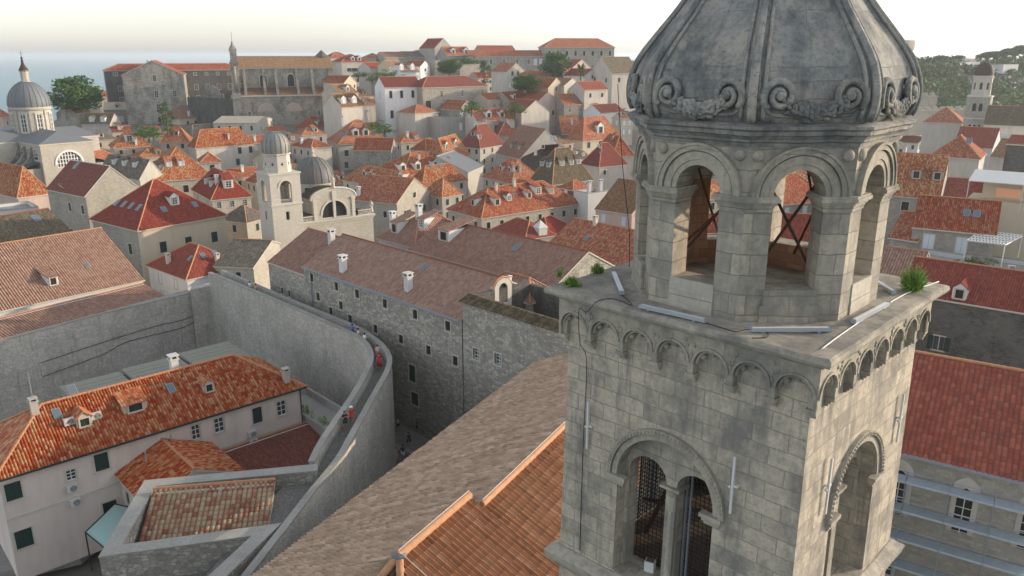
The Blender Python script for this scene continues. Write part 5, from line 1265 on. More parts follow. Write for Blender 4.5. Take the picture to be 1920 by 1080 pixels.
def drum8(par, z0, z1, r, nwin):
    m = MB(); m.lathe([(r+.5, z0), (r+.5, z0+.8), (r, z0+1.0), (r, z1-1.2), (r+.5, z1-1.0), (r+.7, z1-.5), (r+.3, z1-.4), (r+.3, z1)], 32); d_ = m.build('drum', M['st_pale'], par, smooth=True, auto=30)
    for k in range(nwin):
        Mx = Matrix.Rotation(2*pi*k/nwin, 4, 'Z'); w_ = MB(); w_.box(-.85, .85, -r-.06, -r+.3, z0+2.6, z1-2.6, 0, M=Mx)
        for x in (-.85, 0, .85): w_.box(x-.09, x+.09, -r-.16, -r, z0+2.6, z1-2.6, 1, M=Mx)
        for i in range(5): z = z0+2.6+(z1-z0-5.2)*i/4; w_.box(-.85, .85, -r-.15, -r, z-.07, z+.07, 1, M=Mx)
        w_.box(-1.25, -.95, -r-.25, -r+.2, z0+2.2, z1-2.4, 2, M=Mx); w_.box(.95, 1.25, -r-.25, -r+.2, z0+2.2, z1-2.4, 2, M=Mx); w_.box(-1.4, 1.4, -r-.35, -r+.2, z1-2.4, z1-2.0, 2, M=Mx); w_.box(-1.3, 1.3, -r-.35, -r+.2, z0+2.1, z0+2.5, 2, M=Mx)
        w_.build('window', [M['glass'], M['trimw'], M['trim']], d_)
        p_ = MB(); M2 = Matrix.Rotation(2*pi*(k+.5)/nwin, 4, 'Z'); p_.box(-.55, .55, -r-.35, -r+.2, z0+1, z1-1.2, M=M2); p_.build('pilaster', M['st_pale'], d_)
    return d_
drum8(cz, Hc+.6, Hc+12.0, 6.6, 8)
z0 = Hc+12.0; CD = [(6.9, 0), (7.0, .8), (6.95, 2), (6.6, 3.6), (5.9, 5.2), (4.9, 6.6), (3.7, 7.8), (2.4, 8.6), (1.8, 8.9)]
m = MB(); m.lathe([(r, z0+z) for r, z in CD], 40); dd_ = m.build('dome', M['lead'], cz, smooth=True, auto=60)
for k in range(24):
    a = 2*pi*k/24; rb = MB(); rb.tube([(r*1.01*cos(a), r*1.01*sin(a), z0+z) for r, z in CD], .08, 4); rb.build('rib', M['lead'], dd_)
m = MB(); m.lathe([(1.9, z0+8.8), (1.9, z0+9.2), (1.45, z0+9.3), (1.4, z0+12.4), (1.75, z0+12.7), (1.7, z0+12.9)], 8); m.build('lantern', M['st_pale'], dd_, auto=30)
m = MB(); m.lathe([(1.75, z0+12.9), (1.2, z0+13.9), (.6, z0+15.0), (.35, z0+16.2), (.5, z0+16.5), (.2, z0+16.9), (.45, z0+17.3), (.1, z0+17.8), (.06, z0+19.8)], 12); m.box(-.7, .7, -.05, .05, z0+18.9, z0+19.0); m.build('spire', M['leadd2'] if 'leadd2' in M else M['brown'], dd_, smooth=True, auto=40)
# ---- hill-top tower of the friars on the right
ft = thing('friary_bell_tower', 'tall square bell tower with dark rounded cap rising before the wooded hill on the right', 'bell tower', (144.5, 250, 4.0), radians(-36)); ft.scale = (.85,)*3
def bifora(m, k, z, h, n, w, s, Mx):
    pass
m = MB(); s = 3.75
lv = [(0, 21.5, [(-1.5, 17.0, .42, 1.9), (0, 17.0, .42, 1.9), (1.5, 17.0, .42, 1.9), (0, 9, .35, 1.4)]), (21.5, 29, [(-1.0, 24.0, .62, 2.2), (1.0, 24.0, .62, 2.2)])]
for z0_, z1_, ws in lv:
    for k in range(4):
        h = s if k % 2 == 0 else s-.6
        m.plate([(-h, z0_), (h, z0_), (h, z1_), (-h, z1_)], [archpts(x, z+hh, w_, z, w=w_, n=8) for x, z, w_, hh in ws], -s, -s+.6, M=RZ(k))
m.box(-s+.6, s-.6, -s+.6, s-.6, 15, 16); m.box(-s+.6, s-.6, -s+.6, s-.6, 22, 22.5); m.box(-s+.9, s-.9, -s+.9, s-.9, 16, 21, 1); m.box(-s+.9, s-.9, -s+.9, s-.9, 22.5, 28.5, 1)
m.build('shaft', [M['st_rub'], M['dark']], ft)
m = MB(); [m.box(-s-.25, s+.25, -s-.25, s+.25, z, z+.4) for z in (14.3, 21.3, 29)]; m.build('cornice', M['trim'], ft)
m = MB(); s2 = 3.0
for k in range(8): 
    h = s2*T8; m.plate([(-h, 29.4), (h, 29.4), (h, 36), (-h, 36)], [archpts(0, 33.6, .45, 31.6, w=.45, n=8)], -s2, -s2+.4, M=R8(k), back=lambda x, z: ((x*(1-.4*T8/(3.0*T8))) if abs(x) > 3.0*T8-.01 else x, z))
m.lathe([(2.3/cos(pi/8), 31), (2.3/cos(pi/8), 35.5)], 8, ph=pi/8, m=1); m.build('upper_stage', [M['st_white'], M['dark']], ft)
m = MB(); m.lathe([(3.4, 36), (3.4, 36.4)], 24); m.build('cornice', M['trim'], ft)
m = MB(); m.lathe([(3.1, 36.4), (3.15, 37.4), (2.9, 38.8), (2.3, 40), (1.3, 40.9), (.1, 41.3)], 24); m.build('cap', M['leadd3'] if 'leadd3' in M else M['brown'], ft, smooth=True, auto=60)
# ---------------------------------------------------------------- trees
M['lf_d'] = leafm('foliage dark', (.035, .085, .015)); M['lf_m'] = leafm('foliage mid', (.06, .14, .022)); M['lf_l'] = leafm('foliage light', (.10, .20, .03)); M['lf_y'] = leafm('foliage yellow green', (.16, .23, .04))
TRC = {}
def tree(p, h, r, lab, kind='round', group=None, seed=None):
    seed = seed if seed is not None else int(abs(p.x*7+p.y*3)) % 4
    e = thing('tree', lab, 'tree', p, seed*1.3, group); key = (kind, seed % 4)
    if key not in TRC:
        rd = random.Random(seed*11+len(kind)); m = MB(); t = MB()
        mats = [M['lf_d'], M['lf_m'], M['lf_l']] if kind != 'pine' else [M['lf_d'], M['lf_m'], M['lf_d']]
        if kind in ('round', 'pine'):
            for i in range(70):
                a = rd.uniform(0, 2*pi); q = sqrt(rd.random())
                if kind == 'round': z = rd.uniform(.30, .95); rr_ = .5*sqrt(max(.05, 1-((z-.58)/.42)**2))
                else: z = rd.uniform(.62, .95); rr_ = .55*sqrt(max(.05, 1-((z-.68)/.32)**2))
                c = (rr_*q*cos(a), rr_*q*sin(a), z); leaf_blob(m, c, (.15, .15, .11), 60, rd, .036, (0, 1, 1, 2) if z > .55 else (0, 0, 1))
            t.tube([(0, 0, -.1), (.01, 0, .25), (.0, .02, .62)], [.045, .035, .015], 7)
            for k in range(7): a = k*.9; t.tube([(0, 0, .25+.04*k), (.2*cos(a), .2*sin(a), .5+.04*k), (.36*cos(a), .36*sin(a), .62+.04*k)], [.022, .014, .005], 5)
        elif kind == 'cypress':
            for i in range(40):
                z = rd.uniform(.05, .97); rr_ = .5*sin(pi*min(1, z*.9+.08))**.8*(1-z*.35); a = rd.uniform(0, 2*pi); q = sqrt(rd.random())
                leaf_blob(m, (rr_*q*cos(a), rr_*q*sin(a), z), (.14, .14, .06), 34, rd, .03, (0, 0, 0, 1))
            t.tube([(0, 0, -.1), (0, 0, .8)], [.05, .01], 6)
        elif kind == 'palm':
            for i in range(34):
                a = rd.uniform(0, 2*pi); el = rd.uniform(-.5, 1.2); d = Vector((cos(a)*cos(el), sin(a)*cos(el), sin(el)))
                for j in range(9):
                    q = j/8; c = Vector((0, 0, .8))+d*q*.42-Vector((0, 0, .22*q*q)); s_ = Vector((-sin(a), cos(a), 0))*.05*(1-q*.6)
                    m.add([c-s_, c+d*.06, c+s_, c-Vector((0, 0, .05))], [(0, 1, 2), (0, 2, 3)], rd.choice((0, 1)))
            t.tube([(0, 0, -.1), (.02, 0, .4), (0, 0, .8)], [.035, .028, .03], 8)
        elif kind == 'bush':
            for i in range(26):
                a = rd.uniform(0, 2*pi); q = sqrt(rd.random()); leaf_blob(m, (.42*q*cos(a), .42*q*sin(a), rd.uniform(.1, .75)*(1.1-.5*q)), (.13, .13, .12), 36, rd, .035, (0, 1, 1, 2))
            t.tube([(0, 0, -.1), (0, 0, .4)], .03, 5)
        TRC[key] = (m.mesh('crown', mats), t.mesh('trunk', [M['wood']]))
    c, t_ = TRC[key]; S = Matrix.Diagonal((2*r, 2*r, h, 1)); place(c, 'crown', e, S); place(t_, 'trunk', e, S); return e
# ---------------------------------------------------------------- the town, house by house
W1 = lambda n, m=2, t1=1.0: [('f', n, t1, .9, 1.35, 's'), ('f', n, t1+3.0, .9, 1.45, 's'), ('l', m, t1, .9, 1.35, 's'), ('l', m, t1+3.0, .9, 1.45, 's')]
def WN(n, m, rows=3, st='s', w=.95, h=1.45, t1=1.0, gap=3.1):
    o = []
    for i in range(rows): o += [('f', n, t1+i*gap, w, h, st), ('l', m, t1+i*gap, w, h, st)]
    return o
# --- centre
B((840, 385), (903, 407), (1090, 379), 'long pale house with dormered red hipped roof and a row of eight dark windows', ze=9.5, rise=4.6, wall='st_pale', tile='t_orange',
  wins=[('f', 8, 1.3, .95, 1.35, 'o'), ('f', [.3, .42, .56, .67, .8], 4.3, .95, 1.8, 's'), ('l', 3, 1.3, .95, 1.35, 'o'), ('l', 3, 4.3, .95, 1.35, 's')],
  dorm=[('l', [.45], 1.8, 's', 1.5), ('f', [.20], 2.0, 's', 1.6), ('f', [.33], 2.6, 'g', 1.4, 'w'), ('f', [.53], 2.6, 's', 1.4), ('f', [.64], 3.2, 's', 1.8, 'w'), ('f', [.77], 2.9, 's', 1.4, 'w')], chim=[('f', .28, 5.4, 's'), ('f', .47, 5.8, 's')], sky=[('f', [.40, .43], 3.4, .5)], base=-5)
B((712, 370), (744, 380), (808, 361), 'grey stone house with curved baroque gable and teal windows between dark shutters', ze=9.5, D=13, roof='gy', rise=4.4, wall='st_pale', tile='t_orange',
  wins=[('f', [.5], -1.2, 1.2, 1.2, 'o'), ('f', [.28, .72], 2.4, 1.3, 1.4, 'b'), ('f', [.3, .7], 6.0, 1.2, 1.8, 'b'), ('l', 2, 2.2, .9, 1.4, 's')], chim=[('l', .85, 1.2, 'w')], base=-5)
B((793, 355), (829, 367), (866, 361), 'square stone house with orange hipped roof behind the curved gable house', ze=9.3, wall='lgrey', tile='t_mott', wins=WN(2, 2), rise=3.4, base=-5)
B((643, 335), (752, 358), (763, 341), 'long grey house with red roof and cream dormers right of the ribbed church dome', ze=9.6, wall='lgrey', tile='t_mott', w=8.5, rise=3.6, wins=[('l', 6, 1.2, .95, 1.5, 's'), ('l', 6, 4.6, .95, 1.5, 's')], dorm=[('l', [.58, .70], 1.6, 'g', 1.5), ('l', [.12], 2.2, 'g', 1.9, 'w')], chim=[('l', .08, .6, 'w')], base=-5)
B((700, 316), (757, 328), (861, 316), 'long orange mottled roof with four round-topped white dormers in the middle of town', ze=10.5, rise=4.6, wall='lgrey', tile='t_mott', wins=WN(6, 2), dorm=[('f', [.04, .30, .62, .86], 1.3, 'g', 1.9, 's')], chim=[('f', .45, 4.8, 's')], base=-5)
B((770, 330), (792, 345), (875, 335), 'orange speckled hipped roof with two skylights below the four white dormers', ze=9.5, rise=4.0, wall='lgrey', tile='t_mott', wins=WN(4, 2), sky=[('f', [.35, .55], 2.6, .9)], base=-5)
B((858, 305), (877, 322), (928, 300), 'dark blue grey sheet metal shed roof between the orange roofs', w=14, ze=10.5, roof='sx', rise=4.0, D=9, wall='lgrey', tile='lead', base=-5, capr=0)
B((875, 322), (960, 342), (1020, 336), 'wide low cluster roof of orange tiles with small dormers beside the grey mossy roof', D=14, ze=9.8, rise=4.8, wall='lgrey', tile='t_orange', wins=WN(4, 4), dorm=[('l', [.3, .6], 2.0, 'g', 1.4), ('f', [.3], 2.6, 's', 1.3)], chim=[('f', .4, 2.4, 's'), ('l', .2, 2.4, 's')], base=-5)
B((995, 315), (1036, 342), (1110, 333), 'large grey brown mossy hipped roof with five long shed dormers', ze=11, rise=7.6, wall='lgrey', tile='t_moss', wins=WN(4, 3), dorm=[('l', [.45, .75], 1.8, 's', 1.5, 'w'), ('f', [.36, .60, .78], 2.0, 's', 1.5, 'w')], sky=[('f', [.32, .40], 5.4, .8)], base=-5, capm='ridge')
B((911, 283), (976, 296), (1068, 290), 'large grey gabled house with faded pink roof slope and two skylight boxes', ze=12, roof='gy', rise=8.0, wall='lgrey', tile='t_pink', wins=[('f', [.45, .8], -3.4, .8, 1, 'o'), ('f', [.3], -1.5, .8, 1, 'o')], dorm=[('l', [.30, .62], 2.0, 's', 1.3, 'w')], base=-5, dwall='grey')
B((1090, 300), (1124, 310), (1175, 305), 'dark red hipped roof over grey walls left of the tower with two skylights', ze=12, rise=5.5, wall='lgrey', tile='t_dred', wins=[('f', [.2], 1.5, .9, 1.2, 'o')], sky=[('l', [.3], 2.0, .8), ('f', [.25], 3.0, .8)], base=-4)
B((1069, 352), (1075, 355), (1108, 350), 'tiny brown timber clad attic with orange hipped roof', ze=10.5, rise=1.6, wall='wood', tile='t_orange', wins=[('f', [.3], .5, .9, 1.1, 'l'), ('l', [.5], .5, .9, 1.1, 'l')], D=5, base=-4)
pw = B((1100, 362), (1103, 363), (1143, 358), 'tall white plastered wall block with stepped chimneys left of the tower lantern', ze=12, roof='flat', wall='white', tile='t_orange', D=5, base=-5)
for x in (1.2, 4.5): place(chimney_mesh('w'), 'chimney', pw, Matrix.Translation((x, 1.2, 17.6)))
B((1112, 388), (1117, 390), (1185, 400), 'pinkish grey house with bright orange roof and white shutters left of the tower', ze=11.5, roof='gx', D=16, rise=5.0, wall='rose', tile='t_oranges' if 't_oranges' in M else 't_ochre', wins=[('f', [.22, .78], 1.0, 1.0, 1.7, 'l'), ('f', [.22, .5], 4.4, 1.0, 1.7, 'l')], sky=[('f', [.9], 6.4, .7)], base=-4)
B((1010, 455), (1014, 470), (1180, 512), 'red mottled tile roof with a single skylight behind the rear monastery range', ze=11.5, roof='gx', D=15, rise=4.2, wall='lgrey', tile='t_mott2' if 't_mott2' in M else 't_orange', sky=[('f', [.33], 3.6, .8)], chim=[('f', .28, 7.0, 's')], base=-4)
B((925, 428), (985, 447), (1012, 452), 'small dark red hipped roof behind the rear monastery range', ze=9.5, rise=2.2, wall='lgrey', tile='t_red', base=-4)
B((1004, 430), (1030, 440), (1075, 425), 'low dark red roof beside a white vented cupola', ze=8.5, rise=2.4, wall='lgrey', tile='t_red', base=-4)
cu = thing('roof_cupola', 'small white square ventilation cupola with pointed lid among red roofs', 'cupola', W(1013, 440, 9.5), .6); m = MB(); m.box(-.9, .9, -.9, .9, -1, 1.4); m.build('box_body', M['wpaint'], cu); m = MB(); m.lathe([(1.45, 1.4), (1.4, 1.5), (.05, 2.7)], 4, ph=pi/4); m.build('lid', M['wpaint'], cu)
B((592, 260), (635, 269.5), (730, 265), 'big pale stone house with orange hipped roof, two white dormers and wide dark windows', D=16, ze=12.5, rise=7.0, wall='st_pale', tile='t_orange', wins=[('f', [.14, .36, .60, .82], 2.2, 1.4, 2.0, 's'), ('f', 4, 6.2, 1.3, 2.0, 's'), ('l', [.2, .6], 2.0, 1.3, 2.2, 's')], dorm=[('f', [.38, .58], 2.4, 'g', 2.2, 'o')], sky=[('f', [.10, .75], 2.2, 1.3), ('l', [.15, .4], 2.4, 1.6)], chim=[('f', .2, 7.6, 'w')], base=-4)
B((568, 233), (592, 243), (655, 231), 'orange roofed house with one round dormer above the big pale hipped house', w=14, D=10, ze=12.5, rise=4.6, wall='lgrey', tile='t_orange', dorm=[('f', [.4], 1.4, 'g', 1.8)], wins=WN(3, 2), base=-4)
B((645, 215), (662, 230), (705, 230), 'bright orange gabled roof left below the white hillside palace', ze=14, roof='gx', D=14, rise=5.5, wall='lgrey', tile='t_ochre2' if 't_ochre2' in M else 't_orange', dorm=[('f', [.08], 1.2, 'g', 2.4)], base=-4)
B((726, 279), (733, 281), (769, 262), 'mossy stained stone house with three small framed windows right of big pale house', ze=12.5, roof='gy', w=9, D=12, rise=3.2, wall='st_stain', tile='t_orange', wins=[('f', [.4, .8], 1.4, 1.0, 1.1, 'w'), ('f', [.4], 4.0, 1.0, 1.1, 'w')], base=-5)
B((780, 268), (799, 281), (835, 276), 'little turret-like house with orange hipped roof and two dark windows in midtown', ze=12, rise=3.0, wall='lgrey', tile='t_orange', wins=WN(2, 2, 2), base=-4)
B((815, 292), (835, 303), (880, 287), 'orange hipped roof with two round white dormers behind the metal shed roof', ze=12, rise=6.0, wall='lgrey', tile='t_mott', dorm=[('f', [.25, .62], 1.5, 'g', 1.9)], wins=WN(2, 2), base=-4)
B((860, 250), (900, 275), (945, 268), 'broad dark red hipped roof with four slim white skylights', ze=13, rise=6.4, wall='lgrey', tile='t_dred', sky=[('l', [.2, .3], 5.0, .7), ('f', [.2, .32], 4.2, .9)], wins=WN(3, 3), dorm=[('l', [.5], 2.0, 's', 1.6), ('f', [.15], 1.5, 's', 1.6)], base=-3)
B((900, 238), (935, 252), (965, 240), 'wide reddish roof with a long white skylight strip in upper midtown', D=14, ze=14, rise=4.4, wall='lgrey', tile='t_dred', base=-2, sky=[('f', [.3, .4, .5], 3, .9)])
B((1006, 228), (1054, 250), (1090, 244), 'dark gabled stone house with bright orange roof below the upper town', ze=15, roof='gx', D=12, rise=5.5, wall='st_dark', tile='t_orange', wins=[('l', [.3, .6], 1.5, 1, 1.3, 'w')], chim=[('f', .6, 3.2, 'w')], base=-2)
B((1060, 262), (1093, 262), (1165, 256), 'long orange roofed house with large white gabled dormer and green shutters', ze=13.5, roof='hip', rise=7.0, wall='cream', tile='t_orange', wins=[('f', [.15, .45, .72], 1.0, 1.4, 2.0, 's')], dorm=[('f', [.5], 1.0, 'g', 3.0, 'o')], base=-2)
B((1116, 280), (1150, 290), (1175, 275), 'mottled red roof with one small dormer beside the tower lantern', ze=13, rise=5, wall='lgrey', tile='t_orange', dorm=[('l', [.5], 2.4, 's', 1.3)], base=-2)
B((1020, 265), (1036, 272), (1075, 268), 'low old ochre tiled roof over rose walls in upper midtown', ze=13, rise=1.8, wall='rose', tile='t_ochre', D=8, wins=[('f', 3, .6, 1.3, 1.2, 'd')], base=-2)
# --- left
B((161, 406), (259, 429.5), (422, 401), 'large cream house with dark red hipped roof, green shutters and roof windows', ze=13, rise=6.6, wall='cream', wall2='st_ash', tile='t_red', wins=[('f', [.24, .53, .84], 2.9, 1.25, 1.9, 's'), ('l', [.22, .62], 3.0, 1.15, 1.9, 's'), ('f', [.24, .53, .84], 7.0, 1.2, 1.9, 's')], dorm=[('f', [.53], 3.0, 'g', 1.7, 'w')], sky=[('l', [.30, .46, .62, .77], 2.6, 1.0), ('f', [.38, .74], 2.0, .9)], base=-4, capm='ridge')
B((88, 338), (160, 366), (262, 352), 'long stone house with dark red gable roof adjoining the cream house on the left', ze=15.0, roof='gy', rise=5.0, wall='st_ash', tile='t_dred', wins=[('l', [.12, .45], 2.2, 1.0, 1.7, 's'), ('l', [.15, .5, .8], 7.6, 1.0, 1.7, 's')], sky=[('l', [.75], 4.0, 1.2)], base=-4, capm='trim')
B((122, 371), (156, 377), (166, 360), 'narrow stone wing with small red lean-to roof and four dark windows', ze=13.4, roof='sx', D=8, rise=2.6, wall='st_ash', tile='t_red', wins=[('l', [.3, .7], 1.4, .9, 1.5, 's'), ('f', [.3, .7], 1.4, .9, 1.5, 's'), ('f', [.3, .7], 6, .9, 1.5, 's')], base=-4)
B((-120, 395), (-60, 468), (133, 432), 'low building with ochre brown tiled roof and dark skylight at the left edge', ze=10.5, roof='gx', D=13, rise=3.4, wall='lgrey', tile='t_moss2' if 't_moss2' in M else 't_moss', sky=[('f', [.80], 3.6, 1.3)], base=-4, capm='ridge2')
B((-40, 350), (33, 366), (95, 368), 'orange hipped roof over pale pink walls at the left edge', ze=12, rise=5.5, wall='rose', tile='t_mott', base=-4)
B((-80, 392), (-20, 398), (72, 388), 'flat white parapet terrace below the orange roof at the left edge', ze=10.5, roof='flat', wall='trimw', tile='grey', D=9, base=-4)
B((277, 500), (350, 521), (462, 497), 'low house with dark red hipped roof and rounded pale blue front beside the curved wall', ze=8.5, rise=3.4, wall='white', tile='t_red', wins=[('l', [.3, .7], 1.0, .9, 1.5, 'l'), ('l', [.3, .7], 3.8, .9, 1.5, 'l')], sky=[('f', [.45, .65], 2.6, .8), ('l', [.3], 2.4, .7)], chim=[('l', .62, 1.2, 's'), ('f', .6, 1.5, 's')], base=-4)
B((437, 488), (475, 500), (545, 462), 'old house with mossy grey stone tile roof at the foot of the white bell tower', ze=9.5, roof='gy', rise=2.6, wall='st_pale', tile='t_grey', wins=[('l', [.4], 1, .8, 1.3, 'o')], base=-4)
B((445, 400), (462, 415), (500, 405), 'small mossy roofed house left of the white bell tower', ze=9.5, rise=2.4, wall='st_pale', tile='t_grey', wins=WN(1, 1), base=-4)
B((271, 257), (300, 265), (355, 264), 'orange hipped roof with two small dormers below the stained gable facade', ze=13, rise=4.5, wall='lgrey', tile='t_orange', dorm=[('l', [.4], 1.2, 's', 1.6), ('f', [.55], 1.2, 's', 1.6)], wins=WN(2, 1), base=-3)
B((355, 270), (367, 275), (474, 267), 'white house with speckled orange hipped roof and dark green shutters left of bell tower', ze=12.5, rise=5.0, wall='lgrey', tile='t_mott', wins=[('f', [.75, .95], 1.2, 1.3, 2.2, 's'), ('f', [.3, .7], 5, 1.3, 2.2, 's')], chim=[('f', .6, 1.2, 's')], base=-4)
B((245, 325), (292, 338), (399, 330), 'big speckled orange hipped roof with three left and two right white dormers', D=18, ze=11, rise=7.2, wall='st_pale', tile='t_mott', wins=[('f', [.25, .5, .8], 1.8, 1.3, 1.8, 'o'), ('l', 3, 1.8, 1.2, 1.6, 'o')], dorm=[('l', [.25, .42, .60], 1.6, 's', 1.7, 'l'), ('f', [.28, .5], 2.6, 's', 1.6, 'l')], base=-4)
B((185, 322), (262, 334), (290, 300), 'grey stone tiled gable roof with three dormers behind the red roofs', ze=12, roof='gy', rise=4.2, wall='lgrey', tile='t_grey', dorm=[('l', [.25, .5, .75], 1.6, 's', 1.6, 'l')], base=-4)
B((163, 305), (165, 306), (222, 294), 'low orange lean-to roof right of the cathedral', ze=12, rise=2.4, wall='lgrey', tile='t_orange', D=6, base=-4)
B((372, 290), (376, 304), (414, 302), 'small white house with one black window and orange roof in left midtown', ze=11.5, rise=2.2, wall='lgrey', tile='t_orange', wins=[('f', [.55], 1.0, 1.3, 1.9, 'o')], base=-4, D=8)
B((337, 354), (397, 372), (470, 365), 'dark red hipped roof with pairs of white dormers left of the bell tower', D=18, ze=9.5, rise=5.2, wall='st_pale', tile='t_red', wins=WN(3, 2, 3, 'w'), dorm=[('l', [.35, .6], 1.5, 's', 1.7, 'l'), ('f', [.5], 1.5, 's', 2.2, 'w')], base=-4, chim=[('l', .2, 2.4, 'w')])
B((205, 262), (214, 276), (284, 272), 'orange tiled roof with white double dormer right of the cathedral wing', ze=12.5, rise=4.6, wall='rose', tile='t_mott', dorm=[('f', [.45], 1.4, 's', 2.6, 'w')], wins=WN(3, 1), chim=[('f', .6, .6, 'w')], base=-4)
B((326, 207), (336, 222), (422, 215), 'cream house with faded pink hipped roof in front of the stained college', w=20, D=11, ze=16, rise=4.8, wall='cream', tile='t_pink', wins=[('f', [.2, .4, .66, .9], 1.4, 1.1, 2.0, 'd')], dorm=[('f', [.6], 1.6, 's', 1.5)], chim=[('f', .28, .8, 'w')], base=0)
B((348, 246), (360, 256), (452, 246), 'low mossy grey roofed house left below the big stained church', w=18, ze=13, rise=3.4, wall='lgrey', tile='t_grey', D=10, base=-3)
B((158, 192), (194, 205), (244, 204), 'pale house with beige metal gable roof and one dormer before the wooded tree', ze=19, roof='gx', rise=2.6, D=10, wall='grey', tile='t_beige' if 't_beige' in M else 'cream', wins=[('f', [.6], 3.0, 2.2, 2.2, 'l')], dorm=[('f', [.5], 1.0, 'g', 1.5)], base=2)
B((150, 230), (153, 232), (206, 232), 'low house with dark mossy roof and two round white dormers', ze=15.5, roof='gx', rise=3.6, D=9, wall='lgrey', tile='t_moss', dorm=[('f', [.32, .72], .8, 'g', 1.8, 'l')], base=0)
B((97, 200), (105, 212), (140, 212), 'old rough house with narrow orange gable roof behind the cathedral dome', ze=19, roof='gy', rise=3.0, D=12, wall='st_stain', tile='t_orange', base=0)
B((0, 205), (4, 218), (20, 216), 'pale house with orange roof left behind the cathedral dome', ze=18, rise=3, wall='rose', tile='t_orange', D=9, base=-4, wins=[('f', 1, 2, 1, 1.5, 'o')])
B((466, 226), (481, 230), (510, 222), 'tall narrow stone house with pale yellow sheet roof and many green shutters', ze=17, roof='gy', rise=1.6, D=16, wall='lgrey', tile='t_beige' if 't_beige' in M else 'cream', wins=[('l', 4, 1.2, .9, 1.6, 's'), ('l', 4, 4.8, .9, 1.6, 's'), ('l', 4, 8.4, .9, 1.6, 's'), ('f', 2, 1.8, .8, 1.3, 's')], base=-3)
# --- college with the gabled facade, big church, palace, convent on the hill
cg = B((195, 133), (345, 133), (450, 133), 'placeholder', ze=35) if False else None
n = W(350, 152, 34.2); r_ = W(452, 134, 37)
n = WY(232, 150, 330); z_e = n.z
def at_z(px, py, Y): return WY(px, py, Y)
g0 = at_z(229, 150, 332); g1 = at_z(345, 150, 340)
house(g0, g1, 30, 33.2, 'broad stained stone college facade with low orange edged gable and few tall windows', 'gy', 5.6, 'st_stain', None, 't_orange', base=-2,
      wins=[('f', [.52], .2, 1.4, 2.4, 'w'), ('f', [.52], 6.4, 1.5, 2.8, 'w'), ('f', [.82], 6.4, 1.5, 2.6, 'w'), ('f', [.53], 11.8, 1.6, 3.4, 'w'), ('f', [.54], 17.0, 2.0, 2.2, 'o')], cat='college', name='college_building', cornice=True, chim=[('l', .95, 8.4, 's')])
g2 = at_z(196, 132, 352); g3 = at_z(455, 132, 380)
lw = house(g2, g3, 12, g2.z, 'very long dark stained college wing with thin orange roof and three rows of windows', 'hip', 2.6, 'st_dark', None, 't_orange', base=-2, wins=[('f', [.55+.085*i for i in range(6)], 1.2, 1.3, 1.3, 'w'), ('f', [.55+.085*i for i in range(6)], 6.4, 1.6, 2.4, 'w'), ('f', [.56, .64], 11.4, 1.5, 2.6, 'w'), ('f', [.07], 1.0, 1.8, 1.3, 'w'), ('f', [.09], 6.6, 1.5, 2.2, 'w'), ('f', [.09], 11.4, 1.5, 2.2, 'w')], cat='college', name='college_wing', chim=[('f', .3, 2, 's'), ('f', .42, 2, 's')])
m = MB(); Mx = Matrix.Translation((g1.x, g1.y, 0)) @ Matrix.Rotation(frame_at(g1, at_z(455, 232, 330)), 4, 'Z'); m.box(1, 24, -.5, .5, 0, 24); m.build('wall', M['st_dark'], thing('retaining_wall', 'tall dark retaining wall between the gabled college and the big church', 'wall', Mx.translation, frame_at(g1, at_z(455, 232, 330))))
# baroque portal crest on the dark wall
cr = thing('wall_crest', 'ornate stone crest rising above the dark wall between college and church', 'crest', at_z(401, 188, 345), .1)
m = MB(); m.box(-4.5, 4.5, -.5, .5, -2, 1.0); m.plate([(-3.8, 1), (3.8, 1), (2.6, 3.4), (2.8, 4.6), (1.2, 5.2), (0, 6.2), (-1.2, 5.2), (-2.8, 4.6), (-2.6, 3.4)], [], -.4, .4); m.ball((0, -.4, 3.0), (1.1, .3, 1.4)); [m.ball((x, 0, 1.8), (.6, .5, .9)) for x in (-3.9, 3.9)]; m.build('crest_panel', M['st_stain'], cr)
# the big Jesuit-style church
ca, cb_ = at_z(447, 240, 325), at_z(636, 226, 338)
L_ = Vector((cb_.x-ca.x, cb_.y-ca.y)).length; rz_ = frame_at(ca, cb_)
jc = thing('hill_church', 'huge stained baroque church with buttressed nave and brown roof on the hill', 'church', (ca.x, ca.y, 10), rz_)
def jz(py, Y=330): return WY(540, py, Y).z-10
zr, ze_, za, zb_ = jz(105, 340), jz(127, 334), jz(165, 332), jz(180, 328)
m = MB(); m.box(3, L_-.5, 7, 20, -12, ze_+.2); m.build('nave', M['st_stain'], jc)
m = MB(); m.plate([(0, -12), (L_+1.5, -12), (L_+1.5, zb_), (0, zb_)], [], 0, 6.99); m.build('aisle', M['st_stain'], jc)
m = MB(); m.box(-.6, L_+1.8, -.5, -.003, zb_-.3, zb_+.25); m.box(2, L_, 6.4, 6.99, ze_-.4, ze_+.1); m.build('cornice', M['trim'], jc)
m = MB(); m.add([(2, -.3, zb_), (L_+1, -.3, zb_), (L_+1, 7.1, za), (2, 7.1, za)], [(0, 1, 2, 3)]); m.build('aisle_roof', M['t_ochre'], jc)
m = MB(); m.add([(2, 6.2, ze_), (L_, 6.2, ze_), (L_-1, 13.5, zr), (2, 13.5, zr), (L_, 20.8, ze_), (2, 20.8, ze_)], [(0, 1, 2, 3), (3, 2, 4, 5), (1, 4, 2)]); m.build('roof', M['t_ochre'], jc)
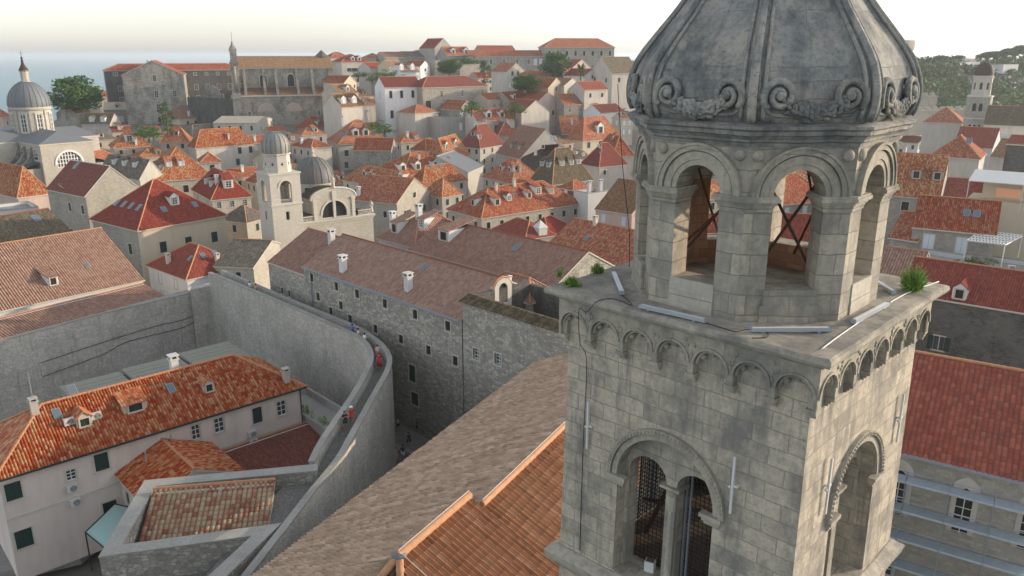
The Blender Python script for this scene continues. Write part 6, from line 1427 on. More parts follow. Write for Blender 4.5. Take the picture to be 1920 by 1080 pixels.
for i in range(6):
    x = 4.2+(L_-6)*[0, .22, .36, .60, .78, .99][i]; m = MB()
    for j in range(8):
        t_ = j/8; y0_ = .6+6.4*t_; m.box(x-.55, x+.55, y0_, 7, zb_, zb_+.6+(ze_-zb_-.8)*(t_**1.3+.125)) if j == 7 else m.box(x-.55, x+.55, y0_, y0_+.8, zb_-.2, zb_+.6+(ze_-zb_-.8)*(t_**1.2+.06))
    m.build('buttress', M['st_stain'], jc)
for i, u_ in enumerate((.26, .53)):
    x = L_*u_+1; w_ = MB(); w_.plate(archpts(x, za+4.0, 1.3, za+.6, w=1.3), [], 6.9, 6.95, 0); w_.arcband(x, za+4.0, 1.3, 1.7, 6.7, 6.97, m=1); w_.box(x-1.7, x-1.3, 6.7, 6.97, za+.6, za+4, 1); w_.box(x+1.3, x+1.7, 6.7, 6.97, za+.6, za+4, 1); w_.build('window', [M['dark'], M['trim']], jc)
    w_ = MB(); w_.plate([(x-3, zb_-6.2)]+[(x-3+6*1, zb_-6.2)]+[(x+3*cos(pi*j/12), zb_-6.2+3.4*sin(pi*j/12)) for j in range(1, 12)], [], -.12, -.02, 0); w_.arcband(x, zb_-6.2, 3.0, 3.3, -.25, -.02, m=1); w_.build('blind_arch', [M['rose'], M['trim']], jc)
for u_ in (.80, .88, .12): w_ = window(jc, Matrix.Translation((L_*u_, 0, zb_-8.2)), 1.2, 2.2, 'w', -.02+.0, far=True)
m = MB(); zt_ = jz(86, 326)
m.box(-1.2, 2.2, -.8, 20, -12, zb_+1.2); m.box(-.6, 2.0, 5.5, 18, zb_, ze_+1.5); m.box(-1.6, 2.4, -1.4, .0, zb_-1, zb_+.6); m.box(-.8, 2.2, 4.5, 6.5, zb_, ze_+3); m.box(-1.2, 2.6, 4.2, 6.8, ze_+1.6, ze_+2.2)
m.box(-.6, 2.0, 4.6, 6.4, ze_+3, zt_-1); m.ball((.7, 5.5, zt_-1.5), (1.6, .8, 1.8)); m.lathe([(.9, zt_), (.5, zt_+.8), (.35, zt_+1.5), (.12, zt_+2), (.1, zt_+5.2), (.01, zt_+5.6)], 8, M=Matrix.Translation((.7, 5.5, 0))); m.build('facade', M['st_stain'], jc)
for zz in (zb_+3.5,): m = MB(); m.lathe([(.7, 0), (.6, ze_-zb_-1), (.8, ze_-zb_-.5)], 12, M=Matrix.Translation((.5, -.4+5, zb_+1))); m.build('half_column', M['st_stain'], jc, smooth=True)
m = MB(); m.lathe([(2.8, 0), (2.8, 2.2), (3.1, 2.3), (.1, 5.0)], 8, M=Matrix.Translation((L_-4, 15, zr-2.6))); m.build('crossing_lantern', M['t_grey'], jc)
# white palace and stone convent
n, r_ = WY(721, 163, 300), WY(855, 161, 316)
house(n, WY(790, 162, 307), 11, n.z, 'bright white palace with red hipped roof and six tall windows on the hillside', 'gx', 3.4, 'white', None, 't_dred', base=8, wins=[('f', [.16, .45, .76], 1.5, 1.1, 2.6, 'o'), ('f', [.17, .46, .74], 8.6, 1.2, 2.8, 'o'), ('f', [.5], 15.2, 1.5, 2.8, 'd'), ('l', [.5], 1.8, 1.1, 2.4, 'l')], cat='palace', name='palace', group=None)
n2, r2_ = WY(792, 163, 303), WY(914, 162, 322)
house(n2, r2_, 13, n2.z-.1, 'long grey stone convent with red roof and two rows of windows beside white palace', 'hip', 3.6, 'st_ash', None, 't_dred', base=8, wins=[('f', [.28, .60, .92], 1.4, 1.1, 2.4, 'w'), ('f', [.28, .42, .55, .68, .80, .93], 6.0, 1.1, 2.2, 'w'), ('f', [.08], 5.0, 2.4, 3.6, 'o')], cat='convent', name='convent')
# hilltop
def HT(xa, xb, y, Y, label, zb=20, **k):
    a_, b_ = WY(xa, y, Y), WY(xb, y, Y+k.pop('dy', 8)); return house(a_, b_, k.pop('D', 10), a_.z, label, base=zb, **k)
HT(1022, 1152, 88, 430, 'long high grey convent on the hilltop with red roof and two rows of windows', wall='st_rub', tile='t_orange', roof='hip', rise=4.4, D=14, wins=[('f', 8, 2.0, 1.3, 2.4, 'o'), ('f', 8, 9.0, 1.3, 2.4, 'w')], cat='convent', name='convent')
HT(880, 1024, 105, 425, 'long low hilltop building with red roof left of the high convent', wall='st_rub', tile='t_orange', roof='gx', rise=2.8, D=12, wins=[('f', [.1, .28, .45, .62, .77], 1.6, 1.3, 2.4, 'w'), ('f', [.86, .93], 1.4, 1.6, 3.2, 'l')])
HT(902, 968, 96, 445, 'bright red roof rising behind the long low hilltop building', wall='st_rub', tile='t_red', roof='gx', rise=3.0, D=12)
HT(838, 885, 103, 430, 'hilltop house with red roof and two white dormers', wall='st_rub', tile='t_orange', roof='gx', rise=4.2, D=12, dorm=[('f', [.3, .8], 1.2, 'g', 2.2)], wins=[('f', 2, 1.5, 1.2, 2, 'w')])
HT(815, 848, 90, 440, 'narrow gabled hilltop house with red roof standing above its neighbours', wall='grey', tile='t_red', roof='gy', rise=5.0, D=14)
HT(722, 762, 107, 430, 'blocky grey hilltop house with pinkish roof at the left end of the crest', wall='st_rub', tile='t_pink', roof='gx', rise=2.6, D=12, wins=[('f', 2, 3, 1.2, 1.4, 'o'), ('f', 2, 8, 1.2, 1.8, 'o')])
HT(705, 722, 109, 434, 'small hilltop house with red roof at the far left of the crest', wall='st_rub', tile='t_orange', roof='hip', rise=2.4, D=10)
HT(758, 800, 106, 440, 'grey roofed stone house on the crest right of the blocky one', wall='st_rub', tile='t_grey', roof='gx', rise=2.6, D=10, wins=[('f', 2, 2, 1.1, 1.6, 'w')])
HT(776, 812, 103, 452, 'low grey house with mossy roof on the skyline', wall='lgrey', tile='t_moss', roof='hip', rise=2.6, D=10)
HT(640, 692, 116, 400, 'pale hillside villa with red hipped roof, two white dormers and three wide windows', wall='lgrey', tile='t_red', roof='hip', rise=3.6, D=13, zb=14, dorm=[('f', [.45, .68], 1.0, 'g', 1.8)], wins=[('f', [.35, .57, .80], 3.0, 2.2, 1.6, 'b'), ('f', [.35, .57, .80], 8.0, 1.8, 1.6, 'o')])
HT(620, 660, 109, 425, 'red roofed house behind the big church roof and the pale villa', wall='lgrey', tile='t_orange', roof='hip', rise=3.0, D=10, wins=[('f', 3, 2, 1.1, 1.6, 'w')])
HT(694, 722, 127, 385, 'low grey house with plain red roof right of the pale villa', wall='lgrey', tile='t_red', roof='gx', rise=2.4, D=8, zb=14)
HT(752, 786, 134, 372, 'white walled house with pinkish roof and two white gabled dormers', wall='white', tile='t_pink', roof='gx', rise=3.0, D=9, zb=16, dorm=[('f', [.1, .7], .8, 'g', 2.4, 'l')])
HT(788, 806, 124, 385, 'small pale gabled house with one dark window on the hillside', wall='white', tile='t_orange', roof='gy', rise=2.4, D=9, zb=16, wins=[('f', 1, 1.2, 1.4, 1.2, 'o')])
HT(816, 862, 114, 392, 'plain high terrace wall house without roof on the hillside', wall='st_rub', tile='grey', roof='flat', D=10, zb=16)
HT(862, 900, 121, 394, 'long plain stone terrace block below the hilltop building', wall='st_rub', tile='grey', roof='flat', D=8, zb=16)
HT(730, 760, 124, 380, 'old beige house with ochre roof left of the white dormered house', wall='cream', tile='t_ochre', roof='gx', rise=2.4, D=8, zb=16, wins=[('f', 4, 1, 1, 1.6, 's')])
HT(1148, 1200, 137, 345, 'tall plain gabled warehouse with brown roof at the hill edge beside the tower', wall='lgrey', tile='t_moss', roof='gx', rise=6.5, D=16, zb=12, wins=[('f', 2, 2, 1.2, 1.8, 'o'), ('l', 2, 2, 1.2, 1.8, 'o')])
HT(950, 985, 134, 360, 'stone house with white gabled front and red roof in the upper town', wall='lgrey', tile='t_orange', roof='gy', rise=3.6, D=10, zb=14, wins=[('f', [.3, .6], 0, 1.2, 1.8, 'd'), ('f', 3, 5, 1.2, 2, 'l')])
HT(988, 1034, 141, 360, 'stone house with low red hipped roof and two pale shutters in upper town', wall='st_rub', tile='t_orange', roof='hip', rise=2.0, D=8, zb=14, wins=[('f', [.3, .6, .85], 1.0, 1.4, 2.2, 'l')])
HT(1055, 1082, 132, 365, 'grey house with orange hipped roof and two white windows near the palm', wall='st_dark', tile='t_orange', roof='hip', rise=2.2, D=8, zb=14, wins=[('f', 2, 1.2, 1.2, 1.6, 'w')])
HT(1072, 1108, 128, 372, 'pink gabled house with red roof near the dark tree crowns', wall='rose', tile='t_red', roof='gy', rise=3.8, D=9, zb=14, wins=[('f', 1, 0, 1.2, 1.4, 'o')])
HT(1096, 1126, 142, 352, 'pale violet gabled house right of the palm', wall='white', tile='t_red', roof='gy', rise=2.8, D=12, zb=14, wins=[('f', 1, 0, 1.4, 1.2, 'o')])
HT(1028, 1058, 164, 318, 'cream three storey house with triple window and red gable roof in upper town', wall='cream', tile='t_orange', roof='gy', rise=3.6, D=12, zb=12, wins=[('f', 3, 3.0, 1.1, 1.6, 'd'), ('f', [.5], 0, 1, 1.4, 'o')])
HT(1058, 1088, 160, 322, 'grey stone house with arched gable left of the palm', wall='lgrey', tile='t_ochre', roof='gy', rise=2.6, D=12, zb=12, wins=[('f', 2, 2.0, 1.1, 1.6, 'd')])
HT(1096, 1140, 168, 312, 'low stone house with red roof right of the palm', wall='lgrey', tile='t_red', roof='gx', rise=2.8, D=9, zb=12, wins=[('f', 2, 1.5, 1.2, 1.6, 'o')])
HT(915, 952, 187, 312, 'plain beige house with orange roof right of the long convent', wall='cream', tile='t_orange', roof='gx', rise=2.2, D=9, zb=8, wins=[('f', [.32, .65], 1.6, 1.2, 1.4, 'w')])
HT(955, 995, 188, 314, 'dark grey stone house with long orange roof and one round dormer', wall='st_rub', tile='t_orange', roof='gx', rise=3.0, D=9, zb=8, dorm=[('f', [.3], .8, 'g', 1.6)], wins=[('f', 3, 2, 1.0, 1.4, 'w')])
HT(1002, 1052, 196, 307, 'pale pink high gabled house with one dark door and red roof', wall='rose', tile='t_orange', roof='gy', rise=4.5, D=12, zb=6, wins=[('f', [.35, .7], 2.5, 1.2, 1.8, 'o')])
HT(978, 1030, 212, 296, 'whitewashed round fronted house with red roof and streaked wall', wall='st_streak' if 'st_streak' in M else 'lgrey', tile='t_red', roof='gy', rise=4.4, D=12, zb=4)
HT(1058, 1120, 196, 308, 'wide old house with red roof and two white skylights above the orange roofs', wall='st_rub', tile='t_orange', roof='gx', rise=3.6, D=10, zb=6, sky=[('f', [.4, .55], 2.2, 1.3)], wins=[('f', 3, 1.5, 1.1, 1.5, 'w')])
HT(1126, 1170, 211, 298, 'white walled house with small red gable close to the tower', wall='white', tile='t_red', roof='gx', rise=2.6, D=9, zb=4)
HT(894, 965, 226, 288, 'stone house with orange roof and two gabled dormers left of the streaked house', wall='lgrey', tile='t_orange', roof='gx', rise=3.6, D=10, zb=2, dorm=[('f', [.35, .7], 1.0, 'g', 2.2)], wins=[('f', 3, 2, 1.2, 1.6, 's')])
HT(826, 888, 222, 290, 'block-like bare concrete house with flat roof below the stone convent', wall='grey', tile='grey', roof='flat', D=10, zb=2, wins=[('f', [.6], 2, 1.2, 2.6, 'l')])
HT(778, 822, 212, 293, 'low orange hipped roof below the white palace', wall='lgrey', tile='t_orange', roof='hip', rise=2.6, D=10, zb=2)
HT(862, 888, 205, 301, 'small stone gabled house with three white shutters below the convent', wall='st_rub', tile='t_orange', roof='gy', rise=3.0, D=9, zb=2, wins=[('f', 3, 1.2, 1.1, 1.5, 'l'), ('f', [.5], -1.2, 1.1, 1.5, 'l')])
HT(645, 668, 155, 325, 'cream gabled house with three tiny windows beside the big church', wall='cream', tile='t_orange', roof='gy', rise=2.6, D=10, zb=10, wins=[('f', 3, 1.0, 1, 1.2, 'o')])
HT(640, 672, 175, 305, 'ochre roofed house with white dormer below the cream gabled one', wall='cream', tile='t_ochre', roof='gx', rise=3.0, D=10, zb=8, dorm=[('f', [.5], 1, 'g', 1.8)])
HT(640, 684, 200, 290, 'house with pale orange roof and two white dormers right of the big church', wall='lgrey', tile='t_ochre', roof='gx', rise=4.2, D=11, zb=6, dorm=[('f', [.2, .65], 1.2, 'g', 2.2, 'l')])
# trees
for (px, py, Y, h, r, k, l) in ((143, 222, 320, 16, 9.5, 'round', 'large dark green tree standing before the sea behind the cathedral'), (270, 258, 262, 6, 4.5, 'bush', 'dark bushy shrub below the stained college facade'), (288, 262, 250, 5, 4, 'bush', 'second dark bush right of the shrub below the college'), (315, 248, 268, 10, 3.5, 'cypress', 'pointed cypress in front of the stained college facade'),
    (908, 158, 380, 11, 4, 'cypress', 'dark upright tree between hillside houses above the convent'), (1039, 148, 362, 11, 6.5, 'round', 'big dark tree below the high hilltop convent'), (843, 146, 378, 8, 5.5, 'round', 'light green tree in front of the terrace wall'), (878, 122, 400, 6, 7, 'bush', 'round green bush above the terrace wall'), (988, 180, 318, 8, 5.5, 'round', 'green tree among upper town houses left of the cream house'), (1088, 180, 330, 13, 3.5, 'palm', 'tall palm among the upper town houses'),
    (966, 218, 292, 7, 4.5, 'bush', 'green bush above the orange roof in upper midtown'), (884, 215, 275, 6, 4.5, 'bush', 'green shrub behind the small shuttered gable house'), (698, 155, 360, 6, 4, 'bush', 'green garden bush behind the white palace roof'), (718, 150, 365, 6, 4, 'bush', 'round garden shrub right of the pale villa'), (672, 147, 378, 5, 5, 'bush', 'wide garden shrub in front of the pale villa'), (722, 251, 228, 3.5, 4, 'bush', 'small green courtyard bush in the middle of the town'), (708, 245, 234, 4, 4, 'bush', 'smaller courtyard bush left of the midtown bush'), (740, 152, 350, 6, 5, 'bush', 'low shrub row behind the palace roof')):
    p = WY(px, py, Y); tree(p, h, r, l, k)
# ---------------------------------------------------------------- right of the bell tower
n, r_ = W(1640, 826, 15), W(1990, 909, 15); 
ax = (r_-n).normalized(); n = n-ax*8; rr1 = house(n, r_, 15.5, 15, 'long stone church wing with deep red barrel tile roof and pointed windows at lower right', 'gx', 4.3, 'st_ash', None, 't_redg', base=-1, geo=(0,), cat='church wing', name='church_wing', cornice=True, over=.5)
Lr = (r_-n).length
def rloc(u, v, z): return Vector((n.x, n.y, 0))+ax*u+Vector((-ax.y, ax.x, 0))*v+Vector((0, 0, z))
rzr = math.atan2(ax.y, ax.x)
def onf(px, py, v=0):
    nr = Vector((-ax.y, ax.x, 0)); q = ray(px, py); k = ((Vector((n.x, n.y, 0))).dot(nr)+v)/q.dot(nr); p = Vector((0, 0, CZ))+q*k; return (p-n).dot(ax), p.z
def gothic(px, py, w_, h_, lab=None):
    u, z = onf(px, py); z0 = z-h_; m = MB(); pts = [(u-w_/2, z0), (u+w_/2, z0), (u+w_/2, z-w_*.8)]+[(u+w_/2-w_*(1-cos(a)), z-w_*.8+w_*.92*sin(a)) for a in (.3, .6, .85)]+[(u, z)]+[(u-w_/2+w_*(1-cos(a)), z-w_*.8+w_*.92*sin(a)) for a in (.85, .6, .3)]+[(u-w_/2, z-w_*.8)]
    b_ = MB(); sc = lambda p, k: ((p[0]-u)*k+u, (p[1]-z0)*(1+(k-1)*.35)+z0)
    b_.plate([sc(p, 1.7) for p in pts], [], -.07, .0, M=None); b_.plate(pts, [], -.075, -.071, 1); [b_.box(u-w_/2, u+w_/2, -.10, -.076, z0+h_*f, z0+h_*f+.05, 2) for f in (.02, .2, .38, .56)]; b_.box(u-.03, u+.03, -.10, -.076, z0, z-w_*.6, 2)
    b_.build('window', [M['lgrey'], M['dark'], M['trimw']], rr1, M=Matrix.Translation((0, 0, 2)) if False else Matrix.Translation((0, 0, -rr1.location.z)))
gothic(1813, 915, .95, 3.4); gothic(1690, 880, .95, 3.4); gothic(1940, 945, .95, 3.4)
for px, py in ((1664, 1040), (1905, 1100)):
    u, z = onf(px, py); window(rr1, Matrix.Translation((u, 0, z-1.6-rr1.location.z)), .95, 1.6, 'w', -.03, far=True)
m = MB(); m.box(-.5, Lr, -.62, -.48, 15.6, 15.8); m.build('gutter', M['steel'], rr1)
sf = thing('scaffold', 'steel scaffold with blue grey decks along the stone church wing', 'scaffold', (n.x, n.y, 0), rzr)
def zdeck(px, py): return onf(px, py, -1.2)[1]
zd = [zdeck(1800, 930), zdeck(1800, 1003), zdeck(1800, 1065)]
zd = [zd[0], zd[0]-2.2, zd[0]-4.4, zd[0]-6.6]
for z in zd:
    for i in range(int(Lr/2.6)):
        m = MB(); m.box(i*2.6+.03, i*2.6+2.57, -1.5, -.3, z, z+.06); m.box(i*2.6+.03, i*2.6+2.57, -1.5, -1.46, z+.06, z+.16); m.build('deck', M['deck'] if 'deck' in M else M['steel'], sf)
for i in range(int(Lr/2.6)+1):
    for v in (-1.55, -.25): m = MB(); m.tube([(i*2.6, v, -1), (i*2.6, v, zd[0]+(1.0 if v < -1 else .3))], .035, 6); m.build('pole', M['steel'], sf)
m = MB()
for z in zd: m.tube([(0, -1.55, z+.95), (Lr, -1.55, z+.95)], .025, 5)
m.build('guard_rail', M['steel'], sf)
# dark wall house
H2 = B((1760, 540), (1690, 545), (1990, 594), 'dark blackened wall house with red tiled roof, white dormer and broken shutter', ze=17, roof='gx', D=11, rise=2.6, wall='st_dark', tile='t_redfar' if 't_redfar' in M else 't_red', wins=[('f', [.30], 4.2, 1.0, 1.5, 'b')], chim=[], base=-2, cornice=False, dorm=[('f', [.38], .1, 'g', 1.3, 'o')])
Mh = H2.matrix_basis
ck = MB(); ck.box(-.6, .6, -.5, .5, -1.5, 2.0); ck.box(-.7, .7, -.6, .6, 2.0, 2.2); ck.build('chimney', M['st_dark'], H2, M=Matrix.Translation((12.5, .9, 19.6)))
# stone house with white shutters, terrace, pergola
B((1709, 424), (1712, 422), (1868, 437), 'stone house with speckled red tile roof, two skylights and pale blue shutters', ze=18, roof='gx', D=9, rise=3.6, wall='st_ash', tile='t_mottred' if 't_mottred' in M else 't_orange', wins=[('f', [.22, .62], 1.1, 1.3, 2.6, 'l')], sky=[('f', [.62, .74], 1.9, .9)], base=-2)
B((1705, 465), (1702, 482), (1795, 497), 'white walled roof terrace with open parapet box below the stone shuttered house', ze=15.0, roof='flat', D=6.5, wall='white', tile='grey', base=-2)
pg = thing('pergola', 'white slatted pergola roof over a terrace with plants at the right edge', 'pergola', (0, 0, 0))
c4 = [W(1812, 452, 17.5), W(1884, 460, 17.5), W(1916, 443, 17.5), W(1838, 433, 17.5)]
m = MB()
for i in range(13): a_, b_ = c4[0].lerp(c4[1], i/12), c4[3].lerp(c4[2], i/12); m.tube([a_, b_], .10, 4)
m.build('slat', M['wpaint'], pg) if False else None
for i in range(13):
    a_, b_ = c4[0].lerp(c4[1], i/12), c4[3].lerp(c4[2], i/12); s_ = MB(); s_.tube([a_, b_], .11, 4); s_.build('slat', M['trimw'], pg)
for i in range(6): a_, b_ = c4[0].lerp(c4[3], i/5), c4[1].lerp(c4[2], i/5); s_ = MB(); s_.tube([a_+Vector((0, 0, .1)), b_+Vector((0, 0, .1))], .10, 4); s_.build('beam', M['trimw'], pg)
for c in c4: s_ = MB(); s_.tube([c-Vector((0, 0, 3)), c], .07, 6); s_.build('post', M['trimw'], pg)
B((1806, 478), (1800, 500), (1925, 518), 'white rendered terrace flat under the pergola at the right edge', ze=14.3, roof='flat', D=9, wall='white', tile='grey', base=-2)
p = W(1840, 515, 14.2)
for (px, py, s_, l) in ((1815, 508, 2.2, 'dark green hedge bush along the terrace, left part'), (1850, 515, 2.4, 'dark green hedge bush along the terrace, right part')): tree(W(px, py, 13.6), 2.6, s_, l, 'bush', seed=int(px) % 4)
ac_unit(W(1896, 506, 15), rzr, 'white air conditioner beside the terrace hedge at the right edge')
B((1675, 400), (1668, 442), (1722, 450), 'small red tiled roof below the big dormered orange roof', ze=16.0, roof='gx', D=9, rise=3.0, wall='st_rub', tile='t_mottred' if 't_mottred' in M else 't_orange', base=-2)
B((1640, 480), (1640, 512), (1720, 524), 'pale beige tile roof peeping out beside the tower', ze=14.5, roof='gx', D=9, rise=2.6, wall='lgrey', tile='t_beige2' if 't_beige2' in M else 't_pink', base=-2)
B((1650, 355), (1640, 361), (1762, 371), 'big orange mottled roof with two timber dormers right of the tower', ze=17.0, roof='gx', D=15, rise=6.6, wall='st_ash', tile='t_mottred' if 't_mottred' in M else 't_mott', dorm=[('f', [.58, .90], 3.0, 's', 1.7, 'o')], wins=[('f', 3, 1.2, 1.2, 1.6, 'o')], base=-2, dwall='grey')
B((1760, 345), (1757, 373), (1822, 378), 'red tiled roof sunk between the dormered roof and the white awning', ze=15.5, roof='gx', D=10, rise=3.4, wall='white', tile='t_red', wins=[('f', [.5], 1.6, 1.2, 1.8, 'l')], base=-2)
B((1808, 380), (1803, 393), (1960, 412), 'wide dark red tile roof at the right edge below the awning', ze=17.5, roof='gx', D=12, rise=5.0, wall='grey', tile='t_red', base=-2)
aw = thing('restaurant_terrace', 'rooftop terrace with long white awning and warm lit windows at right', 'terrace', (0, 0, 0))
A0, A1 = W(1816, 338, 23.2), W(1965, 350, 23.2); dx = (A1-A0).normalized(); dn = Vector((-dx.y, dx.x, 0))
m = MB(); m.add([A0, A1, A1+dn*6+Vector((0, 0, 1.0)), A0+dn*6+Vector((0, 0, 1.0))]+[q-Vector((0, 0, .12)) for q in (A0, A1, A1+dn*6+Vector((0, 0, 1.0)), A0+dn*6+Vector((0, 0, 1.0)))], [(0, 1, 2, 3), (7, 6, 5, 4), (0, 4, 5, 1), (0, 3, 7, 4)]); m.build('awning_sheet', M['wpaint'], aw)
Ma = Matrix.Translation((A0.x, A0.y, 0)) @ Matrix.Rotation(math.atan2(dx.y, dx.x), 4, 'Z')
m = MB(); m.box(0, 22, .6, 8, 0, 20.3, M=Ma); m.box(1.6, 22, 4, 8, 20.3, 23.4, M=Ma); m.build('body', M['cream'], aw)
M['lit'] = plain('lit window', (.5, .3, .2), .3, emit=((1.0, .42, .2), .10))
for i in range(4): m = MB(); m.box(3.4+i*4.6, 6.6+i*4.6, 3.9, 3.99, 20.6, 21.9, M=Ma); m.box(3.2+i*4.6, 6.8+i*4.6, 3.85, 3.95, 21.9, 22.05, 1, M=Ma); m.build('window', [M['lit'], M['trim']], aw)
for x in (.1, 7, 14, 21): m = MB(); m.tube([Ma @ Vector((x, .1, 19)), Ma @ Vector((x, .1, 23.2))], .06, 6); m.build('post', M['wpaint'], aw)
HT(1888, 1935, 268, 165, 'rough blackened stone tower house with red cap roof at the right edge', zb=0, wall='st_dark', tile='t_red', roof='gx', rise=1.4, D=7, dy=-3)
HT(1744, 1838, 290, 190, 'orange hipped roof with one white skylight in right midtown', zb=0, wall='lgrey', tile='t_orange', roof='hip', rise=4.4, D=13, sky=[('f', [.7], 3.2, 1.3)], dy=-6)
HT(1788, 1862, 272, 215, 'wide plain red roof with white gable edges in right midtown', zb=0, wall='white', tile='t_red', roof='gx', rise=4.6, D=11, dy=-6)
HT(1732, 1805, 227, 262, 'broad reddish hipped roof below the pale fortress wall', zb=0, wall='lgrey', tile='t_orange', roof='hip', rise=4.4, D=14, dy=-6)
HT(1845, 1925, 232, 240, 'large grey beige roof beside the friary bell tower', zb=0, wall='lgrey', tile='t_moss', roof='gx', rise=5.0, D=14, dy=-6)
HT(1862, 1925, 256, 225, 'terrace house with white railings and dark openings at the right edge', zb=0, wall='white', tile='grey', roof='flat', D=7, dy=-4, wins=[('f', 3, 1.0, 2.2, 1.6, 'o')])
HT(1858, 1900, 292, 200, 'old beige tiled roof in front of the friary tower area', zb=0, wall='lgrey', tile='t_ochre', roof='gx', rise=4.0, D=10, dy=-4)
# fortress walls on the far side
def fort(xa, xb, ytop, ybot, Y, lab, th=6, mat='st_pale', crn=False, dy=0):
    a_, b_ = WY(xa, ytop, Y), WY(xb, ytop, Y+dy); zb = WY(xa, ybot, Y).z; d = b_-a_; d.z = 0; L = d.length
    e = thing('fortress_wall', lab, 'fortress', (a_.x, a_.y, zb), math.atan2(d.y, d.x)); H = a_.z-zb
    m = MB(); m.box(0, L, 0, th, -6, H); 
    m.build('wall', M[mat], e)
    k = MB(); q = max(2, int(L/3.2)); [k.box(i*L/q, (i+.62)*L/q, -.02, .8, H, H+1.1) for i in range(q)]; k.box(-.2, L+.2, -.35, -.001, H-.6, H-.2); k.build('battlement', M[mat], e)
    return e
fort(1690, 1835, 207, 224, 300, 'long pale fortress wall behind the right side roofs', dy=8)
fort(1702, 1758, 180, 206, 310, 'grey fortress bastion above the pale wall right of the tower dome', 14, 'st_ash', dy=4)
fort(1845, 1912, 208, 228, 300, 'low fortress wall right of the friary bell tower', 8, 'st_ash', dy=3)

ro = thing('round_fortress_tower', 'massive round fortress tower peeking out behind the stone dome', 'fortress', (WY(1640, 140, 330).x, 330, 10)); zz = WY(1640, 76, 330).z-10
m = MB(); m.lathe([(13.5, -8), (12.5, zz-4), (13.2, zz-3.6), (13.2, zz)], 40); m.build('tower_wall', M['st_ash'], ro, smooth=True, auto=30)
m = MB(); m.lathe([(6, zz), (6, zz+3)], 24); m.build('upper_turret', M['st_ash'], ro, smooth=True, auto=30)
# woods on the far slope
rd = random.Random(21)
wd = MB(); cnt = 0
while cnt < 2900:
    az = rd.uniform(.40, .74); Y = rd.uniform(335, 575); x = math.tan(az)*Y; z = hill(x, Y)
    nz = noise.noise(Vector((x*.015, Y*.015, 1)))
    if nz < -.32: 
        if rd.random() < .8: cnt += 1; continue
    cnt += 1; s_ = rd.uniform(2.2, 5.2)
    leaf_blob(wd, (x, Y, z+s_*.5), (s_, s_, s_*.8), 32, rd, 1.5, (0, 0, 1, 1) if nz < .1 else (0, 1, 1, 2))
o = wd.build('woodland', [M['lf_d'], M['lf_m'], M['lf_l'], M['lf_y']]); tag(o, 'dense mixed woodland covering the hillside on the right', 'woodland', kind='stuff')
nm = ['umbrella pine on the right skyline, %s' % t for t in ('leftmost of the ridge pines', 'second ridge pine from the left', 'third ridge pine from the left', 'fourth ridge pine from the left', 'fifth ridge pine from the left', 'sixth ridge pine from the left', 'seventh ridge pine from the left', 'eighth ridge pine from the left')]
for i, (px, py, h, r) in enumerate(((1733, 121, 3, 2), (1762, 119, 4.5, 3.5), (1797, 120, 5, 3), (1848, 121, 6.5, 5), (1862, 119, 7, 6), (1882, 118, 7, 7), (1903, 116, 8, 7), (1922, 114, 9, 8))):
    tree(WY(px, py, 500), h, r, nm[i], 'pine', 'pines on the ridge', seed=i)
hb = HT(1812, 1838, 116, 520, 'pale modern building among trees on the right ridge', zb=35, wall='white', tile='grey', roof='flat', D=8)
HT(1882, 1910, 121, 500, 'second low pale building on the right ridge below the pines', zb=30, wall='white', tile='grey', roof='flat', D=8)
# ---------------------------------------------------------------- roofs seen through the lantern openings
B((1400, 372), (1425, 385), (1560, 372), 'red roofed stone house seen through the right front opening of the lantern', ze=14, rise=4.5, wall='st_ash', tile='t_orange', wins=WN(4, 2, 3, 'l'), base=-4, D=10)
B((1250, 372), (1262, 380), (1380, 366), 'orange roofed house seen through the left front opening of the lantern', ze=13, rise=4.2, wall='lgrey', tile='t_mott', wins=WN(4, 2), base=-4, D=10)
B((1420, 440), (1430, 452), (1600, 462), 'low red roof seen through the lantern just above its sill', ze=14, rise=3.6, roof='gx', wall='st_ash', tile='t_red', wins=WN(4, 2), base=-4, D=9)
B((1200, 440), (1220, 455), (1400, 458), 'speckled red roof behind the left pier of the lantern', ze=12.5, rise=3.8, roof='gx', wall='lgrey', tile='t_orange', base=-4, D=10)
B((1390, 325), (1410, 335), (1520, 330), 'farther orange hipped roof seen through the lantern arches', ze=12, rise=4.2, wall='cream', tile='t_mott', wins=WN(3, 2), base=-4, D=10)
B((1250, 322), (1270, 332), (1370, 326), 'farther dark red roof seen through the left lantern arch', ze=12, rise=4.2, wall='lgrey', tile='t_dred', wins=WN(3, 2), base=-4, D=10)
B((1560, 345), (1580, 352), (1650, 340), 'speckled orange roof behind the right pier of the lantern', ze=13, rise=4.2, wall='lgrey', tile='t_mott', wins=WN(2, 2), base=-4, D=9)
for (cx, cy, a, w_, d_) in ((-38.9, 131, 40, 6, 6), (-35.7, 143.5, 38, 16, 15), (-134.4, 225, 52, 32, 40), (144.5, 250, -36, 8, 8)):
    ax_ = Vector((cos(radians(a)), sin(radians(a)))); ay_ = Vector((-ax_.y, ax_.x)); FOOT.append((Vector((cx, cy))-ax_*w_/2-ay_*d_/2, ax_, w_, d_, 15))
FOOT.append((Vector((ca.x, ca.y))-Vector((cos(rz_), sin(rz_)))*2, Vector((cos(rz_), sin(rz_))), L_+5, 23, 20))
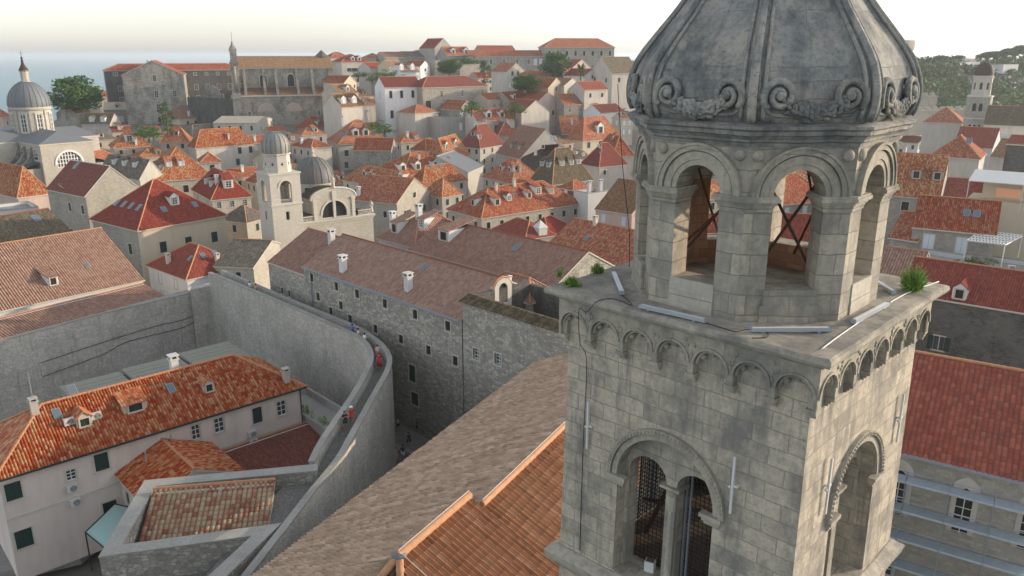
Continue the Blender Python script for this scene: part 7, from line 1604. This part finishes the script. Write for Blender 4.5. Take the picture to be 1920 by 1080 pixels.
# ---------------------------------------------------------------- the rest of the packed old town: every house its own
def proj(p):
    q = p-Vector((0, 0, CZ)); d = q.y*CP-q.z*SP
    return 960+F_PX*q.x/d, 540-F_PX*(q.z*CP+q.y*SP)/d
KEEP = [(678, 140, 915, 226, 300), (440, 70, 640, 236, 325), (190, 110, 450, 236, 330), (0, 95, 112, 262, 235), (95, 262, 210, 318, 215), (484, 240, 566, 470, 131), (560, 285, 700, 440, 146), (592, 236, 732, 326, 262), (165, 330, 430, 500, 125), (840, 345, 1092, 440, 150), (712, 355, 810, 420, 150), (995, 240, 1110, 350, 225), (1190, 60, 1655, 700, 9999), (700, 286, 862, 335, 190), (1800, 110, 1865, 250, 245)]
def rects_overlap(A, Bq):
    def cor(q):
        o, a, w, d = q; b = Vector((-a.y, a.x)); return [o, o+a*w, o+a*w+b*d, o+b*d], (a, b)
    ca_, xa = cor(A); cb2, xb = cor(Bq)
    for ax_ in (*xa, *xb):
        pa_ = [c.dot(ax_) for c in ca_]; pb_ = [c.dot(ax_) for c in cb2]
        if max(pa_) < min(pb_)+.25 or max(pb_) < min(pa_)+.25: return False
    return True
ANCH = [(540, 380, 'the white bell tower'), (640, 400, 'the domed baroque church'), (55, 250, 'the cathedral dome'), (330, 400, 'the big cream house'), (290, 180, 'the gabled college'), (545, 190, 'the big hill church'), (740, 190, 'the white palace'), (850, 190, 'the stone convent'), (1085, 110, 'the high hilltop convent'), (665, 290, 'the big pale hipped house'), (780, 330, 'the four white dormers'), (965, 390, 'the long red hipped house'), (1050, 300, 'the mossy hipped roof'), (900, 310, 'the metal shed roof'), (760, 400, 'the curved gable house'), (1020, 250, 'the big grey gable'), (1835, 190, 'the friary bell tower'), (1870, 335, 'the white awning'), (1720, 335, 'the dormered orange roof'), (950, 120, 'the long hilltop building'), (940, 260, 'the wide dark red roof'), (330, 310, 'the speckled orange roof with five dormers'), (150, 290, 'the cathedral window wall')]
rf = random.Random(12); FIL = []
def try_fill(px, py, hh, th, w, d, roofk, rise):
    p = WG(px, py, hh)
    if p.z < -6 or p.y > 470: return
    a = Vector((cos(th), sin(th))); o_ = Vector((p.x, p.y)); q = (o_, a, w, d)
    for f in FOOT:
        if (f[0]-o_).length < 60 and rects_overlap(q, f[:4]): return
    ze = p.z; b = Vector((-a.y, a.x)); gz = min(hill(c.x, c.y) for c in (o_, o_+a*w, o_+a*w+b*d, o_+b*d))
    if ze-gz > 15: return
    cs = [o_, o_+a*w, o_+a*w+b*d, o_+b*d]; P2 = [proj(Vector((c.x, c.y, ze))) for c in cs]+[proj(Vector((*(o_+a*w/2+b*d/2), ze+rise)))]
    x0, x1 = min(c[0] for c in P2), max(c[0] for c in P2); y0, y1 = min(c[1] for c in P2), max(c[1] for c in P2)
    for k in KEEP:
        if x1 > k[0] and x0 < k[2] and y1 > k[1] and y0 < k[3] and p.y < k[4]: return
    N3 = Vector((o_.x, o_.y, ze)); R3 = N3+Vector((a.x*w, a.y*w, 0))
    wl = rf.choice(['lgrey', 'lgrey', 'st_pale', 'st_ash', 'cream', 'st_rub', 'white', 'lgrey'])
    tl = rf.choice(['t_orange', 't_orange', 't_mott', 't_orange', 't_mott', 't_dred', 't_red', 't_pink', 't_ochre', 't_grey']) if p.y > 90 else 't_orange'
    dm_ = []; fe = ''
    r = rf.random()
    if r < .3: dm_ = [('f', [rf.uniform(.3, .7)], 1.2, 's', 1.4, rf.choice('owl'))]; fe = 'one shed dormer'
    elif r < .5: dm_ = [('f', [.3, .68], 1.2, rf.choice('sg'), 1.4, rf.choice('owl'))]; fe = 'two dormers'
    elif r < .62: dm_ = [('l', [.5], 1.2, 'g', 1.5, 'o')]; fe = 'a gabled side dormer'
    sk = [('f', [rf.uniform(.2, .8)], 2.4, .8)] if rf.random() < .25 else []
    if sk and not fe: fe = 'a skylight'
    if roofk == 'gy': dm_ = []; fe = 'a gable front'
    kd = rf.choice('wsk')
    chm = [(rf.choice('f'), rf.uniform(.15, .85), rf.uniform(1, 2.6), kd)] if rf.random() < .75 and roofk != 'gy' else []
    if roofk == 'gy': sk = []
    st = rf.choice('sssodl'); nwin = max(2, int(w/3.2)); 
    e = house(N3, R3, d, ze, 'x', roofk, rise, wl, None, tl, wins=[('f', nwin, 1.1, .95, 1.5, st), ('f', nwin, 4.4, .95, 1.5, st), ('l', max(1, int(d/3.6)), 1.1, .95, 1.5, st)], dorm=dm_, chim=chm, sky=sk, far=True, base=gz-1, group='packed old town houses', dwall=rf.choice(['trimw', 'lgrey', 'trim']))
    WLN = {'lgrey': 'grey rendered', 'st_pale': 'pale stone', 'st_ash': 'ashlar', 'cream': 'cream', 'st_rub': 'rubble stone', 'white': 'white'}; TLN = {'t_orange': 'orange', 't_mott': 'speckled orange', 't_dred': 'dark red', 't_red': 'deep red', 't_pink': 'faded pink', 't_ochre': 'ochre', 't_grey': 'mossy grey', 't_moss': 'brown'}
    cx, cy = sum(c[0] for c in P2)/5, sum(c[1] for c in P2)/5
    A_n = min(ANCH, key=lambda t: (t[0]-cx)**2+((t[1]-cy)*1.6)**2); dx_, dy_ = cx-A_n[0], (cy-A_n[1])*1.6
    rel = ('left of' if dx_ < 0 else 'right of') if abs(dx_) > abs(dy_) else ('above' if dy_ < 0 else 'below')
    FIL.append((e, WLN[wl], TLN[tl], {'hip': 'hipped', 'gx': 'gabled', 'gy': 'gabled'}[roofk], fe, rel, A_n[2], cx, cy))
import numpy as np
GX, GY, CS = 480, 270, 4.0
ZB = np.full((GY, GX), 1e9)
def hullcells(pts):
    """grid cells under the convex outline of projected points"""
    P = sorted(set((round(x, 2), round(y, 2)) for x, y in pts))
    def half(Q):
        h = []
        for p in Q:
            while len(h) > 1 and (h[-1][0]-h[-2][0])*(p[1]-h[-2][1])-(h[-1][1]-h[-2][1])*(p[0]-h[-2][0]) <= 0: h.pop()
            h.append(p)
        return h[:-1]
    H = half(P)+half(P[::-1])
    x0, x1 = max(0, int(min(p[0] for p in H)/CS)), min(GX, int(max(p[0] for p in H)/CS)+1); y0, y1 = max(0, int(min(p[1] for p in H)/CS)), min(GY, int(max(p[1] for p in H)/CS)+1)
    if x1 <= x0 or y1 <= y0: return None
    X, Y = np.meshgrid((np.arange(x0, x1)+.5)*CS, (np.arange(y0, y1)+.5)*CS); In = np.ones(X.shape, bool)
    for p, q in zip(H, H[1:]+H[:1]): In &= ((q[0]-p[0])*(Y-p[1])-(q[1]-p[1])*(X-p[0])) >= 0
    return (slice(y0, y1), slice(x0, x1)), In
def boxcells(o_, a, w, d, ze, zb, rise):
    b = Vector((-a.y, a.x)); cs = [o_, o_+a*w, o_+a*w+b*d, o_+b*d]
    if min(c.y for c in cs) < 5: return None, 0
    P = [proj(Vector((c.x, c.y, z))) for c in cs for z in (ze, zb)]+[proj(Vector((*(o_+a*w*f+b*d*g), ze+rise))) for f, g in ((.3, .5), (.7, .5))]
    return hullcells(P), sum(c.y for c in cs)/4
def stamp(f, rise=3.0):
    o_, a, w, d, ze = f; r, y = boxcells(o_, a, w, d, ze, min(hill(o_.x, o_.y), ze-1), rise)
    if r: sl_, In = r; ZB[sl_][In] = np.minimum(ZB[sl_][In], y)
for f in FOOT: stamp(f)
ZB[:, int(1188/CS):int(1650/CS)] = 10; ZB[int(500/CS):, :int(1100/CS)] = np.minimum(ZB[int(500/CS):, :int(1100/CS)], 60)
def uncovered():
    ys, xs = np.where(ZB > 1e8); out = []
    for y, x in zip(ys, xs):
        px, py = (x+.5)*CS, (y+.5)*CS
        if (185 < px < 1186 and 128 < py < 470) or (1655 < px < 1920 and 225 < py < 430):
            p = WG(px, py, 0)
            if 88 < p.y < 440: out.append((px, py))
    return out
for rnd_ in range(9):
    U = uncovered(); rf.shuffle(U)
    sz = ((8, 12, 7, 9), (6.5, 10, 6, 8), (5, 7.5, 4.6, 6.5))[min(2, rnd_//3)]
    for px, py in U[:260]:
        if len(FIL) > 215: break
        if ZB[int(py/CS), int(px/CS)] < 1e8: continue
        hh = rf.uniform(7.5, 11)
        th = radians(rf.choice([38, 38, 42, 46, 34, 40]) + rf.choice([0, 0, 0, -75])); roofk = rf.choice(['hip', 'hip', 'gx', 'gx', 'gy']); w_, d_ = rf.uniform(sz[0], sz[1]), rf.uniform(sz[2], sz[3])
        if w_ < d_+.5: w_ = d_+.6
        rise = min(w_, d_)*rf.uniform(.25, .33); p = WG(px, py+rf.uniform(-4, 10), hh*.6)
        g_ = hill(p.x, p.y); a = Vector((cos(th), sin(th))); bb = Vector((-a.y, a.x)); o_ = Vector((p.x, p.y))-a*w_*.5-bb*d_*.3
        r, yy = boxcells(o_, a, w_, d_, g_+hh, g_, rise)
        if not r: continue
        sl_, In = r; vis = int((In & (ZB[sl_] > yy)).sum())
        if vis < 9: continue
        nf = len(FIL); q0 = Vector((o_.x, o_.y, 0)); q0.z = hill(o_.x, o_.y)+hh
        PX, PY = proj(q0); try_fill(PX, PY, hh, th, w_, d_, roofk, rise)
        if len(FIL) > nf: stamp(FOOT[-1], rise)
print('UNCOV', len(uncovered()))
ORD = ['first', 'second', 'third', 'fourth', 'fifth', 'sixth', 'seventh', 'eighth', 'ninth', 'tenth']
groups = {}
for f in FIL: groups.setdefault((f[1], f[2], f[3], f[4], f[5], f[6]), []).append(f)
for k, L in groups.items():
    L.sort(key=lambda f: f[7])
    for i, f in enumerate(L):
        art = ('%s house, %s %s roof' % (k[0], k[2] if False else k[1], k[2])) + (', %s' % k[3] if k[3] and k[3] != '' else '')
        art = '%s house, %s %s roof%s, %s %s' % (k[0], k[1], k[2] if False else k[2], '', k[4] if False else k[4], k[5])
        feat = ', with '+k[3] if k[3] else ''
        lab = '%s house with %s %s roof%s, %s %s' % (k[0], k[1], k[2], ' and '+k[3] if k[3] else '', k[4], k[5])
        if len(L) > 1: lab = lab.replace(' house with', ' house, %s from left, with' % ORD[min(i, 9)], 1) if len(lab.split()) <= 13 else '%s from left: %s' % (ORD[min(i, 9)], lab)
        if len(lab.split()) > 16:
            for x_, y_ in ((' rendered', ''), (' with ', ', '), ('the ', ''), (' and ', ', '), (' one ', ' '), (' from left', ''), (' gabled', ''), (' hipped', '')):
                if len(lab.split()) > 16: lab = lab.replace(x_, y_)
        ws = lab.split()
        f[0]['label'] = ' '.join(ws)
big = sorted(FIL, key=lambda f: f[0].location.y)[:60]; seen_ = set()
for f in big[::4]:
    if (f[5], f[6]) in seen_: continue
    seen_.add((f[5], f[6])); ro_ = [c for c in f[0].children if c.name.startswith('roof')][0]; zt = max(v.co.z for v in ro_.data.vertices); vv = [v.co for v in ro_.data.vertices if v.co.z > zt-.3]; c_ = sum(vv, Vector())/len(vv)
    m = MB(); m.tube([(0, 0, -.3), (0, 0, 2.6)], .035, 5); [m.tube([(-.45+.05*i, 0, 2.5-.22*i), (.45-.05*i, 0, 2.5-.22*i)], .018, 4) for i in range(4)]; m.tube([(0, -.5, 2.2), (0, .5, 2.2)], .02, 4)
    o = m.build('roof_aerial', M['steel']); o.location = f[0].matrix_basis @ c_; tag(o, 'metal aerial on a %s house %s %s' % (f[1].split()[0], f[5], f[6].replace('the ', '', 1)), 'aerial', 'television aerials on the roofs')
print('FILL', len(FIL), 'LONG', sum(1 for f in FIL if len(f[0]['label'].split()) > 16))
# ---------------------------------------------------------------- people on the wall walk and in the street
SK = {}
def skin(key, J, E, sub=1):
    """J: name -> (co, radius); E: edges"""
    if key in SK: return SK[key]
    names = list(J); me = bpy.data.meshes.new(key); me.from_pydata([J[n_][0] for n_ in names], [(names.index(a), names.index(b)) for a, b in E], [])
    ob = bpy.data.objects.new(key, me); COL.objects.link(ob); md = ob.modifiers.new('s', 'SKIN')
    for i, n_ in enumerate(names): r = J[n_][1]; me.skin_vertices[0].data[i].radius = (r, r) if not isinstance(r, tuple) else r; me.skin_vertices[0].data[i].use_root = (i == 0)
    sb_ = ob.modifiers.new('d', 'SUBSURF'); sb_.levels = sub; sb_.render_levels = sub
    dg = bpy.context.evaluated_depsgraph_get(); out = bpy.data.meshes.new_from_object(ob.evaluated_get(dg)); bpy.data.objects.remove(ob); out.name = key
    for p in out.polygons: p.use_smooth = True
    SK[key] = out; return out
def pose(k):
    s = {'stand': (0.03, .0, .25), 'walk': (.26, .5, .3), 'arms': (.05, 1.3, .2)}[k]; st, arm, el = s
    J = {'pelvis': ((0, 0, .93), .135), 'waist': ((0, 0, 1.08), .125), 'chest': ((0, .01, 1.28), .15), 'neckb': ((0, .0, 1.45), .075), 'neck': ((0, -.01, 1.51), .055), 'head': ((0, -.02, 1.62), .092), 'crown': ((0, -.01, 1.72), .075)}
    E = [('pelvis', 'waist'), ('waist', 'chest'), ('chest', 'neckb'), ('neckb', 'neck'), ('neck', 'head'), ('head', 'crown')]
    for sd, n_ in ((-1, 'l'), (1, 'r')):
        f = st*sd
        J['hip'+n_] = ((sd*.10, 0, .88), .095); J['knee'+n_] = ((sd*.105, -f*.9-.02, .49), .062); J['ank'+n_] = ((sd*.11, -f*1.3+abs(f)*.35, .09), .042); J['toe'+n_] = ((sd*.125, -f*1.3-.15+abs(f)*.35, .035), .035)
        E += [('pelvis', 'hip'+n_), ('hip'+n_, 'knee'+n_), ('knee'+n_, 'ank'+n_), ('ank'+n_, 'toe'+n_)]
        a = -f*1.0
        J['sh'+n_] = ((sd*.185, 0, 1.41), .058)
        if k == 'arms': J['el'+n_] = ((sd*.25, -.10, 1.15), .042); J['wr'+n_] = ((sd*.12, -.30, 1.30), .03); J['hd'+n_] = ((sd*.07, -.34, 1.36), .028)
        else: J['el'+n_] = ((sd*.235, -a*.45, 1.13), .042); J['wr'+n_] = ((sd*.25, -a*1.0-.08, .90), .03); J['hd'+n_] = ((sd*.245, -a*1.1-.11, .82), .028)
        E += [('chest', 'sh'+n_), ('sh'+n_, 'el'+n_), ('el'+n_, 'wr'+n_), ('wr'+n_, 'hd'+n_)]
    return J, E
M['skin'] = plain('skin', (.45, .26, .18), .6)
CM = {}
def cmat(c):
    if c not in CM: CM[c] = plain('cloth %d' % len(CM), c, .85, var=.12)
    return CM[c]
def person(p, rz, lab, pk='stand', top=(.6, .6, .6), low=(.05, .05, .06), hair=(.05, .03, .02), dress=False, hat=None, h=1.0, group=None, bag=None):
    e = thing('person', lab, 'person', p, rz, group); e.scale = (h, h, h); J, E = pose(pk)
    b = skin('body_'+pk, J, E)
    if not b.materials: b.materials.append(M['skin'])
    if 'fin' not in b:
        bm = bmesh.new(); bm.from_mesh(b); fm = MB()
        for sd, n_ in ((-1, 'l'), (1, 'r')):
            hd = Vector(J['hd'+n_][0]); wr = Vector(J['wr'+n_][0]); d = (hd-wr).normalized(); sdv = d.cross(Vector((1, 0, 0))).normalized()
            for i in range(4): q = hd+sdv*(i-1.5)*.018+d*.01; fm.tube([q, q+d*(.045-.004*abs(i-1.5)), q+d*.065+Vector((-sd*.012, 0, 0))], [.009, .008, .006], 5)
            fm.tube([hd-d*.02+sdv*.03, hd+sdv*.05+d*.02], [.010, .008], 5)
        fm.ball((0, -.115, 1.62), (.012, .02, .02), seg=6, rings=4); [fm.ball((sx*.09, -.01, 1.63), (.012, .02, .028), seg=6, rings=4) for sx in (-1, 1)]
        t_ = fm.mesh('tmp', [M['skin']]); bm.from_mesh(t_); bm.to_mesh(b); bm.free(); b['fin'] = 1
    place(b, 'body', e)
    def cloth(key, names, grow, edges, cutn=None, mat=None, name='shirt'):
        JJ = {n_: (J[n_][0], (J[n_][1]+grow)) for n_ in names}; 
        if cutn:
            for n_, (a, b_, t_) in cutn.items(): JJ[n_] = (tuple(Vector(J[a][0]).lerp(Vector(J[b_][0]), t_)), J[a][1]*(1-t_)+J[b_][1]*t_+grow)
        me = skin(key+pk, JJ, edges).copy(); me.materials.clear(); me.materials.append(mat); return place(me, name, e)
    sl = {'sl': ('shl', 'ell', .7), 'sr': ('shr', 'elr', .7)}
    cloth('shirt', ['waist', 'chest', 'neckb', 'shl', 'shr', 'pelvis'], .016, [('pelvis', 'waist'), ('waist', 'chest'), ('chest', 'neckb'), ('chest', 'shl'), ('chest', 'shr'), ('shl', 'sl'), ('shr', 'sr')], sl, cmat(top), 'shirt')
    if dress:
        m = MB(); m.lathe([(.26, .38), (.22, .7), (.165, 1.0), (.14, 1.1)], 14); m.build('skirt', cmat(top if dress is True else dress), e, smooth=True)
    else:
        ln = {'kl': ('hipl', 'kneel', .8), 'kr': ('hipr', 'kneer', .8)}
        cloth('shorts', ['pelvis', 'hipl', 'hipr'], .02, [('pelvis', 'hipl'), ('pelvis', 'hipr'), ('hipl', 'kl'), ('hipr', 'kr')], ln, cmat(low), 'shorts')
    m = MB(); m.ball((0, .005, 1.685), (.098, .108, .085), seg=12, rings=7); m.ball((0, .045, 1.62), (.09, .075, .09), seg=10, rings=6); m.build('hair', cmat(hair), e, smooth=True)
    if hat: m = MB(); m.lathe([(.17, 1.70), (.17, 1.715), (.105, 1.72), (.1, 1.79), (.06, 1.82), (.01, 1.825)], 14); m.build('hat', cmat(hat), e, smooth=True)
    m = MB(); [m.ball((sx*.035, -.108, 1.645), (.011, .008, .008), seg=6, rings=4) for sx in (-1, 1)]; m.box(-.025, .025, -.108, -.10, 1.572, 1.58); m.build('face_features', cmat((.06, .02, .02)), e)
    if bag: m = MB(); m.box(-.13, .13, .13, .27, 1.08, 1.42); m.build('backpack', cmat(bag), e)
    return e
Z1 = ZK; wg = 'visitors walking on the city wall'; sg = 'people in the street below'
person(W(648, 806, Z1), .5, 'person in black top and dark green shorts walking on the wall, raised arms', 'arms', (.02, .02, .025), (.02, .06, .04), group=wg)
person(W(660, 797, Z1), .2, 'person in red shirt and white sun hat walking on the wall', 'walk', (.55, .05, .05), (.5, .08, .08), hat=(.8, .8, .78), group=wg)
person(W(712, 692, Z1), 0, 'person in long red dress on the bend of the wall walk', 'stand', (.5, .03, .05), dress=True, group=wg)
person(W(709, 676, Z1), .3, 'person in pale top and pink skirt behind the red dress on the bend', 'stand', (.6, .45, .42), dress=(.5, .2, .2), group=wg)
person(W(685, 652, Z1), 2.4, 'person in white shirt before the bend of the wall walk', 'walk', (.75, .75, .75), (.3, .3, .32), group=wg)
person(W(673, 643, Z1), 2.2, 'person in cream top between the blue and the white shirt on the wall', 'stand', (.6, .52, .42), (.1, .1, .12), group=wg)
person(W(662, 635, Z1), 2.6, 'person in blue shirt leaning at the inner parapet', 'stand', (.06, .16, .38), (.1, .1, .12), group=wg)
person(W(470, 551, Z1), -.6, 'person in white shirt taking a picture at the far end of the wall', 'arms', (.8, .8, .82), (.4, .4, .42), group=wg)
person(W(481, 556, Z1), -.4, 'person in beige shirt right of the photographer at the far wall end', 'stand', (.45, .32, .25), (.1, .1, .12), group=wg)
person(W(747, 808, .03), -1.2, 'person in white shirt and black shorts striding along the upper street', 'walk', (.7, .7, .68), (.02, .02, .02), group=sg)
person(W(768, 801, .03), .4, 'person all in black standing near the dark doorway', 'stand', (.03, .03, .03), (.03, .03, .03), group=sg)
person(W(784, 812, .03), 1.0, 'person in dark olive shirt right of the one in black', 'walk', (.06, .08, .06), (.05, .04, .04), group=sg)
person(W(767, 838, .03), .8, 'person in dark clothes with pale bag at the terrace wall', 'walk', (.05, .05, .06), (.06, .03, .03), bag=(.5, .5, .5), group=sg)
person(W(743, 866, .03), .1, 'person in pale pink summer dress near the wall foot', 'walk', (.55, .42, .42), dress=True, group=sg)
person(W(756, 862, .03), .0, 'person in blue shirt and white shorts near the wall foot', 'walk', (.05, .09, .18), (.75, .75, .75), group=sg)
# hanging cables on the cross wall
def xwp(s, z): k = s*(len(m2)-1); i = min(int(k), len(m2)-2); p = m2[i].lerp(m2[i+1], k-i); p = p.copy(); 
cablepts = lambda a_, zs: [m2[min(int(a_[i]*(len(m2)-1)), len(m2)-1)]+(m2[-1]-m2[0]).cross(Vector((0, 0, 1))).normalized()*(-.12)+Vector((0, 0, zs[i]-8.9)) for i in range(len(a_))]
cable(cablepts([0, .12, .25, .4, .55], [5.6, 5.4, 5.5, 5.2, 5.0]), 'upper black cable slung along the grey cross wall', r=.04)
cable(cablepts([0, .15, .28, .42, .55], [4.9, 4.3, 4.4, 3.6, 3.2]), 'lower black cable slung along the grey cross wall', r=.04)
